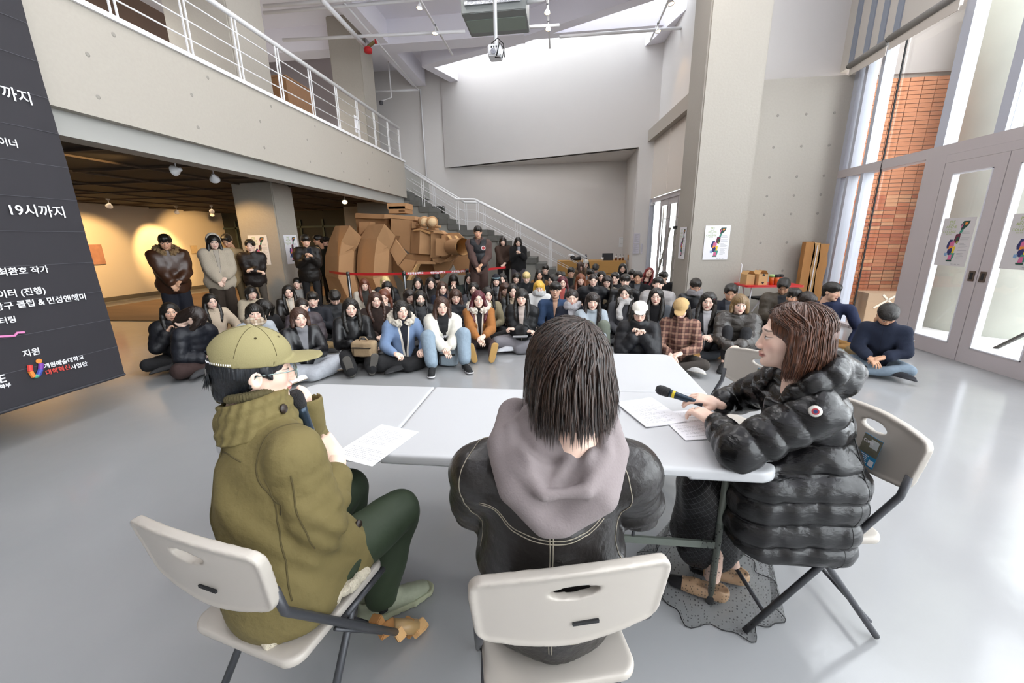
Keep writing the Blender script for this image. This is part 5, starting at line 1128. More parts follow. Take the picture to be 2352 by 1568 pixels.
def pose(kind, s=1., lean=8, twist=0, male=False, hands='lap', asym=0.):
    sw = (.175 if male else .152)*s; J = {}; V = lambda *a: np.array(a, float)
    if kind == 'stand':
        P = V(0, 0, .93*s); tl = .50*s
    elif kind == 'chair': P = V(0, 0, .50); tl = .50*s
    else: P = V(0, 0, .115); tl = .455*s
    le = math.radians(lean); ax_ = V(math.sin(math.radians(twist))*0, math.sin(le), math.cos(le)); J['fwd'] = V(0, math.cos(le), -math.sin(le)); J['ax'] = ax_
    J['P'] = P; J['C'] = P+ax_*tl*.66; J['N'] = P+ax_*tl; J['SL'] = P+ax_*tl*.90+V(-sw, 0, 0); J['SR'] = P+ax_*tl*.90+V(sw, 0, 0); J['head'] = J['N']+V(0, .035+.03*math.sin(le), .135*s)
    J['HL'] = P+V(-.09, .02, -.01); J['HR'] = P+V(.09, .02, -.01); a = asym
    if kind == 'stand':
        J['KL'] = V(-.10, .02, .5*s); J['KR'] = V(.10, .02, .5*s); J['AL'] = V(-.11, -.01, .08); J['AR'] = V(.11, .0, .08)
    elif kind == 'cross':
        J['KL'] = V(-.31*s, .26, .13); J['KR'] = V(.31*s, .26+a, .13); J['AL'] = V(.08, .36, .065); J['AR'] = V(-.10, .30, .075)
    elif kind == 'knees':
        J['KL'] = V(-.10, .32, .43*s); J['KR'] = V(.10+a, .32, .43*s); J['AL'] = V(-.09, .46, .085); J['AR'] = V(.09+a, .46, .085)
    elif kind == 'wide':
        J['KL'] = V(-.22, .36, .40*s); J['KR'] = V(.22, .36, .40*s); J['AL'] = V(-.20, .52, .085); J['AR'] = V(.20, .52, .085)
    elif kind == 'front':
        J['KL'] = V(-.15, .42, .17); J['KR'] = V(.15, .42, .17); J['AL'] = V(-.10, .78, .09); J['AR'] = V(.12, .74, .09)
    elif kind == 'side':
        J['KL'] = V(-.20, .36, .12); J['KR'] = V(.05, .42, .15); J['AL'] = V(.2, .42, .06); J['AR'] = V(.42, .30, .06)
    H = {'lap': (V(-.05, .27, .24), V(.05, .30, .22)), 'knees': (V(-.03, .44, .30), V(.04, .46, .27)), 'chin': (V(-.03, .20, .50), V(.03, .20, .49)), 'apart': (V(-.16, .34, .25), V(.16, .34, .25)), 'crossarm': (V(.10, .22, .33), V(-.10, .25, .31)), 'phone': (V(.0, .32, .42), V(.15, .30, .47)),
         'side': (V(-.30, .2, .12), V(.05, .30, .2)), 'fingerchin': (V(-.06, .26, .22), V(.07, .17, .50)), 'clasp': (V(-.03, .33, .34), V(.03, .34, .33)), 'hips': (V(-.23, .06, .25), V(.23, .06, .25)), 'face': (V(-.02, .17, .57), V(.05, .18, .56)),
         'standclasp': (V(-.05, .23, .98), V(.05, .25, .93)), 'standcross': (V(.04, .21, 1.12), V(-.05, .24, 1.08)), 'standphone': (V(-.04, .25, 1.28), V(.03, .25, 1.26)), 'standdown': (V(-.24, .05, .82), V(.24, .05, .82))}[hands]
    off = V(0, 0, 0) if kind == 'stand' else V(0, math.sin(le)*.1, 0)
    for k, W in zip('LR', H):
        sd = -1 if k == 'L' else 1; W = V(W[0], W[1], W[2])*(1 if kind != 'stand' else V(1, 1, s)) if kind == 'stand' else W+off
        pole = (sd*.45, -.35, -.9) if kind == 'stand' else (sd*.62, -.3, -.8) if hands not in ('chin', 'face', 'fingerchin', 'phone') else (sd*.6, .1, -1)
        J['E'+k], J['W'+k] = ik(J['S'+k], W, .265*s, .235*s, pole)
    return J
def add_body(root, J, hd, hp, male, sk, hres, curl=(30, 40, 30), hs=1., handup=None, handres=None, thumb='in', name='person', label=None):
    """one continuous skin mesh: head, neck, trunk, arms and five-fingered hands, in the frame of root"""
    v, q = head_tpl(male, hres); VS = [v@(hd.T)*hs+hp]; QS = [q]; AT = [v.copy()]; n = len(v)
    def put(v2, q2):
        nonlocal n
        VS.append(v2); QS.append(q2+n); AT.append(np.tile((0, -1., 0), (len(v2), 1))); n += len(v2)
    nb = hp+hd@np.array([0, -.045, -.17]); put(*tubeq([nb, J['C'], J['P']], [.048, .055, .06], 10))
    for s in 'LR':
        put(*tubeq([(J['C']+J['S'+s])/2, J['S'+s], J['E'+s], J['W'+s]], [.024, .026, .028, .026], 10)); put(*tubeq([J['H'+s], J['K'+s], J['A'+s]], [.055, .042, .032], 8))
        hv, hq = hand_tpl(curl if not isinstance(curl, dict) else curl[s], handres or min(max(hres, .0060), .0085), thumb)
        hv = hv.copy(); hq_ = hq
        if s == 'L': hv = hv*np.array([-1, 1, 1]); hq_ = hq[:, ::-1]
        d = J['W'+s]-J['E'+s]; sd = -1 if s == 'L' else 1; up = np.array((sd*.35, -.2, 1.)) if handup is None else np.array(handup[s] if isinstance(handup, dict) else handup, float)
        if 'D'+s in J: d = J['D'+s]
        R = basis_from(d, up); put((hv*hs)@R.T+J['W'+s], hq_)
    V = np.concatenate(VS); Q = np.concatenate(QS); o = qmesh('body', V, Q, SK[sk], root, None, None, np.concatenate(AT)); return o
def torus_pts(c, R, rx, ry, n=14, a0=0, a1=360): return [np.array(c)+R@np.array([rx*math.cos(a), ry*math.sin(a), 0]) for a in np.radians(np.linspace(a0, a1, n))]
def glasses(root, hd, hp, m=None, parent=None):
    mb = MB(); T = lambda p: hp+hd@np.array(p)
    for s in (-1, 1):
        mb.tube([T((s*.031+.0225*math.cos(a), .0975, .004+.0175*math.sin(a))) for a in np.linspace(0, 2*math.pi, 17)], .0012, 5, cap=False); mb.tube([T((s*.053, .096, .008)), T((s*.074, .06, .010)), T((s*.078, -.01, .004))], .0012, 5)
    mb.tube([T((-.009, .099, .006)), T((.009, .099, .006))], .0012, 5); return mb.build('glasses', m or mat('thin_metal', '55504C', .3, metal=.8), parent or root)
def cap_on(root, hd, hp, col, name='cap', brim=True, beanie=False, stripe=None):
    m = cloth('cotton', col) if not beanie else cloth('wool', col)
    f = el((0, -.012, .05), (.095, .112, .088)) if not beanie else el((0, -.012, .045), (.094, .110, .105)); f = SUB(f, el((0, -.012, .03), (.086, .102, .082)), .002); f = INT(f, lambda P: (.048 if not beanie else .035)-P[:, 2]-.10*P[:, 1]*0)
    if brim: f = U([f, (INT(el((0, .10, .052), (.068, .085, .010)), lambda P: .075-P[:, 1]), .006), (el((0, -.012, .138), (.008, .008, .005)), 0)], .004)
    o = sdf(name, f, (-.13, -.15, .0), (.13, .21, .17), .0065, m, root, M4(hd, hp))
    if stripe: sdf('cap_band', SUB(INT(INT(el((0, -.012, .045), (.0965, .1125, .108)), lambda P: .052-P[:, 2]), lambda P: P[:, 2]-.085), el((0, -.012, .04), (.091, .107, .1)), 0), (-.13, -.15, .0), (.13, .15, .17), .0065, cloth('wool', stripe), o)
    return o
def to_face(x, y, tx=.0, ty=1.3): return math.atan2(-(tx-x), (ty-y))   # rotation about z taking +Y to the target
NP = 0
def person(px, py, label, ztop=.86, turn=0, hy=0, hp=6, hr=0, hair='long', hc='black', male=False, kind='cotton', col='222224', inner=None, opening=.0, legs='cross', lcol='1E1E20', lkind='cotton', wide=.0, hands='lap', lean=8, s=1., sk='light', collar=.02, hood=False, shoes=('3A3A3C', '2A2A2C'),
           puff=None, quilt=None, ext=None, asym=0., group='students seated on the floor', standY=None, vis_legs=True, jmat=None, hem=0., trim=None):
    global NP
    NP += 1
    if legs == 'stand':
        top = standY[1]; p = aty(px, py, standY[0]); X, Y = p[0], p[1]; s = standY[1]/1.70; ztop = standY[1]
    else:
        p = atz(px, py, ztop); X, Y = p[0], p[1]; s = (ztop)/.86*s
    J = pose(legs, s, lean, 0, male, hands, asym); dist = math.hypot(X, Y); hres = .0055 if dist < 6.3 else .0072 if dist < 8.2 else .009
    rz = to_face(X, Y)+math.radians(turn)+math.pi*0; hd = euler(hy, hp, hr); hpv = J['head'].copy()
    # put the crown of the head where the photograph has it
    crown = hpv+hd@np.array([0, -.012, .125]); dz = ztop-crown[2]; hpv[2] += dz*.5
    if legs != 'stand':
        for k in ('C', 'N', 'SL', 'SR', 'EL', 'ER'): J[k][2] += dz*.4
    crown[2] += dz*.5; c_, s_ = math.cos(rz), math.sin(rz); ox = X-(c_*crown[0]-s_*crown[1]); oy = Y-(s_*crown[0]+c_*crown[1])
    root = empty('person', (ox, oy, 0), rz, label, 'person', group)
    hs = .98 if male else .95
    b = add_body(root, J, hd, hpv, male, sk, hres, hs=hs, curl=(20, 30, 25) if hands in ('lap', 'knees') else (45, 55, 40))
    h = hair_tpl(hair, hres*1.25 if hres < .009 else .0095, hm(hc)); o = bpy.data.objects.new('hair', h); COL.objects.link(o); o.parent = root; o.matrix_local = M4(hd*hs*1.02, hpv)
    pf = puff if puff is not None else {'puffer': .035, 'shiny': .035, 'leather': .014, 'fleece': .022, 'wool': .014}.get(kind, .006); ql = quilt if quilt is not None else ((.085, .012) if kind in ('puffer', 'shiny') else None)
    jf = jacket_sdf(J, pf, ql, collar, hood, hem+(.09 if legs == 'stand' else 0), .009 if kind != 'leather' else .012, NP*1.7, sleeve_end=.055, width=1.12 if legs == 'stand' else .94)
    jh = .015 if dist < 6.3 else .019 if dist < 8.2 else .025; pts = np.array([J[k] for k in ('P', 'C', 'N', 'SL', 'SR', 'EL', 'ER', 'WL', 'WR')]); lo = pts.min(0)-.2; hi = pts.max(0)+.15; lo[2] = max(lo[2], .0) if legs != 'stand' else lo[2]
    # leave the neck and face free
    hole = pl([hpv+hd@np.array([0, -.01, -.03]), hpv+hd@np.array([0, -.03, -.12])], [.078, .058]); jf = SUB(jf, hole, .01)
    jm = jmat or cloth(kind, col); v, q = nets(jf, lo, hi, jh); P0 = J['P']; tl = np.linalg.norm(J['N']-P0)
    if inner or jmat is None:
        jm = cloth2(kind, col, inner, trim, jmat); t = np.clip(((v-P0)@J['ax'])/tl, 0, 1.25); fx = np.abs(v[:, 0])-(.004+opening*np.clip((t-.12)/.88, 0, 1.2)**1.2 if inner else 0.); back = ((v-P0)@J['fwd'] < .04)
        for k in 'LR': back |= norm((v-J['E'+k]).astype(np.float32)) < .13
        back |= (rc(J['EL'], J['WL'], .085)(v.astype(np.float32)) < 0)|(rc(J['ER'], J['WR'], .085)(v.astype(np.float32)) < 0)
        fx[back] = .5; jk = qmesh('jacket', v, q, jm, root, None, None, np.stack([fx, fx, fx], 1))
    else: jk = qmesh('jacket', v, q, jm, root)
    if not vis_legs and dist > 6.6: lh = .036
    else: lh = .018 if dist < 6.3 else .028
    lf = legs_sdf(J, fold=.005, ph=NP, wide=wide); pts = np.array([J[k] for k in ('P', 'KL', 'KR', 'AL', 'AR')]); lo = pts.min(0)-.16; hi = pts.max(0)+.16; lo[2] = max(lo[2], -.01)
    if legs != 'stand': lf = INT(lf, lambda P: .004-P[:, 2])
    sdf('trousers', lf, lo, hi, lh, cloth(lkind, lcol), root)
    for k in 'LR':
        A = J['A'+k]; sd = -1 if k == 'L' else 1
        if legs in ('stand', 'knees', 'wide'): hl, to, up = A+np.array([0, -.03, -A[2]+.012]), A+np.array([sd*.03, .2, -A[2]+.012]), (0, 0, 1)
        elif legs == 'front': hl, to, up = A+np.array([0, .0, -.04]), A+np.array([sd*.05, .06, .2]), (0, -1, .3)
        else: hl, to, up = A+np.array([0, .0, -.02]), A+np.array([-sd*.22, .06, -.03]), (0, -.35, 1)
        shoe('shoe', hl, to, up, cloth('cotton', shoes[0]), mat('sole_'+shoes[1], shoes[1], .8), root, .012 if dist < 6.3 else .019)
    if ext: ext(root, J, hd, hpv, hs)
    return root
# ================================================================ THE CROWD
def x_glasses(r, J, hd, hp, hs): glasses(r, hd*hs, hp)
def x_scarf(col, tail=True, m=None):
    def f(r, J, hd, hp, hs):
        c = J['N']+np.array([0, .01, .03]); mm = m or cloth('fleece', col)
        ps = [pl([c+np.array([.088*math.sin(a), .085*math.cos(a)+.0, .012*math.sin(3*a)+.02*dz]) for a in np.linspace(0, 2*math.pi, 13)], .036) for dz in (0, 1.6)]
        if tail: ps.append((pl([c+np.array([.02, .10, -.02]), c+np.array([.06, .15, -.12]), c+np.array([.04, .17, -.22])], [.035, .04, .045]), .02))
        sdf('scarf', DISP(U(ps, .01), wr(.005, 60, 50, 70)), c-.2-np.array([0, 0, .12]), c+.26, .010, mm, r)
    return f
def x_fur(col='D8CFC0'):
    def f(r, J, hd, hp, hs):
        c = J['N']+np.array([0, -.02, .035]); v = np.array
        p = [c+v([.135*math.sin(a), .03+.12*math.cos(a)-.03, -.05*math.cos(a)]) for a in np.linspace(.45, 2*math.pi-.45, 13)]
        sdf('fur_collar', DISP(pl(p, .045), wr(.014, 110, 95, 120)), c-.25, c+.25, .009, cloth('fleece', col), r)
    return f
def x_cap(col, **k): return lambda r, J, hd, hp, hs: cap_on(r, hd*hs, hp, col, **k)
def x_mask(r, J, hd, hp, hs): sdf('face_mask', SUB(INT(el((0, .045, -.058), (.062, .062, .052)), lambda P: P[:, 2]+.022), el((0, .04, -.058), (.055, .05, .06)), 0), (-.08, -.03, -.13), (.08, .12, .0), .006, cloth('cotton', '6E665F'), r, M4(hd*hs, hp))
def x_phone(off=(.03, .05, .03), side='R', col='22252C'):
    def f(r, J, hd, hp, hs):
        W = J['W'+side]; d = W-J['E'+side]; d /= np.linalg.norm(d); c = W+d*.09+np.array(off); MB().box((-.037, -.005, -.075), (.037, .005, .075)).build('x', mat('phone_'+col, col, .25)).data
        o = bpy.data.objects[-1] if False else [q for q in bpy.data.objects if q.name.startswith('x') and q.type == 'MESH'][-1]; o.name = 'phone'; o.matrix_world = Matrix.Identity(4)
        M = Matrix.Translation(r.location) @ Matrix.Rotation(r.rotation_euler.z, 4, 'Z') @ Matrix.Translation(Vector(c)) @ Matrix.Rotation(math.radians(-20), 4, 'X'); o.matrix_world = M
        lw = M.translation; tag(o, 'phone held up by the %s' % r['label'][:60].split(',')[0], 'phone')
    return f
def x_multi(*fs): return lambda *a: [f(*a) for f in fs]
def x_clip(r, J, hd, hp, hs): o = MB().bar((0, 0, 0), (.045, .0, -.02), .007, .006).build('hair_clip', mat('pink_clip', 'D8486A', .4), r); o.matrix_local = M4(hd, hp+hd@np.array([-.068, .055, .055]))
def x_lapsheet(r, J, hd, hp, hs):
    o = B((-.1, -.14, 0), (.1, .14, .003)).build('x', paper); o.matrix_world = Matrix.Translation(r.location) @ Matrix.Rotation(r.rotation_euler.z, 4, 'Z') @ M4(euler(8, -20, 0), J['P']+np.array([0, .35, .13])); o.name = 'paper_sheet'; tag(o, 'white sheet on the lap of the girl with crossed arms', 'paper')
def x_print(s, col='E4E4E6', size=.045, z=.0):
    def f(r, J, hd, hp, hs):
        c = J['C']+np.array([0, .165, z]); text(s, size, mat('shirt_print_'+col, col, .7), r, frame(c+np.array([size*len(s)*.33, 0, 0]), (-1, 0, 0), (0, 0, 1)), ext=.002, bold=.001)
    return f
def vest(r, J):
    f = jacket_sdf(J, .045, (.1, .008), .03, False, .03, .004, 1., arm_r=.001, sleeve_end=.25)
    f = INT(f, lambda P: np.abs(P[:, 0])-.17); f = SUB(f, pl([J['N']+np.array([0, .02, .12]), J['N']+np.array([0, .10, -.06])], [.08, .03]), .01)
    o = sdf('vest', f, (-.28, -.28, .7), (.28, .32, 1.72), .016, cloth('puffer', '15161A'), r)
    MB().lathe([(0, .01), (.045, .008), (.045, 0)], tuple(J['C']+np.array([-.095, .185, .03])), 18, axis='y').build('round_badge', mat('badge_white', 'CFCACA', .6), o); MB().lathe([(0, .013), (.03, .012)], tuple(J['C']+np.array([-.095, .185, .03])), 18, axis='y').build('badge_ring', mat('badge_red', 'A83A3A', .6), o)
G1, G2, G3 = 'students seated on the floor, front rows', 'students seated on the floor, middle rows', 'students seated on the floor, back rows'
Pp = person
# front row, left to right
Pp(385, 692, 'girl in black puffer coat at the left end of the crowd, finger on her chin', .87, turn=-10, hy=8, hair='long', kind='puffer', col='1C1D22', hands='fingerchin', sk='mid', legs='cross', wide=.02, s=1.02, group=G1, collar=.04)
Pp(465, 707, 'person bent far forward with long dark hair over the face, brown trousers', .82, turn=25, hy=25, hp=58, hair='drape', hc='dark', kind='puffer', col='1B1D24', lcol='32211E', wide=.03, lean=24, hands='lap', s=1.08, group=G1)
Pp(480, 671, 'long-haired girl in beige knit behind the person bent forward', .86, turn=5, hy=5, hair='long', col='C6B49E', kind='wool', lcol='5A6470', hands='side', sk='light', group=G1)
Pp(574, 655, 'girl with bangs in cream fleece behind the plaid scarf', .86, hy=12, hair='bobbangs', col='CDBEA6', kind='fleece', lcol='6D7780', group=G1)
Pp(580, 694, 'girl with short dark bob and beige plaid scarf in grey hoodie', .85, hy=-6, hp=4, hair='bobbangs', col='A9AEB4', kind='cotton', hood=True, lcol='4A4650', hands='clasp', group=G1, ext=x_scarf('A88F76', m=plaid('plaid_scarf', 'B29A80', 'D8CBB8', '7C6552')))
Pp(617, 688, 'person with head down and black hair between scarf girl and leather girl', .82, turn=20, hy=30, hp=45, hair='drape', col='1C1B1D', group=G1)
Pp(660, 652, 'long-haired girl in dark jacket with cream lapels by the gallery column', .86, hy=-8, hair='long', kind='leather', col='1F1B19', inner='C9BFB2', opening=.03, trim='CBB9A2', lcol='3A3A3A', group=G1, ext=None)
Pp(680, 634, 'girl with tied hair and grey hood leaning on the gallery column foot', .90, hy=-18, hair='tied', col='8D8B88', hood=True, lcol='2A2A2A', group=G1)
Pp(691, 682, 'woman with hair pulled back in grey-brown jacket behind the front leather jacket', .84, hy=-2, hair='tied', hc='dark', kind='puffer', col='4A4246', lcol='8A7450', group=G1)
Pp(684, 705, 'girl with brown hair, oversized black leather jacket and long grey skirt', .84, turn=6, hy=-4, hair='bob', hc='brown', kind='leather', col='17171A', inner='77777B', opening=.05, lcol='A2A5AB', lkind='denim', wide=.045, hands='clasp', shoes=('D8D8DA', '8E7E6A'), s=1.03, group=G1, collar=.03, hood=True)
Pp(715, 667, 'boy holding up a pale blue phone near the gallery column', .87, male=True, hy=-10, hair='short', col='1E2027', hands='phone', group=G1, ext=x_phone((.03, .03, .05), 'R', '9FB4D8'))
Pp(768, 666, 'boy in black puffer looking down below the first barrier post', .84, male=True, hp=38, hair='short', kind='puffer', col='17181B', hands='lap', lcol='6B5A3C', group=G1)
Pp(803, 684, 'girl with very long black hair in black leather coat, boot soles toward the camera', .87, turn=-4, hy=0, hp=8, hair='long', kind='leather', col='131315', lcol='19191B', legs='front', wide=.03, hands='clasp', shoes=('1C1C1E', '57534E'), s=1.05, group=G1)
Pp(835, 637, 'girl with reddish hair in cream jacket with printed sweater by the barrier post', .88, hy=4, hair='longbangs', hc='auburn', col='C2B9AB', inner='3A3834', opening=.09, lcol='333333', group=G2)
Pp(883, 632, 'blond-haired person in black behind the dark-haired girl with bangs', .88, hy=-15, hp=10, hair='bob', hc='blond', kind='puffer', col='16171A', group=G2, vis_legs=False)
Pp(888, 643, 'black-haired girl with full bangs in black, below the blond person', .87, hy=-14, hair='longbangs', col='1B1A1D', group=G2, vis_legs=False)
Pp(860, 667, 'girl with wavy brown hair in dark brown patterned cardigan', .87, hy=6, hair='wavy', hc='brown', kind='fleece', jmat=mat('flower_knit', '2B1D18', .95, var=.9, bscale=18), col='2B1D18', lcol='7C8088', hands='lap', group=G1)
Pp(880, 662, 'girl holding her hands before her face beside the wavy brown hair', .85, hy=-12, hp=14, hair='wavy', hc='auburn', col='8E8884', hands='face', group=G2)
Pp(937, 661, 'girl with chin-length bob and pale collar right of the face-shading girl', .85, hy=12, hr=6, hair='bobbangs', hc='dark', kind='leather', col='1D1C1D', inner='D8D4CC', opening=.05, group=G2)
Pp(963, 664, 'girl with grey face mask in black jacket', .85, hy=4, hair='long', col='1A1B1E', kind='puffer', ext=x_mask, group=G2)
Pp(920, 688, 'girl in light blue jacket with cream fur hood, black skirt', .86, turn=4, hy=4, hair='bob', kind='wool', col='7186A6', inner='1E2028', opening=.05, trim='DDD5C8', legs='cross', lcol='161618', wide=.04, hands='apart', shoes=('1E1E20', '2C2C2E'), s=1.03, group=G1, ext=x_fur())
Pp(958, 634, 'girl with long black hair in front of the middle barrier post', .87, hy=-2, hair='long', col='18181B', kind='wool', group=G2, vis_legs=False)
Pp(988, 634, 'girl with parted long brown hair right of the middle barrier post', .87, hy=6, hair='wavy', hc='dark', col='1F1A18', group=G2, vis_legs=False)
Pp(1002, 626, 'boy with bowed black-haired head below the belt lettering', .86, male=True, hp=40, hair='short', col='2A1E1C', group=G3, vis_legs=False)
Pp(1015, 644, 'girl with long brown hair in navy in the middle of the left block', .86, hy=8, hair='long', hc='brown', col='1B2030', group=G2)
Pp(1013, 677, 'girl in white puffer jacket and light jeans with black sneakers wide apart', .89, turn=0, hy=2, hp=8, hair='long', hc='brown', kind='puffer', col='D6D3C8', inner='1C1C1E', opening=.07, legs='wide', lcol='8798A6', lkind='denim', wide=.03, hands='knees', shoes=('17181A', 'D9D9DC'), s=1.0, group=G1, ext=x_print('HAPPY', z=-.09))
Pp(1045, 661, 'girl with brown bangs behind the white puffer jacket', .85, hy=2, hair='longbangs', hc='brown', kind='puffer', col='1C1D23', group=G2)
Pp(1041, 629, 'person with black hair resting the face on folded hands', .86, hp=30, hair='longbangs', col='18201C', hands='face', group=G3, vis_legs=False)
Pp(1077, 625, 'girl in black sweater beside a mustard puffer, near the standing man', .88, hy=-10, hair='long', col='1A1B20', group=G3, vis_legs=False)
Pp(1087, 645, 'girl with round glasses in grey jacket behind the dark red hair', .87, hy=-4, hair='long', kind='puffer', col='34343A', ext=x_glasses, group=G2)
Pp(1098, 664, 'girl with long dark red hair in orange-brown sheepskin coat', .89, turn=0, hy=0, hp=4, hair='wavy', hc='wine', kind='wool', col='9A6433', inner='1F1C1E', opening=.04, trim='DDD3C4', legs='front', lcol='3A2B2C', hands='knees', shoes=('BDA37A', 'C29A5C'), s=1.02, group=G1, ext=x_fur('E2D9CC'))
Pp(1119, 657, 'girl with long black hair in olive jacket behind the orange coat', .85, hy=10, hair='long', col='867C62', kind='cotton', group=G2)
Pp(1139, 628, 'person in dark beanie with pale blue stripe', .88, hy=2, hair='long', col='16161A', kind='shiny', group=G3, vis_legs=False, ext=x_cap('20222A', brim=False, beanie=True, stripe='7F98A0', name='beanie'))
Pp(1154, 626, 'girl making a peace sign half hidden behind the beanie', .86, hy=-10, hair='long', col='1A1A1C', group=G3, vis_legs=False)
Pp(1160, 646, 'girl with light brown bangs in black leather jacket, olive lining', .86, hy=14, hair='longbangs', hc='brown', kind='leather', col='17181B', inner='8C8264', opening=.06, group=G2)
Pp(1178, 649, 'girl with long straight black hair next to the light brown bangs', .86, hy=2, hair='long', kind='leather', col='1C1B1C', inner='B9A58C', opening=.05, group=G2)
Pp(1198, 660, 'girl in black puffer with arms crossed, grey wide trousers and silver shoe', .90, turn=-8, hy=0, hp=6, hair='longbangs', hc='black', kind='puffer', col='17181A', inner='B2A49C', opening=.04, lcol='77757A', wide=.04, hands='crossarm', shoes=('B9BBC0', 'C9C9CC'), s=1.02, group=G1, ext=x_lapsheet)
Pp(1188, 624, 'smiling girl with short black hair beside the bleached blond boy', .86, hy=-8, hr=-8, hair='bobbangs', col='15171F', group=G3, vis_legs=False)
Pp(1209, 623, 'bleached blond boy in black looking down', .87, male=True, hp=18, hair='bowl', hc='blond', col='15161A', group=G3, vis_legs=False)
Pp(1238, 642, 'person with bright yellow-orange bob in white coat', .86, hy=-2, hp=12, hair='bobbangs', hc='yellow', kind='wool', col='CFCDCB', group=G2, ext=x_scarf('D3D2D1', False))
Pp(1239, 618, 'laughing girl in brown hood behind the yellow-haired person', .86, hy=4, hair='long', col='7A5632', hood=True, group=G3, vis_legs=False, sk='mid')
Pp(1253, 606, 'boy in black coat at the foot of the stairs', .92, male=True, hy=-4, hair='short', col='17171A', group=G3, vis_legs=False)
Pp(1269, 628, 'girl with dark hair turned sideways behind the denim shirt', .85, hy=-60, hair='long', col='1B1A1C', group=G3, vis_legs=False)
Pp(1285, 621, 'girl with black hair and olive coat left of the man in camouflage', .86, hy=10, hair='long', col='26261F', group=G3, vis_legs=False)
Pp(1292, 632, 'girl with dark red hair behind the man in the denim shirt', .86, hy=8, hair='wavy', hc='wine', kind='leather', col='1B1A1C', inner='B0554F', opening=.05, group=G3, vis_legs=False)
Pp(1312, 611, 'man with glasses in camouflage jacket at the stair rail foot', .92, male=True, hy=-2, hair='short', jmat=mat('camouflage', '4B4636', .9, var=.6, bscale=14), col='4B4636', inner='1A1A1C', opening=.06, group=G3, vis_legs=False, ext=x_glasses, sk='mid')
Pp(1276, 642, 'man in blue denim shirt with glasses, bowl-cut black hair', .96, male=True, turn=0, hy=-2, hp=2, hair='bowl', col='2C4262', kind='denim', inner='C79E84', opening=.03, lcol='16171B', hands='lap', s=1.0, sk='mid', group=G2, ext=x_glasses, collar=.015)
Pp(1315, 660, 'girl in navy jacket over a pale grey hood, behind the centre man\'s head', .90, hy=0, hp=2, hair='tied', hc='dark', col='171C2B', kind='wool', inner='B8B6BA', opening=.05, hood=False, lcol='2A2A2E', hands='lap', group=G1, ext=x_scarf('C9C7CB', False))
Pp(1334, 626, 'girl with long ginger hair in brown', .87, hy=6, hair='longbangs', hc='ginger', col='352722', group=G3, vis_legs=False)
Pp(1332, 598, 'person in fur-trimmed hood hand at the face, by the end of the stair rail', .95, hy=12, hr=8, hair='drape', hc='brown', col='6D5A48', kind='fleece', group=G3, vis_legs=False, ext=x_fur('7A634C'))
Pp(1346, 594, 'girl in pale knitted beanie with hand on her mouth', .95, hy=0, hair='long', col='8B8680', kind='wool', hands='chin', group=G3, vis_legs=False, ext=x_cap('CFCAC2', brim=False, beanie=True, name='beanie'))
Pp(1357, 615, 'boy with short hair in brown collar behind the big puffer', .90, male=True, hy=14, hp=10, hair='short', col='7A4E30', group=G3, vis_legs=False, sk='tan')
Pp(1368, 606, 'boy with bowed head and grey hood in front of the desk', .88, male=True, hp=45, hair='short', col='8F9499', hood=True, group=G3, vis_legs=False)
Pp(1363, 628, 'person in big black puffer with elbows out, hands on hips', .92, hy=4, hair='tied', hc='dark', kind='puffer', col='14151A', hands='hips', puff=.045, group=G2, collar=.045, sk='light', s=1.08)
Pp(1362, 668, 'girl with half-tied hair in pale grey-blue cardigan holding her knees', .87, turn=18, hy=-14, hp=6, hair='longbangs', hc='dark', kind='wool', col='9FA8B0', legs='knees', lcol='6E7468', wide=.02, hands='knees', group=G1)
Pp(1382, 620, 'girl with black hair right of the big puffer person', .87, hy=2, hair='long', col='17171A', group=G3, vis_legs=False)
Pp(1395, 630, 'smiling girl in cream coat right of the big puffer person', .87, hy=-4, hair='longbangs', hc='dark', kind='wool', col='B7A892', group=G3, vis_legs=False)
Pp(1413, 623, 'boy with curtain hair in black behind the cream coat', .89, male=True, hy=-6, hair='part', col='18191D', group=G3, vis_legs=False)
Pp(1431, 602, 'girl with long dark hair kneeling upright before the desk', .94, hy=4, hp=8, hair='long', col='1B1B1F', group=G3, vis_legs=False)
Pp(1453, 617, 'boy with messy hair mostly hidden behind the moustached man', .88, male=True, hy=6, hair='short', col='1E1F24', group=G3, vis_legs=False)
Pp(1437, 628, 'man with black bowl cut covering his eyes in black leather', .93, male=True, hy=2, hair='bowl', kind='leather', col='141416', group=G2, s=1.05, collar=.03)
Pp(1437, 651, 'girl in dark grey coat with fluffy white scarf', .90, turn=-4, hy=0, hp=2, hair='long', kind='wool', col='4A4A4E', lcol='17171A', hands='lap', group=G1, ext=x_scarf('CDC9C6'))
Pp(1466, 620, 'moustached man in black coat looking at the camera', .92, male=True, hy=0, hair='part', kind='wool', col='15161A', inner='5A5C60', opening=.05, group=G3, sk='tan', vis_legs=False)
Pp(1495, 611, 'girl with bright red hair tilting her head back by the ladder', .92, hy=4, hp=-14, hr=-14, hair='wavy', hc='red', col='161418', group=G3, vis_legs=False)
Pp(1524, 622, 'boy turned sideways in black coat before the ladder', .845, male=True, hy=-35, hair='short', kind='wool', col='1B1B1E', group=G3, vis_legs=False)
Pp(1513, 632, 'boy with headband of black hair in pale grey puffer', .93, male=True, hy=2, hp=-4, hair='short', kind='puffer', col='A39F9E', group=G2, puff=.045, sk='light')
Pp(1509, 657, 'girl with long straight black hair in grey coat over black tee', .89, hy=0, hp=2, hair='long', kind='wool', col='4F5257', inner='131316', opening=.09, lcol='26262A', group=G1)
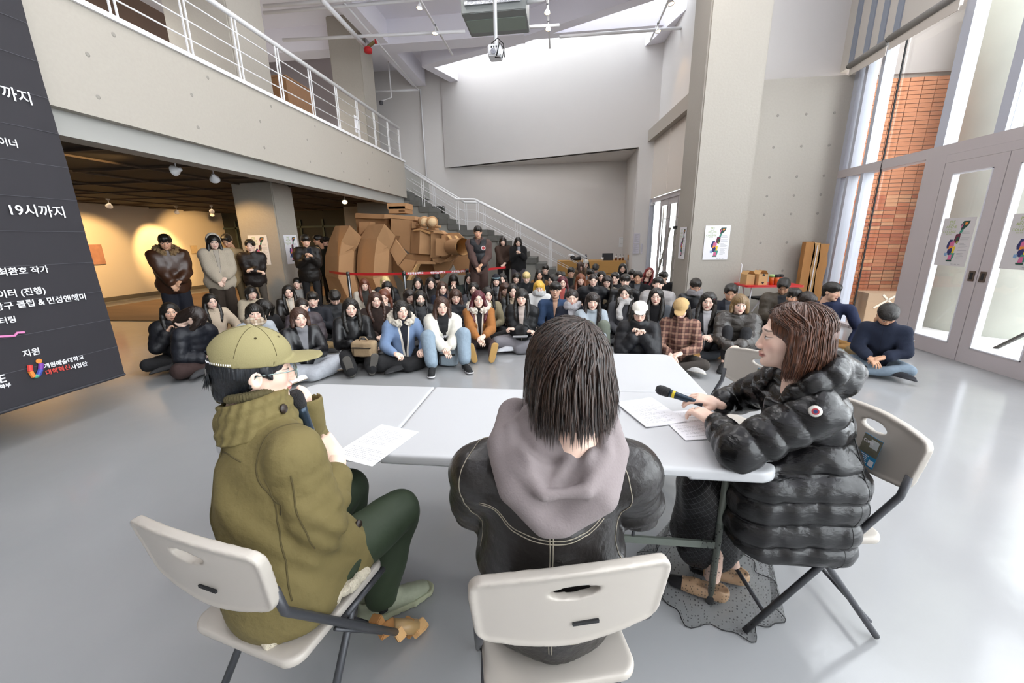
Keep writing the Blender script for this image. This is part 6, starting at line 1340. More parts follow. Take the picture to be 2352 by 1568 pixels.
Pp(1471, 692, 'person in white cap with hands clasped at the chin, blue jeans', .86, turn=6, hy=0, hp=14, hair='long', kind='puffer', col='17171B', lcol='2A4466', lkind='denim', hands='chin', shoes=('CBBFA8', 'D2C8B4'), s=1.04, group=G1, collar=.045, ext=x_multi(x_cap('E2DED4'), x_glasses))
Pp(1565, 686, 'person in tan cap with red flower and plaid shirt, looking down', .86, turn=0, hy=0, hp=34, hair='long', col='6B4238', jmat=plaid('plaid_shirt', '5C3A33', 'A98470', '2A2022'), lcol='3B3530', hands='lap', shoes=('B4B2B0', 'A9A59C'), s=1.02, group=G1, ext=x_multi(x_cap('B99A6A')))
Pp(1601, 634, 'young man with glasses and grey hood in black leather at the big column foot', .93, male=True, turn=10, hy=10, hp=18, hair='short', kind='leather', col='1B1C20', hood=False, hands='clasp', ext=x_multi(x_glasses, x_scarf('9E9A9C', False)), group=G2, sk='mid', s=.95)
Pp(1632, 666, 'girl with pink hair clip in black leather coat', .89, turn=12, hy=-6, hr=-6, hp=4, hair='long', kind='leather', col='1B1C20', inner='C9C9CC', opening=.04, lcol='3E4248', lkind='denim', hands='clasp', shoes=('B98D55', 'B98D55'), group=G1, ext=x_clip)
Pp(1681, 649, 'young man with curtain hair in dark navy looking down', .90, male=True, turn=10, hy=-4, hp=20, hair='part', col='171B26', inner='4A4C52', opening=.05, group=G2, sk='tan')
Pp(1703, 670, 'person with streaked blond hair hugging raised knees in shiny dark puffer', .90, turn=8, hy=10, hp=6, hair='bobbangs', hc='mixed', kind='shiny', col='3B3733', legs='knees', lcol='1D1D20', hands='knees', shoes=('18181A', '202022'), s=1.0, group=G1, puff=.045, lean=14)
Pp(1803, 632, 'heavy young man in grey-brown puffer looking down beside the red table', .96, male=True, turn=14, hy=-10, hp=36, hair='part', kind='puffer', col='4A4238', inner='2C2D30', opening=.05, hands='clasp', group=G2, puff=.04, s=.95, sk='tan', lean=16)
Pp(1828, 658, 'boy with blunt black fringe behind the woman\'s hair', .90, male=True, hy=8, hp=-4, hair='bowl', col='1A1B1E', group=G2, sk='tan')
Pp(1861, 669, 'curly-haired boy partly hidden behind the woman\'s hair', .86, male=True, hy=50, hp=20, hair='short', hc='dark', col='1A1B1F', group=G2)
Pp(1916, 644, 'young man in navy sweatshirt with white letters, tan trousers, looking sideways', .96, male=True, turn=2, hy=62, hp=8, hair='short', col='1C2644', lcol='9C7440', hands='side', shoes=('B0AC92', 'B9B49E'), s=1.02, group=G1, hood=True, sk='mid', ext=x_multi(x_print('USA', size=.085, z=.03), x_print('ARTS', size=.035, z=-.09)))
Pp(2052, 690, 'young man in navy sweater and pale jeans bent over writing, backpack before him', .86, male=True, turn=6, hy=18, hp=50, hair='short', kind='wool', col='1B2336', lcol='7E8E9C', lkind='denim', hands='lap', lean=22, shoes=('23242A', '2C2C30'), s=.88, group=G1, sk='tan')
# standing
GS = 'people standing behind the seated crowd'
Pp(375, 537, 'heavy-set man in brown sheepskin-collared jacket standing leftmost', legs='stand', standY=(5.75, 1.73), male=True, hy=-12, hp=12, hair='bowl', kind='leather', col='3E2415', lcol='161823', hands='standclasp', sk='tan', puff=.05, wide=.035, group=GS, ext=x_fur('8E7350'), collar=.03)
Pp(487, 537, 'tall figure in pale hooded fleece with long black hair, standing at left', legs='stand', standY=(6.35, 1.72), hy=0, hp=8, hair='longbangs', kind='fleece', col='C9BCA8', lcol='3A2F26', wide=.035, hands='standclasp', group=GS, puff=.05, inner='C0B6A8', opening=.03, ext=x_multi(x_glasses, lambda r, J, hd, hp, hs: sdf('hood', SUB(el((0, -.025, .03), (.118, .125, .145)), U([el((0, -.0, .02), (.102, .118, .128)), el((0, .12, -.0), (.085, .1, .125))], 0), .02), (-.15, -.17, -.14), (.15, .14, .2), .009, cloth('fleece', 'D8CFC0'), r, M4(hd*hs, hp))))
Pp(516, 541, 'man in beige jacket looking down behind the pale hooded figure', legs='stand', standY=(6.95, 1.74), male=True, hy=-30, hp=30, hair='part', col='A98F68', lcol='6E5C40', hands='standdown', sk='tan', group=GS)
Pp(572, 551, 'young man with folded arms in dark quilted jacket leaning on the gallery column', legs='stand', standY=(7.1, 1.64), male=True, hy=-14, hp=8, hair='part', kind='puffer', col='221A17', lcol='51483F', hands='standcross', group=GS, sk='light', puff=.02)
Pp(700, 537, 'young man photographing with his phone, black puffer, beside the gallery column', legs='stand', standY=(7.6, 1.72), male=True, hy=0, hp=16, hair='short', kind='puffer', col='17120F', lcol='131214', hands='standphone', group=GS, sk='mid', ext=x_phone((0, .0, .05), 'R', '20242C'))
Pp(729, 541, 'man seen in profile in dark green jacket behind the phone user', legs='stand', standY=(9.2, 1.74), male=True, hy=-80, hair='short', col='1D231C', lcol='151515', hands='standdown', group=GS, sk='tan')
Pp(746, 549, 'person in black cap half hidden by the left cardboard claw', legs='stand', standY=(9.5, 1.70), male=True, hy=-60, hair='short', col='131315', lcol='131315', hands='standdown', group=GS, ext=x_cap('17171A'))
Pp(1097, 518, 'stout man in black vest with round badge over a brown hoodie', legs='stand', standY=(8.3, 1.84), male=True, hy=-2, hp=8, hair='short', col='4F3A35', lcol='44302A', wide=.03, hands='standclasp', group=GS, sk='tan', puff=.03, hood=True, ext=lambda r, J, hd, hp, hs: vest(r, J))
Pp(1155, 543, 'woman in dark brown jacket standing by the stairs', legs='stand', standY=(11.0, 1.62), hy=0, hair='bobbangs', hc='dark', col='3C2A21', lcol='17171A', hands='standclasp', group=GS, puff=.03)
Pp(1190, 546, 'woman in black coat looking at her phone beside the stairs, red bag strap', legs='stand', standY=(10.6, 1.60), hy=4, hp=28, hair='long', kind='wool', col='121214', lcol='4B474E', wide=.03, hands='standphone', group=GS, puff=.03, ext=x_phone((0, .0, .05), 'R', '8A8E96'))
# ================================================================ THE THREE SPEAKERS
A_ = lambda *a: np.array(a, float)
def grad(f, P, e=.002):
    g = np.zeros_like(P)
    for i in range(3): d = np.zeros(3, np.float32); d[i] = e; g[:, i] = f((P+d).astype(np.float32))-f((P-d).astype(np.float32))
    return g/(norm(g.astype(np.float32))[:, None]+1e-9)
def onto(f, P, off=0., it=10):
    P = np.array(P, float)
    for _ in range(it): P = P-(f(P.astype(np.float32))-off)[:, None]*grad(f, P)*.8
    return P
def dense(P, n):
    P = np.array(P, float); s = np.r_[0, np.cumsum(np.linalg.norm(np.diff(P, axis=0), axis=1))]; t = np.linspace(0, s[-1], n); return np.stack([np.interp(t, s, P[:, i]) for i in range(3)], 1)
def seam(name, f, P, r, m, parent, n=40, off=0., offs=(0.,)):
    mb = MB(); P = dense(P, n)
    T = np.gradient(P, axis=0); G = grad(f, P); S_ = np.cross(T, G); S_ /= np.linalg.norm(S_, axis=1)[:, None]+1e-9
    for o_ in offs: mb.tube([tuple(p) for p in onto(f, P+S_*o_, off)], r, 5)
    o = mb.build(name, m, parent, True); return tag(o, kind='stuff') if len(offs) > 1 else o
def locks(name, paths, w, th, m, parent, M=None):
    """tapered flat locks of hair along (N,K,3) paths"""
    P = np.array(paths); Nn, K, _ = P.shape; T = np.gradient(P, axis=1); T /= np.linalg.norm(T, axis=2)[..., None]+1e-9; c = A_(0, -.01, .03); O = P-c; O = O-T*(O*T).sum(2)[..., None]; O /= np.linalg.norm(O, axis=2)[..., None]+1e-9; S_ = np.cross(T, O)
    u = np.linspace(0, 1, K); prof = np.minimum(1, u*6+.35)*np.clip((1-u)*3.2, .04, 1); w = np.broadcast_to(w, (Nn,))[:, None, None]*prof[None, :, None]; th = th*prof[None, :, None]
    R = np.stack([P+S_*w, P+O*th, P-S_*w, P-O*th], 2).reshape(-1, 3); a = np.arange(Nn)[:, None, None]*K*4+np.arange(K-1)[None, :, None]*4; k = np.arange(4)[None, None, :]; kn = (k+1) % 4
    Q = np.stack([a+k, a+kn, a+4+kn, a+4+k], -1).reshape(-1, 4); o = qmesh(name, R, Q, m, parent, M); return tag(o, kind='stuff')
def hair_paths(n, pole, rad, c, stop, hang, seed=0, K=12, lift=.0, wave=.004, part=None):
    r2 = np.random.default_rng(seed); out = []; w = A_(*pole); w /= np.linalg.norm(w); e1 = np.cross(w, (0, 1, 0)); e1 /= np.linalg.norm(e1); e2 = np.cross(w, e1)
    for i in range(n):
        psi = r2.uniform(0, 2*math.pi); e = e1*math.cos(psi)+e2*math.sin(psi); a0 = math.radians(r2.uniform(1, 60)) if r2.random() < .75 else 0; d = []; a = a0; rr = np.array(rad)*(1+r2.uniform(-.03, .045)); sw = r2.normal(0, .25); ph = r2.uniform(0, 6)
        L = 0; last = None; jit = r2.normal(0, .10)
        while a < math.radians(175):
            q = psi+sw*(a-a0)*.5; e = e1*math.cos(q)+e2*math.sin(q); dr = w*math.cos(a)+e*math.sin(a)
            if stop(dr, jit): break
            d.append(np.array(c)+rr*dr*(1+.012*math.sin(a*7+ph))); a += math.radians(9)
        if len(d) < 2: continue
        last = d[-1]; v = d[-1]-d[-2]; v /= np.linalg.norm(v); ln, out_ = hang(last-np.array(c), r2)
        nh = 6; p = last.copy()
        for k in range(nh): v = v*.72+A_(0, 0, -1)*.28+(last-np.array(c))*A_(1, 1, 0)*out_*(1 if k < 3 else -1.4)*.6; v /= np.linalg.norm(v); p = p+v*ln/nh; d.append(p.copy())
        out.append(dense(d, K)+r2.normal(0, .0008, 3)+wave*np.sin(np.linspace(0, 5, K)+ph)[:, None]*r2.normal(0, .5, 3)*np.linspace(0, 1, K)[:, None])
    return np.array(out)
def mic(p0, p1, label, group='handheld microphones', ring=None):
    p0, p1 = Vector(p0), Vector(p1); t = empty('microphone', tuple(p0), 0, label, 'microphone', group); M = (p1-p0).to_track_quat('Z', 'Y').to_matrix().to_4x4(); L = (p1-p0).length; bodym = mat('mic_body', '2E3C4A', .3, metal=.5)
    MB().lathe([(.0, 0), (.0115, .001), (.0125, .02), (.0175, L-.075), (.0205, L-.055)], n=24, M=M).build('body', bodym, t, True)
    MB().lathe([(.0205, L-.056), (.023, L-.05), (.0238, L-.04), (.0238, L-.034), (.025, L-.02), (.0225, L-.004), (.013, L+.008), (0, L+.011)], n=24, M=M).build('grille', mat('mic_grille', '1A1A1D', .55, bump=.6, bscale=300), t, True)
    if ring: MB().lathe([(.0179, L-.082), (.0185, L-.066)], n=20, M=M).build('yellow_band', mat('mic_yellow', 'D9C22A', .5), t)
    return t
def fg_root(x, y, label): return empty('person', (x, y, 0), 0, label, 'person')
def rel(J, o): return {k: (v-o if k not in ('fwd', 'ax') and not k.startswith('D') else v) for k, v in J.items()}
def finish(J): J['ax'] = (J['N']-J['P'])/np.linalg.norm(J['N']-J['P']); f = J['fwd']; f = f-J['ax']*(f@J['ax']); J['fwd'] = f/np.linalg.norm(f); return J
# ---------------------------------------------------------------- centre man, seen from behind
def centre_man():
    O = A_(-.02, .93, 0); root = fg_root(O[0], O[1], 'man seen from behind in black leather jacket and grey hood, tousled dark hair')
    J = dict(P=A_(-.02, .94, .53), C=A_(-.015, .90, .86), N=A_(-.005, .885, 1.075), SL=A_(-.195, .885, .985), SR=A_(.178, .925, .985), EL=A_(-.245, 1.03, .775), ER=A_(.232, 1.07, .775), WL=A_(-.15, 1.27, .775), WR=A_(.14, 1.30, .775), HL=A_(-.12, .98, .50), HR=A_(.08, .99, .50), KL=A_(-.20, 1.36, .50), KR=A_(.06, 1.38, .50), AL=A_(-.22, 1.42, .08), AR=A_(.08, 1.44, .08), fwd=A_(-.10, 1, 0))
    J = finish(rel(J, O)); hd = euler(5, 12, -3); hp = A_(.024, .885, 1.243)-O
    add_body(root, J, hd, hp, True, 'light', .0042, curl=(20, 35, 30))
    lm = mat('black_leather_jacket', '262322', .33, bump=.3, bscale=26, spec=.5); jf0 = U([jacket_sdf(J, .020, None, .0, False, .05, .006, 2.2, arm_r=.058, width=1.0, sleeve_end=.06), (el((J['P']+J['C'])/2, (.192, .15, .20)), .06)], 0)
    def folds(P):
        z = P[:, 2]; x = P[:, 0]; y = P[:, 1]
        return -.011*np.exp(-((z-.70-.10*np.abs(x))/.018)**2)*(np.abs(x) > .02)+.009*np.exp(-((z-.675-.12*np.abs(x))/.020)**2)-.010*np.exp(-((z-.755-.5*(x-.18)-.0)/.016)**2)*np.clip((x-.03)*8, 0, 1)+.008*np.exp(-((z-.725-.5*(x-.18))/.018)**2)*np.clip((x-.03)*8, 0, 1)
    hole = pl([hp+hd@A_(0, 0, 0), hp+hd@A_(0, -.035, -.15)], [.07, .058]); jf = SUB(DISP(jf0, folds), hole, .012); jf = INT(jf, lambda P: .475-P[:, 2])
    jk = sdf('leather_jacket', jf, A_(-.42, -.32, .42), A_(.42, .5, 1.2), .0080, lm, root)
    st = mat('pale_stitching', '9C9484', .8); S2 = (-.0045, .0045)
    seam('seam', jf, [(.0+.008, -.24, z) for z in np.linspace(.98, .50, 12)], .0013, st, jk, 60, .0006, S2)
    seam('seam', jf, [(x, -.22, .905-.02*math.cos(x*7)+.012) for x in np.linspace(-.205, .205, 14)], .0013, st, jk, 60, .0006, S2)
    seam('seam', jf, [(x, -.25, .535-.0*abs(x)) for x in np.linspace(-.2, .2, 14)], .0011, st, jk, 60, .0006)
    for s in (-1, 1): seam('seam', jf, [(s*.15, .0, 1.06), (s*.185, -.07, 1.01), (s*.205, -.10, .93), (s*.212, -.10, .85), (s*.205, -.08, .78)], .0013, st, jk, 40, .0006)
    sdf('trousers', INT(legs_sdf(J, fold=.006, wide=.02), lambda P: .03-P[:, 2]), A_(-.35, -.2, .03), A_(.3, .7, .68), .011, cloth('denim', '1C222C'), root)
    for k in 'LR': shoe('shoe', J['A'+k]+A_(0, -.03, -.068), J['A'+k]+A_(0, .2, -.068), (0, 0, 1), black_ink, mat('sole_dark', '2A2A2A'), root, .008)
    # draped hood on the back
    N = J['N']; hm_ = mat('grey_mauve_sweat', '857B7B', .92, bump=.12, bscale=200, var=.04)
    def pt(x, y, z): return A_(x+.016, y-.045, z+.012)
    outer = [pl([pt(-.115, .02, 1.125), pt(-.120, -.06, 1.09), pt(-.085, -.135, 1.02), pt(-.02, -.165, .965)], [.032, .040, .040, .030]), (pl([pt(.115, .02, 1.125), pt(.125, -.06, 1.085), pt(.09, -.135, 1.02), pt(.02, -.165, .965)], [.032, .040, .042, .030]), .03),
             (el(pt(0, -.115, 1.05), (.105, .055, .095)), .03), (pl([pt(-.10, .03, 1.13), pt(0, .07, 1.11), pt(.10, .03, 1.13)], .03), .02)]
    cav = U([el(pt(0, -.10, 1.16), (.086, .066, .085)), (el(pt(.01, -.165, 1.105), (.062, .035, .055)), .02)], .01)
    hf = SUB(U(outer, .02), cav, .015)
    rim = pl([pt(-.105, -.06, 1.13), pt(-.085, -.125, 1.075), pt(-.02, -.185, 1.045), pt(.06, -.175, 1.055), pt(.108, -.11, 1.10), pt(.11, -.04, 1.13)], .014); inner = pl([pt(-.07, -.045, 1.14), pt(-.03, -.11, 1.06), pt(.02, -.135, 1.02), pt(.065, -.095, 1.08), pt(.075, -.03, 1.14)], [.016, .016, .012, .016, .016]); in2 = U([pl([pt(-.06, -.03, 1.13), pt(-.03, -.085, 1.10), pt(.03, -.085, 1.10), pt(.06, -.03, 1.13)], .034), (pl([pt(-.055, -.045, 1.165), pt(0, -.075, 1.15), pt(.055, -.045, 1.165)], .024), .02), (pl([pt(.03, -.12, 1.09), pt(.0, -.15, 1.05)], .016), .02)], 0)
    hf = U([hf, (rim, .012), (inner, .01), (in2, .012)], 0); hf = DISP(hf, wr(.004, 45, 30, 40, ph=.6)); hf = SUB(hf, pl([hp, hp+hd@A_(0, .02, -.12)], [.06, .045]), .01)
    hood = sdf('hood', hf, A_(-.22, -.32, .82), A_(.26, .16, 1.24), .005, hm_, root, sm=1)
    # hair
    hmat_ = hairmat('centre_hair', '17110F', '44302600'[:6]); M = M4(hd, hp)
    v, q = nets(SUB(U([el((0, -.014, .040), (.086, .103, .093)), (pl([(0, -.045, .0), (0, -.06, -.05)], [.080, .062]), .03), (pl([(-.07, .0, .03), (-.078, .01, -.04)], .03), .02), (pl([(.07, .0, .03), (.078, .01, -.04)], .03), .02)], .03), el((0, .13, -.045), (.066, .08, .09)), .01), (-.14, -.16, -.16), (.14, .14, .15), .006)
    qmesh('hair', v, q, hmat_, root, M)
    stop = lambda d, j: (d[1] < .25 and d[2] < -.22+j) or (d[1] >= .25 and d[2] < .28+j*.6)
    hang = lambda o, r2: (r2.uniform(.08, .155) if o[1] < .03 else r2.uniform(.03, .055), .3)
    Pp_ = hair_paths(2300, (.38, -.35, .86), (.094, .111, .101), (0, -.014, .040), stop, hang, 3, wave=.007)
    locks('hair_locks', Pp_, rng.uniform(.0018, .0042, len(Pp_)), .0009, hmat_, root, M)
centre_man()
# ---------------------------------------------------------------- man in cap
def cap_man():
    O = A_(-.86, .95, 0); root = fg_root(O[0], O[1], 'man in olive cap, glasses and olive field jacket speaking into a microphone')
    J = dict(P=A_(-.875, .955, .54), C=A_(-.905, 1.0, .83), N=A_(-.948, 1.038, 1.018), SL=A_(-1.075, 1.135, .965), SR=A_(-.765, .950, .960), ER=A_(-.705, .940, .715), WR=A_(-.755, 1.13, .845), EL=A_(-.965, 1.30, .79), WL=A_(-.938, 1.262, .945),
             HL=A_(-.94, .98, .52), HR=A_(-.80, .89, .52), KR=A_(-.625, 1.285, .53), KL=A_(-.90, 1.40, .53), AR=A_(-.735, 1.275, .09), AL=A_(-.93, 1.30, .09), fwd=A_(.5, .866, 0), DR=A_(-.60, .25, .62), DL=A_(.25, -.45, .9))
    J = finish(rel(J, O)); az = 50; hd = euler(-az, 6, 4); hp = A_(-.938, 1.075, 1.176)-O; hs = .98
    add_body(root, J, hd*1.0, hp, True, 'light', .0033, hs=hs, curl={'R': (62, 75, 45), 'L': (65, 80, 50)}, handup={'R': (.70, -.70, .1), 'L': (.5, -.2, .2)}, handres=.0032, thumb='in')
    jm = mat('olive_field_jacket', '6C6038', .85, bump=.6, bscale=13, var=.09); W = lambda px, py, t: A_(0, 0, CH)+t*ray(px, py)-O
    jf = jacket_sdf(J, .026, None, 0, False, .06, .008, .4, arm_r=.054, width=1.0, sleeve_end=.085, ak=.01)
    R = basis_from(J['fwd'], J['ax'])
    N_ = J['N']
    # skirt of the jacket falling over the hips, open at the front edge
    ext = [(el(N_+A_(0, 0, -.015), (.105, .095, .055)), .03), (el(J['P']+A_(.02, -.01, -.02), (.195, .165, .16), basis_from(A_(.5, .866, 0), (0, 0, 1))), .05), (pl([J['P']+A_(.06, .03, .10), J['P']+A_(.17, .12, -.02)], [.14, .085]), .05)]
    jf = U([jf]+ext, .04); sl = J['ER']-J['SR']
    def wrk(P):      # sleeve folds at the crook of the elbow and diagonal folds across the back
        d = norm((P-J['ER']).astype(np.float32)); u = (P-J['ER'])@np.array([.3, .6, .75]); return -.007*np.sin(u*95+P[:, 0]*20)*np.exp(-(d/.13)**2)-.004*np.sin(P[:, 2]*42+P[:, 0]*35)*np.clip(1-d*2, 0, 1)
    jf = DISP(jf, wrk); hole = pl([hp, hp+hd@A_(0, -.035, -.14)], [.078, .064]); jf = SUB(jf, hole, .01); jf = INT(jf, lambda P: .44-P[:, 2]+.10*P[:, 0])
    jk = sdf('field_jacket', jf, A_(-.36, -.36, .38), A_(.5, .5, 1.2), .0080, jm, root)
    sd_ = mat('olive_seam', '4F4526', .9); N = J['N']; ax_ = J['ax']
    RA = basis_from(J['fwd'], J['ax'])
    def around(a, r, z): return N+RA@A_(r*math.sin(math.radians(a)), r*math.cos(math.radians(a)), z)
    def cf(P):
        q = (P-N)@RA; a = np.arctan2(q[:, 0], q[:, 1]-.012); rho = np.sqrt((q[:, 0]*1.02)**2+(q[:, 1]-.012)**2); z = q[:, 2]; Rr = .102-.20*z+.0035*np.sin(z*150+a*3)+.002*np.sin(a*19+z*60); top = z-(.082+.012*np.cos(a)); e = np.stack([np.abs(rho-Rr)-.008+.006, np.maximum(top, -.045-z)+.006], 1)
        return (np.sqrt((np.maximum(e, 0)**2).sum(1))+np.minimum(e.max(1), 0)-.006)*.8
    cf = SUB(cf, pl([hp+hd@A_(0, .0, -.02), hp+hd@A_(0, -.02, -.14)], [.055, .050]), .01); col = sdf('stand_collar', cf, A_(-.26, -.1, .92), A_(.16, .28, 1.2), .0048, jm, root)
    rib = DISP(pl([around(a, .074, .088) for a in range(-150, 160, 15)], .013), lambda P: .0025*np.sin(np.arctan2((P-N)@RA[:, 0], (P-N)@RA[:, 1])*70)); rib = SUB(rib, pl([hp+hd@A_(0, .01, 0), hp+hd@A_(0, -.02, -.12)], [.062, .053]), .0)
    sdf('ribbed_collar', rib, A_(-.26, -.1, 1.0), A_(.16, .28, 1.2), .0036, mat('ribbed_olive', '4A4228', .95), root)
    b = around(62, .112, .03); MB().lathe([(0, .006), (.013, .005), (.016, 0)], tuple(b), 18, M=Matrix(((.87, 0, .5, 0), (-.5, 0, .87, 0), (0, 1, 0, 0), (0, 0, 0, 1))) if False else (Vector(around(62, 1, 0)-N)).to_track_quat('Z', 'Y').to_matrix().to_4x4()).build('button', mat('dark_button', '2B2019', .4), root, True)
    # seams: armhole, back yoke, side and front edge
    SRr = J['SR']
    arm = [SRr+RA@A_(-.03+.055*math.cos(a)*0, .075*math.cos(a), .085*math.sin(a)-.02) for a in np.radians(np.linspace(60, 300, 16))]
    for nm, pts, r in (('armhole_seam', arm, .0032), ('side_seam', [J['P']+RA@A_(.19, -.05, z) for z in np.linspace(.36, .0, 10)], .0028), ('back_seam', [J['P']+RA@A_(.0, -.24, z) for z in np.linspace(.50, -.02, 12)], .0026), ('sleeve_seam', [SRr+RA@A_(.07, -.04, -.03), (SRr+J['ER'])/2+RA@A_(.06, -.06, 0), J['ER']+RA@A_(.05, -.05, -.02)], .0026), ('yoke_seam', [N+RA@A_(x, -.15, -.05) for x in np.linspace(-.12, .14, 8)], .0024)):
        seam(nm, jf, pts, r, sd_, jk, 30, .0)
    # sherpa lining and hem peeking out
    sh = DISP(pl([J['P']+A_(.06, -.17, -.085), J['P']+A_(.12, -.12, -.075), J['P']+A_(.20, -.02, -.05), J['P']+A_(.24, .08, -.06)], [.012, .02, .02, .016]), wr(.006, 170, 150, 160)); sdf('sherpa_lining', sh, J['P']-.3, J['P']+.32, .0055, cloth('fleece', 'D9CFB9'), root)
    for i, u in enumerate((.10, -.04)): p = onto(jf, [J['P']+A_(.26-.02*i, .16, u+.02)], .002)[0]; MB().lathe([(0, .006), (.012, .005), (.014, 0)], tuple(p), 16, M=(Vector((.8, -.3, .3))).to_track_quat('Z', 'Y').to_matrix().to_4x4()).build('button', MATS['dark_button'], root, True)
    # sleeves' cuffs, left one standing open beside the chin
    cu = SUB(pl([J['WL']+A_(-.01, .02, -.06), J['WL']+A_(.01, -.0, .045)], [.062, .058]), pl([J['WL']+A_(0, .01, -.04), J['WL']+A_(.02, -.0, .16)], [.046, .052]), 0); cu = INT(cu, lambda P: P[:, 2]-(J['WL'][2]+.062)); sdf('cuff', cu, J['WL']-.12, J['WL']+.12, .005, jm, root)
    tr = mat('dark_green_trousers', '26331F', .7, bump=.2, bscale=14); lf = legs_sdf(J, r=(.092, .078, .062), fold=.007, ph=3., wide=.006); sdf('trousers', INT(lf, lambda P: .09-P[:, 2]), A_(-.3, -.25, .08), A_(.42, .62, .72), .008, tr, root)
    sm_ = mat('sage_sneaker', '8B8F7A', .7, var=.15, bscale=40, bump=.2); so = mat('sneaker_sole', '97997F', .8)
    for h_, t_, rs in ((A_(-.785, 1.25, .002), A_(-.60, 1.40, .002), .005), (A_(-.98, 1.28, .002), A_(-.80, 1.44, .002), .008)):
        up_ = U([pl([(0, .0, .055), (0, .09, .052), (0, .18, .040), (0, .235, .034)], [.041, .043, .042, .034]), (el((0, .015, .095), (.038, .05, .035)), .02), (el((0, .09, .09), (.028, .05, .018)), .02)], .02); up_ = SUB(up_, el((0, .0, .135), (.030, .040, .035)), .006); up_ = INT(up_, lambda P: .02-P[:, 2])
        sl_ = DISP(U([pl([(0, -.005, .02), (0, .10, .016), (0, .19, .018), (0, .25, .024)], [.046, .043, .050, .040]), ], .01), lambda P: .0015*np.sin(P[:, 1]*160)); sl_ = INT(sl_, lambda P: P[:, 2]-.030); sl_ = INT(sl_, lambda P: .001-P[:, 2])
        M_ = M4(basis_from(t_-h_, (0, 0, 1)), h_-O); sn = sdf('sneaker', up_, (-.07, -.07, 0), (.07, .3, .15), rs, sm_, root, M_); sdf('sole', sl_, (-.07, -.07, -.01), (.07, .32, .06), rs, so, sn)
        for k in range(5): MB().tube([(-.022, .055+.018*k, .103-.006*k), (0, .058+.018*k, .110-.006*k), (.022, .055+.018*k, .103-.006*k)], .0028, 6).build('lace', paper, sn, True)
    MB().tube([tuple(J['AR']+A_(0, 0, .0)), tuple(J['AR']+A_(0, 0, -.04))], .036, 14).build('sock', black_ink, root, True)
    # cap, glasses and hair
    M = M4(hd*hs, hp); cm_ = mat('khaki_cap_twill', '8C835C', .9, bump=.1, bscale=300, var=.04)
    dome = SUB(el((0, -.014, .052), (.094, .114, .094)), el((0, -.014, .045), (.088, .108, .090)), .002); dome = INT(dome, lambda P: (.036+.16*np.clip(-P[:, 1]-.02, 0, 1)*0-.05*P[:, 1])-P[:, 2]); dome = SUB(dome, el((0, -.125, .035), (.042, .05, .040)), .004)
    brim = INT(U([el((0, .095, .046), (.078, .098, .014))], 0), lambda P: .062-P[:, 1]); brim = INT(brim, lambda P: (.034-2.2*P[:, 0]**2)-P[:, 2]); brim = INT(brim, lambda P: P[:, 2]-(.050-2.2*P[:, 0]**2))
    cf = U([dome, (brim, .006), (el((0, -.014, .147), (.009, .009, .005)), .002)], 0); cp = sdf('cap', cf, (-.12, -.15, .0), (.12, .22, .17), .0046, cm_, root, M)
    df = el((0, -.014, .052), (.094, .114, .094))
    for a in (0, 60, 120): seam('cap_seam', df, [(math.sin(math.radians(a))*s_*.09, math.cos(math.radians(a))*s_*.11, .145-.085*s_*s_) for s_ in np.linspace(-.95, .95, 15)], .0010, sd_, cp, 40, .0)
    for a in (60, 120, -60, 180-60): p = onto(df, [(math.sin(math.radians(a-30))*.06, math.cos(math.radians(a-30))*.075, .12)], .0008)[0]; MB().lathe([(.004, 0), (.0022, .0012), (0, .0004)], tuple(p), 10, M=Vector(p-A_(0, 0, .05)).to_track_quat('Z', 'Y').to_matrix().to_4x4()).build('eyelet', sd_, cp)
    stp = dense([(.042, -.108, .012), (.02, -.125, .010), (-.02, -.125, .010), (-.042, -.108, .012)], 12); mb = MB()
    for i in range(11): mb.bar(tuple(stp[i]), tuple(stp[i+1]), .003, .018)
    mb.build('leather_strap', mat('brown_strap', '5B4033', .6), cp); MB().tube([(.012, -.129, .0), (.012, -.129, .021), (.024, -.126, .021), (.024, -.126, .0), (.012, -.129, .0)], .0016, 6).build('buckle', steel, cp)
    mb = MB()
    for i in range(13): p = onto(df, [(.072-.0045*i, -.060-.0035*i, .050)], .0008)[0]; mb.box(tuple(p-A_(.0012, .0012, .0022+.0008*(i % 2))), tuple(p+A_(.0012, .0012, .0026)))
    tag(mb.build('white_embroidery', paper, cp), kind='stuff')
    hb = hairmat('cap_man_hair', '0D0E11', '22262C'); ff = INT(SUB(U([el((0, -.014, .040), (.0845, .1035, .092)), (pl([(0, -.05, .0), (0, -.062, -.055)], [.08, .058]), .03), (pl([(.070, .02, .02), (.072, .03, -.005)], .012), .01), (pl([(-.070, .02, .02), (-.072, .03, -.005)], .012), .01)], .02), U([el((0, .135, -.03), (.075, .09, .11)), el((.09, .012, -.045), (.04, .035, .048)), el((-.09, .012, -.045), (.04, .035, .048)), bx((0, 0, -.14), (.2, .2, .055))], 0), .008), lambda P: P[:, 2]-.085)
    v, q = nets(DISP(ff, strand(.0012, 90)), (-.12, -.16, -.12), (.12, .12, .12), .0038); qmesh('hair', v, q, hb, root, M)
    r2 = np.random.default_rng(2); Ph = [dense([(x, -.105+r2.normal(0, .004), .04), (x*1.05, -.122, .015), (x*1.1, -.128+r2.normal(0, .006), -.02-r2.uniform(0, .03))], 8) for x in r2.uniform(-.04, .04, 90)]; locks('hair_locks', Ph, .003, .0015, hb, root, M)
    gm_ = mat('silver_teal_metal', '8FA19C', .25, metal=.8); mb = MB(); lens = MB()
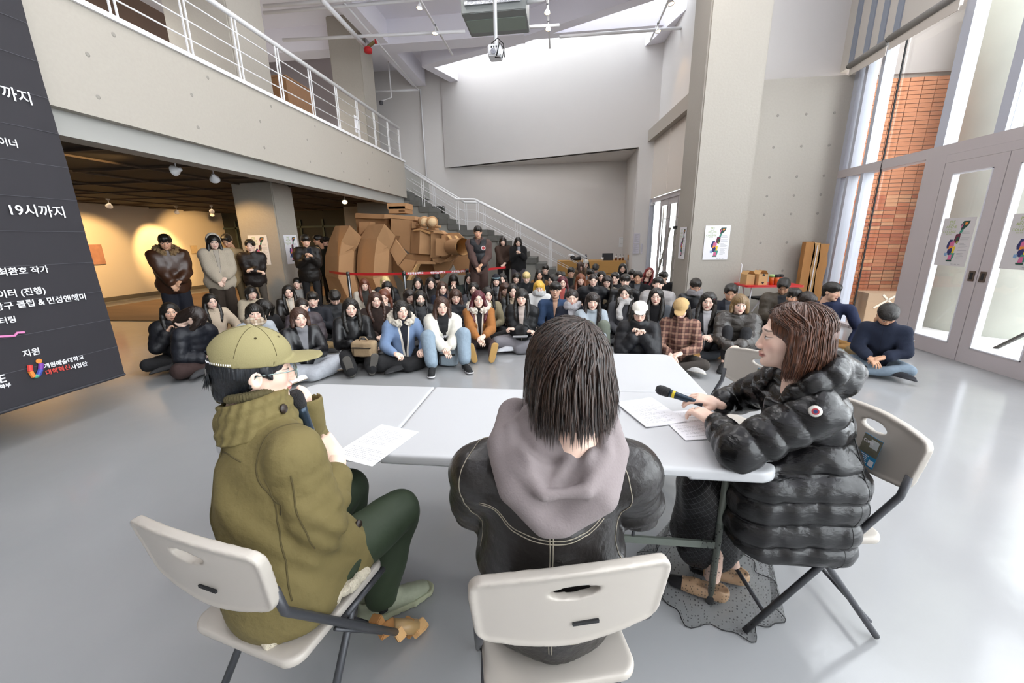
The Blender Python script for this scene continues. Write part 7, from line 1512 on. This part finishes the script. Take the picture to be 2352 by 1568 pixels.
    for s in (-1, 1):
        rp = [(s*.033+.027*math.copysign(abs(math.cos(a))**.6, math.cos(a)), .108, -.001+.021*math.copysign(abs(math.sin(a))**.6, math.sin(a))) for a in np.linspace(0, 2*math.pi, 25)]; mb.tube(rp, .0014, 6, cap=False); lens.add(rp[:-1], [tuple(range(24))])
        mb.tube([(s*.060, .107, .013), (s*.076, .08, .013), (s*.082, .0, .008), (s*.080, -.015, -.006)], .0018, 6)
    mb.tube([(-.007, .11, .006), (.007, .11, .006)], .0014, 6); g_ = mb.build('glasses', gm_, root, True); g_.matrix_local = M; lens.build('lens', glass_mat('spectacle_lens'), g_)
    MB().tube([tuple((hp+hd@A_(.083*hs, -.018, -.016))), tuple((hp+hd@A_(.080*hs, -.02, -.028)))], .004, 8).build('ear_tip', black_ink, root, True)
    # microphone in the fist
    mb_ = W(724, 1015, 1.40)+O; mh = W(676, 902, 1.33)+O; mic(mb_, mh, 'dark microphone in the fist of the man in the olive cap')
cap_man()
# ---------------------------------------------------------------- woman in puffer coat
def puffer_woman():
    O = A_(1.02, 1.59, 0); root = fg_root(O[0], O[1], 'woman with auburn bob in a long glossy black puffer coat, elbow on the table corner')
    J = dict(P=A_(1.02, 1.585, .54), C=A_(.975, 1.565, .84), N=A_(.895, 1.515, 1.035), SL=A_(.895, 1.385, .965), SR=A_(.915, 1.665, .965), EL=A_(.655, 1.385, .80), WL=A_(.650, 1.63, .805), ER=A_(.86, 1.89, .80), WR=A_(.715, 1.775, .82),
             HL=A_(1.0, 1.50, .52), HR=A_(1.0, 1.67, .52), KL=A_(.72, 1.56, .49), KR=A_(.72, 1.70, .49), AL=A_(.68, 1.515, .10), AR=A_(.80, 1.60, .10), fwd=A_(-1, .06, 0), DL=A_(-.45, .88, .06), DR=A_(-.90, .30, .12))
    J = finish(rel(J, O)); hd = euler(74, 2, 0); hp = A_(.832, 1.495, 1.196)-O
    add_body(root, J, hd, hp, False, 'light', .0030, hs=1.0, curl={'L': (18, 38, 30), 'R': (25, 35, 25)}, handup={'L': (.15, -.45, .9), 'R': (.2, -.35, .9)}, handres=.003)
    cm_ = mat('glossy_black_down', '0C0C0E', .27, bump=.22, bscale=26, spec=.5, stretch=(1, 1, 2.2))
    R = basis_from(J['fwd'], (0, 0, 1)); P0 = J['P']; ax_ = J['ax']
    def body(P):
        d = U([el(J['C']+ax_*.03, (.175, .135, .19), basis_from(J['fwd'], ax_)), (el((J['P']+J['C'])/2, (.185, .155, .20), basis_from(J['fwd'], ax_)), .07), (rc(J['SL'], J['SR'], .085), .05), (bx(A_(-.105, -.015, .51), (.235, .23, .225), .11), .10)], .05)(P)
        zz = P[:, 2]+.10*np.clip(-P[:, 0]-.05, 0, 1)+.08*np.abs(P[:, 1])*0; s_ = np.abs(np.sin(np.pi*(zz-.035)/.098)); return d-.020*(np.sqrt(s_)-.72)
    q = (.078, .013); arms = [(pl([J['SL'], J['EL'], J['EL']+(J['WL']-J['EL'])*.76], [.082, .078, .056], q), .02), (pl([J['SR'], J['ER'], J['ER']+(J['WR']-J['ER'])*.72], [.082, .074, .055], q), .02)]
    jf = U([body]+arms, .02); jf = DISP(jf, wr(.004, 60, 70, 40, ph=1)); hole = pl([hp+hd@A_(0, 0, -.03), hp+hd@A_(0, -.03, -.13)], [.07, .052]); jf = SUB(jf, hole, .01)
    jf = INT(jf, lambda P: .315-P[:, 2]+.35*np.clip(-P[:, 0]-.15, 0, 1))
    jk = sdf('puffer_coat', jf, A_(-.50, -.34, .28), A_(.26, .46, 1.16), .0078, cm_, root)
    # channel seams and side seam
    dk = mat('black_seam', '0A0A0B', .6)
    seam('side_seam', jf, [(.10, -.22, .98), (.09, -.22, .8), (.05, -.22, .6), (.03, -.22, .35)], .0022, dk, jk, 50, -.001)
    # hood thrown back and raised collar
    N = J['N']; c = N; RW = basis_from(J['fwd'], (0, 0, 1)); fp = lambda x, y, z: c+RW@A_(x, y, z)
    hf = U([pl([fp(-.10, .085, -.035), fp(-.125, .02, .025), fp(-.115, -.05, .045), fp(-.06, -.10, .05), fp(.04, -.108, .05), fp(.115, -.05, .045), fp(.12, .02, .02), fp(.09, .09, -.04)], [.032, .038, .044, .048, .048, .044, .038, .032], (.075, .012)), (el(fp(0, -.105, .01), (.115, .065, .065)), .03), (el(fp(0, -.07, -.03), (.12, .07, .06)), .03)], .02)
    hf = SUB(DISP(hf, wr(.005, 70, 60, 65, ph=3)), pl([hp+hd@A_(0, 0, -.02), hp+hd@A_(0, -.03, -.12)], [.078, .06]), .01); sdf('hood', hf, c-.28, c+.26, .0055, cm_, root)
    fl = U([bx(fp(-.085, .125, -.10), (.045, .014, .075), .012, basis_from(RW@A_(-.5, .85, .1), (0, 0, 1)))], 0); sdf('collar_flap', DISP(fl, wr(.004, 70, 70, 60)), fp(-.085, .125, -.10)-.12, fp(-.085, .125, -.10)+.12, .005, cm_, root)
    bp = onto(jf, [J['SL']+A_(-.045, -.06, .02)], .002)[0]; bd = MB().lathe([(0, .004), (.017, .004), (.02, 0)], tuple(bp), 18, M=Vector((-.35, -.9, .25)).to_track_quat('Z', 'Y').to_matrix().to_4x4()).build('sleeve_badge', mat('badge_cream', 'D8D4CC', .6), root, True)
    mb = MB()
    for i, (cc_, rr_) in enumerate((('r', .011), ('b', .006))): mb.m = i; mb.lathe([(0, .0055+.0006*i), (rr_, .0052+.0006*i)], tuple(bp), 14, M=Vector((-.35, -.9, .25)).to_track_quat('Z', 'Y').to_matrix().to_4x4())
    mb.build('badge_emblem', [mat('emblem_red', 'A8343A', .6), mat('emblem_blue', '2B3A6A', .6)], bd)
    # skirt: dark sequined fabric, net overlay flaring to the floor
    sk = mat('black_glitter_skirt', '121215', .45); nt = sk.node_tree; Nn = nt.nodes; L = nt.links; tc = nd(nt, 'ShaderNodeTexCoord'); sp = nd(nt, 'ShaderNodeSeparateXYZ'); L.new(tc.outputs['Object'], sp.inputs[0]); tot = None
    for a, b_ in ((45, 60), (45, -60)):
        m1 = nd(nt, 'ShaderNodeMath', operation='MULTIPLY'); m1.inputs[1].default_value = a*.8; L.new(sp.outputs[2], m1.inputs[0]); m2 = nd(nt, 'ShaderNodeMath', operation='MULTIPLY_ADD'); m2.inputs[1].default_value = b_*.7; L.new(sp.outputs[0], m2.inputs[0]); L.new(m1.outputs[0], m2.inputs[2]); f_ = nd(nt, 'ShaderNodeMath', operation='FRACT'); L.new(m2.outputs[0], f_.inputs[0]); l_ = nd(nt, 'ShaderNodeMath', operation='LESS_THAN'); l_.inputs[1].default_value = .05; L.new(f_.outputs[0], l_.inputs[0])
        if tot is None: tot = l_.outputs[0]
        else: mx = nd(nt, 'ShaderNodeMath', operation='MAXIMUM'); L.new(tot, mx.inputs[0]); L.new(l_.outputs[0], mx.inputs[1]); tot = mx.outputs[0]
    mx = nd(nt, 'ShaderNodeMix', data_type='RGBA'); mx.inputs[6].default_value = (.006, .006, .007, 1); mx.inputs[7].default_value = (.12, .12, .13, 1); L.new(tot, mx.inputs[0]); L.new(mx.outputs[2], Nn['Principled BSDF'].inputs[0])
    sf_ = U([pl([A_(-.05, .02, .50), A_(-.34, .05, .46)], [.15, .13]), (pl([A_(-.34, .05, .45), A_(-.33, .06, .22)], [.135, .155]), .05)], .04); sdf('skirt', DISP(sf_, wr(.008, 50, 45, 20)), A_(-.58, -.25, .05), A_(.15, .25, .68), .009, sk, root)
    net = bpy.data.materials.new('dotted_tulle'); net.use_nodes = True; nt = net.node_tree; Nn = nt.nodes; L = nt.links; b = Nn['Principled BSDF']; b.inputs['Base Color'].default_value = (.012, .012, .013, 1); b.inputs['Roughness'].default_value = .8
    tc = nd(nt, 'ShaderNodeTexCoord'); vo = nd(nt, 'ShaderNodeTexVoronoi'); vo.inputs['Scale'].default_value = 75; vo.inputs['Randomness'].default_value = .25; L.new(tc.outputs['Object'], vo.inputs['Vector']); lt = nd(nt, 'ShaderNodeMath', operation='LESS_THAN'); lt.inputs[1].default_value = .26; L.new(vo.outputs['Distance'], lt.inputs[0]); ml = nd(nt, 'ShaderNodeMath', operation='MULTIPLY_ADD'); ml.inputs[1].default_value = .5; ml.inputs[2].default_value = .22; L.new(lt.outputs[0], ml.inputs[0]); L.new(ml.outputs[0], b.inputs['Alpha'])
    V = []; Q = []; na, nz = 96, 12; cx, cy = -.29, .02
    for j in range(nz+1):
        t = j/nz; z = .42*(1-t)+.012*t
        for i in range(na):
            a = 2*math.pi*i/na; rr = .155+.10*t**1.3+.022*t*math.sin(a*9+2*t)+.012*t*math.sin(a*17); rx = rr*(1.0+.25*t*(math.cos(a) < 0)); V.append((cx+rx*math.cos(a), cy+rr*1.05*math.sin(a), z+.008*math.sin(a*11)*t if t < 1 else .006))
    for j in range(nz):
        for i in range(na): Q.append((j*na+i, j*na+(i+1) % na, (j+1)*na+(i+1) % na, (j+1)*na+i))
    qmesh('tulle_overlay', np.array(V), np.array(Q), net, root)
    MB().tube([V[nz*na+i] for i in range(na)]+[V[nz*na]], .0022, 5).build('tulle_hem', black_ink, root, True)
    bs = mat('beige_shoe', 'C4A17E', .4); toe = mat('black_patent_toe', '17171A', .2)
    for h_, t_ in ((A_(.715, 1.50, .02), A_(.575, 1.55, .02)), (A_(.84, 1.60, .02), A_(.70, 1.64, .02))):
        f_ = SUB(U([pl([(0, .0, .03), (0, .11, .026), (0, .19, .02)], [.034, .036, .026]), (el((0, .0, .05), (.03, .034, .03)), .02)], .02), pl([(0, -.01, .085), (0, .08, .075)], [.03, .027]), .006); f_ = INT(f_, lambda P: -P[:, 2]); v, q_ = nets(f_, (-.06, -.06, -.01), (.06, .25, .1), .0055); d = t_-h_
        qmesh('shoe', v, q_, [bs, toe], root, M4(basis_from(d, (0, 0, 1)), h_-O-A_(0, 0, .012)), ((v[q_].mean(1)[:, 1] > .155) | (v[q_].mean(1)[:, 2] < .004)).astype(int))
    # hair: swept auburn bob built from locks over a close shell
    hmat_ = hairmat('auburn_hair', '37201580'[:6], '70452F'); M = M4(hd, hp)
    shell = SUB(U([el((0, -.020, .040), (.086, .104, .090)), (pl([(.070, -.01, .02), (.080, .0, -.06), (.074, .01, -.120)], [.026, .020, .010]), .03), (pl([(-.070, -.01, .02), (-.080, .0, -.06), (-.074, .01, -.120)], [.026, .020, .010]), .03), (pl([(0, -.05, .02), (0, -.060, -.07), (0, -.055, -.12)], [.080, .068, .042]), .03)], .03), U([el((0, .130, -.030), (.070, .084, .115)), el((0, .135, .040), (.05, .075, .055))], 0), .012)
    v, q_ = nets(DISP(shell, strand(.0015, 70)), (-.15, -.18, -.2), (.15, .14, .16), .0048); qmesh('hair', v, q_, hmat_, root, M)
    r2 = np.random.default_rng(5); paths = []; c0 = A_(0, -.02, .04); rad = A_(.089, .106, .095)
    def dirv(ph, th): return A_(math.sin(th)*math.sin(ph), math.sin(th)*math.cos(ph), math.cos(th))
    for i in range(2500):
        s = r2.choice([-1, 1]); front = r2.random() < .30
        if front: ph0 = math.radians(r2.uniform(-12, 35)); ph1 = math.radians(r2.uniform(66, 98)); lift = 1+r2.uniform(.0, .14)
        else: ph0 = math.radians(r2.uniform(30, 180)); ph1 = max(ph0, math.radians(74))+r2.normal(0, .05); lift = 1+r2.uniform(-.01, .10)
        th0 = math.radians(r2.uniform(8, 52)); pts = []
        for u in np.linspace(0, 1, 9): th = th0+(math.radians(100)-th0)*u; ph = ph0+(ph1-ph0)*min(1, u*1.5); b_ = 1+(lift-1)*math.sin(math.pi*min(1, u*1.1)*.8); pts.append(c0+rad*dirv(ph*s, th)*b_)
        L_ = r2.uniform(.11, .165) if ph1 < 2.2 else r2.uniform(.10, .15); p = pts[-1]; n_ = (p-c0)*A_(1, 1, 0); n_ /= np.linalg.norm(n_)
        for k in range(1, 7): u = k/6; pts.append(p+A_(0, 0, -L_*u)+n_*(.010*math.sin(math.pi*.55*u)-.016*u*u)+A_(0, .016*u*u*(1 if ph1 < 2 else 0), 0))
        paths.append(dense(pts, 12)+r2.normal(0, .001, 3))
    locks('hair_locks', paths, r2.uniform(.0014, .0036, len(paths)), .0007, hmat_, root, M)
    th_ = hp+hd@A_(.079, .01, -.03)
    RL = basis_from(J['DL'], (.15, -.45, .9)); MB().lathe([(.0095, -.0016), (.0100, 0), (.0095, .0016)], tuple(J['WL']+RL@A_(.0095, .103, -.004)), 16, M=Matrix.Rotation(0, 4, 'X') @ Vector(RL@A_(0, 1, -.3)).to_track_quat('Z', 'Y').to_matrix().to_4x4()).build('ring', steel, root, True)
    mic(A_(.655, 1.765, .815), A_(.478, 1.868, .845), 'microphone with a yellow band held over the booklet by the woman', ring=True)
puffer_woman()
# ---------------------------------------------------------------- loose things on the floor
def bag(name, loc, size, rz, m, label, strap=None, seed=0, h=.009):
    sx, sy, sz = size; f = DISP(U([bx((0, 0, sz*.5), (sx*.5, sy*.5, sz*.5), min(size)*.28), (bx((0, -sy*.5, sz*.35), (sx*.38, sy*.14, sz*.28), .02), .015)], .01), wr(.006, 30, 35, 32, ph=seed)); t = empty(name, loc, rz, label, 'bag')
    sdf('body', f, (-sx*.7, -sy*.9, -.0), (sx*.7, sy*.8, sz*1.15), h, m, t)
    MB().box((-sx*.4, -sy*.72, sz*.62), (sx*.4, -sy*.5, sz*.66)).build('flap_edge', mat('bag_dark', '2B2620', .7), t)
    if strap: MB().tube([(-sx*.2, 0, sz*.95), (-sx*.1, -.02, sz*1.25), (sx*.1, -.02, sz*1.25), (sx*.2, 0, sz*.95)], .008, 8).build('handle', strap, t, True)
    return t
kh = mat('khaki_canvas', '8A7656', .85, bump=.2, bscale=40); dkf = MATS['cloth_cotton_222224'] if 'cloth_cotton_222224' in MATS else cloth('cotton', '222224')
p = atz(1975, 830, .0); t = bag('backpack', (p[0]-.05, p[1]-.12, .0), (.42, .24, .24), .35, kh, 'large khaki backpack lying before the writing young man', dkf, 1)
MB().box((-.08, -.175, .06), (.03, -.17, .10)).build('pale_patch', paper, t); MB().tube([(.0, -.17, .12), (.04, -.18, .16), (.07, -.17, .12), (.03, -.18, .10), (.06, -.175, .17)], .004, 6).build('carabiner', steel, t, True)
p = aty(1030, 826, 4.72); bag('backpack', (p[0], 4.74, .0), (.24, .16, .26), .1, mat('pale_blue_nylon', '9AA8B2', .5, bump=.3), 'small pale blue backpack between the black sneakers', black_ink, 2)
p = aty(836, 800, 4.42); bag('handbag', (p[0], 4.44, .19), (.30, .14, .20), .0, mat('tan_canvas', '9A8365', .85, bump=.3), 'tan canvas bag on the lap of the girl with very long black hair', mat('bag_rope', '9A8365'), 3)
p = atz(1530, 770, .15); bag('handbag', (p[0]-.12, p[1]+.15, .0), (.20, .12, .22), .2, mat('pale_pink_bag', 'CFC4C4', .6), 'pale pink handbag beside the person in white cap', mat('pale_pink_bag'), 4)
p = aty(880, 790, 4.85); bag('handbag', (p[0], 4.85, .0), (.26, .14, .14), .3, mat('black_patent', '141416', .3, bump=.3), 'black leather bag on the floor behind the boot soles', None, 5)
p = atz(1152, 790, .05); bag('handbag', (p[0], p[1]+.1, .0), (.24, .14, .16), -.3, mat('black_patent'), 'black woven bag between the orange coat and the grey trousers', None, 6)
p = atz(2085, 775, .3); t = empty('notebook', (p[0]-.06, p[1]-.02, .26), .5, 'open notebook in the lap of the writing young man', 'notebook'); MB().box((-.1, -.07, 0), (.1, .07, .008)).build('cover', kh, t); MB().box((-.098, -.068, .008), (.098, .068, .012)).build('page', paper, t); MB().tube([(0, -.02, .02), (-.03, -.01, .13)], .004, 6).build('pen', black_ink, empty('pen', (p[0]-.06, p[1]-.02, .26), .5, 'black pen of the writing young man', 'pen'))
# cardboard scraps taped to the front leg of the left chair
cs = empty('cardboard_scraps', (-.60, 1.18, .0), .6, 'crumpled cardboard scraps taped round the chair leg beside the sneaker', 'cardboard')
r2 = random.Random(3)
for i, (x, y, z, a) in enumerate([(-.06, .0, .10, .3), (-.02, -.02, .07, 1.2), (.02, .01, .05, 2.1), (.06, .0, .035, .5), (-.09, .02, .12, 2.6)]):
    o = MB().box((-.035, -.022, -.018), (.035, .022, .018)).build('scrap', cardb_e if i % 2 else cardb, cs, bevel=.004); o.location = (x, y, z); o.rotation_euler = (a, a*.7, a*1.3)
MB().tube([(-.04, 0, .10), (.05, 0, .045)], .028, 10).build('tape_roll', mat('packing_tape2', 'A08358', .4), cs, True)

# ---------------------------------------------------------------- lettering becomes mesh
bpy.context.view_layer.update()
dg = bpy.context.evaluated_depsgraph_get()
for o in [o for o in bpy.data.objects if o.type == 'FONT']:
    me = bpy.data.meshes.new_from_object(o.evaluated_get(dg)); n = bpy.data.objects.new('lettering', me); COL.objects.link(n)
    if o.parent: n.parent = o.parent; n.matrix_parent_inverse = o.matrix_parent_inverse.copy()
    n.matrix_basis = o.matrix_basis.copy(); bpy.data.objects.remove(o)
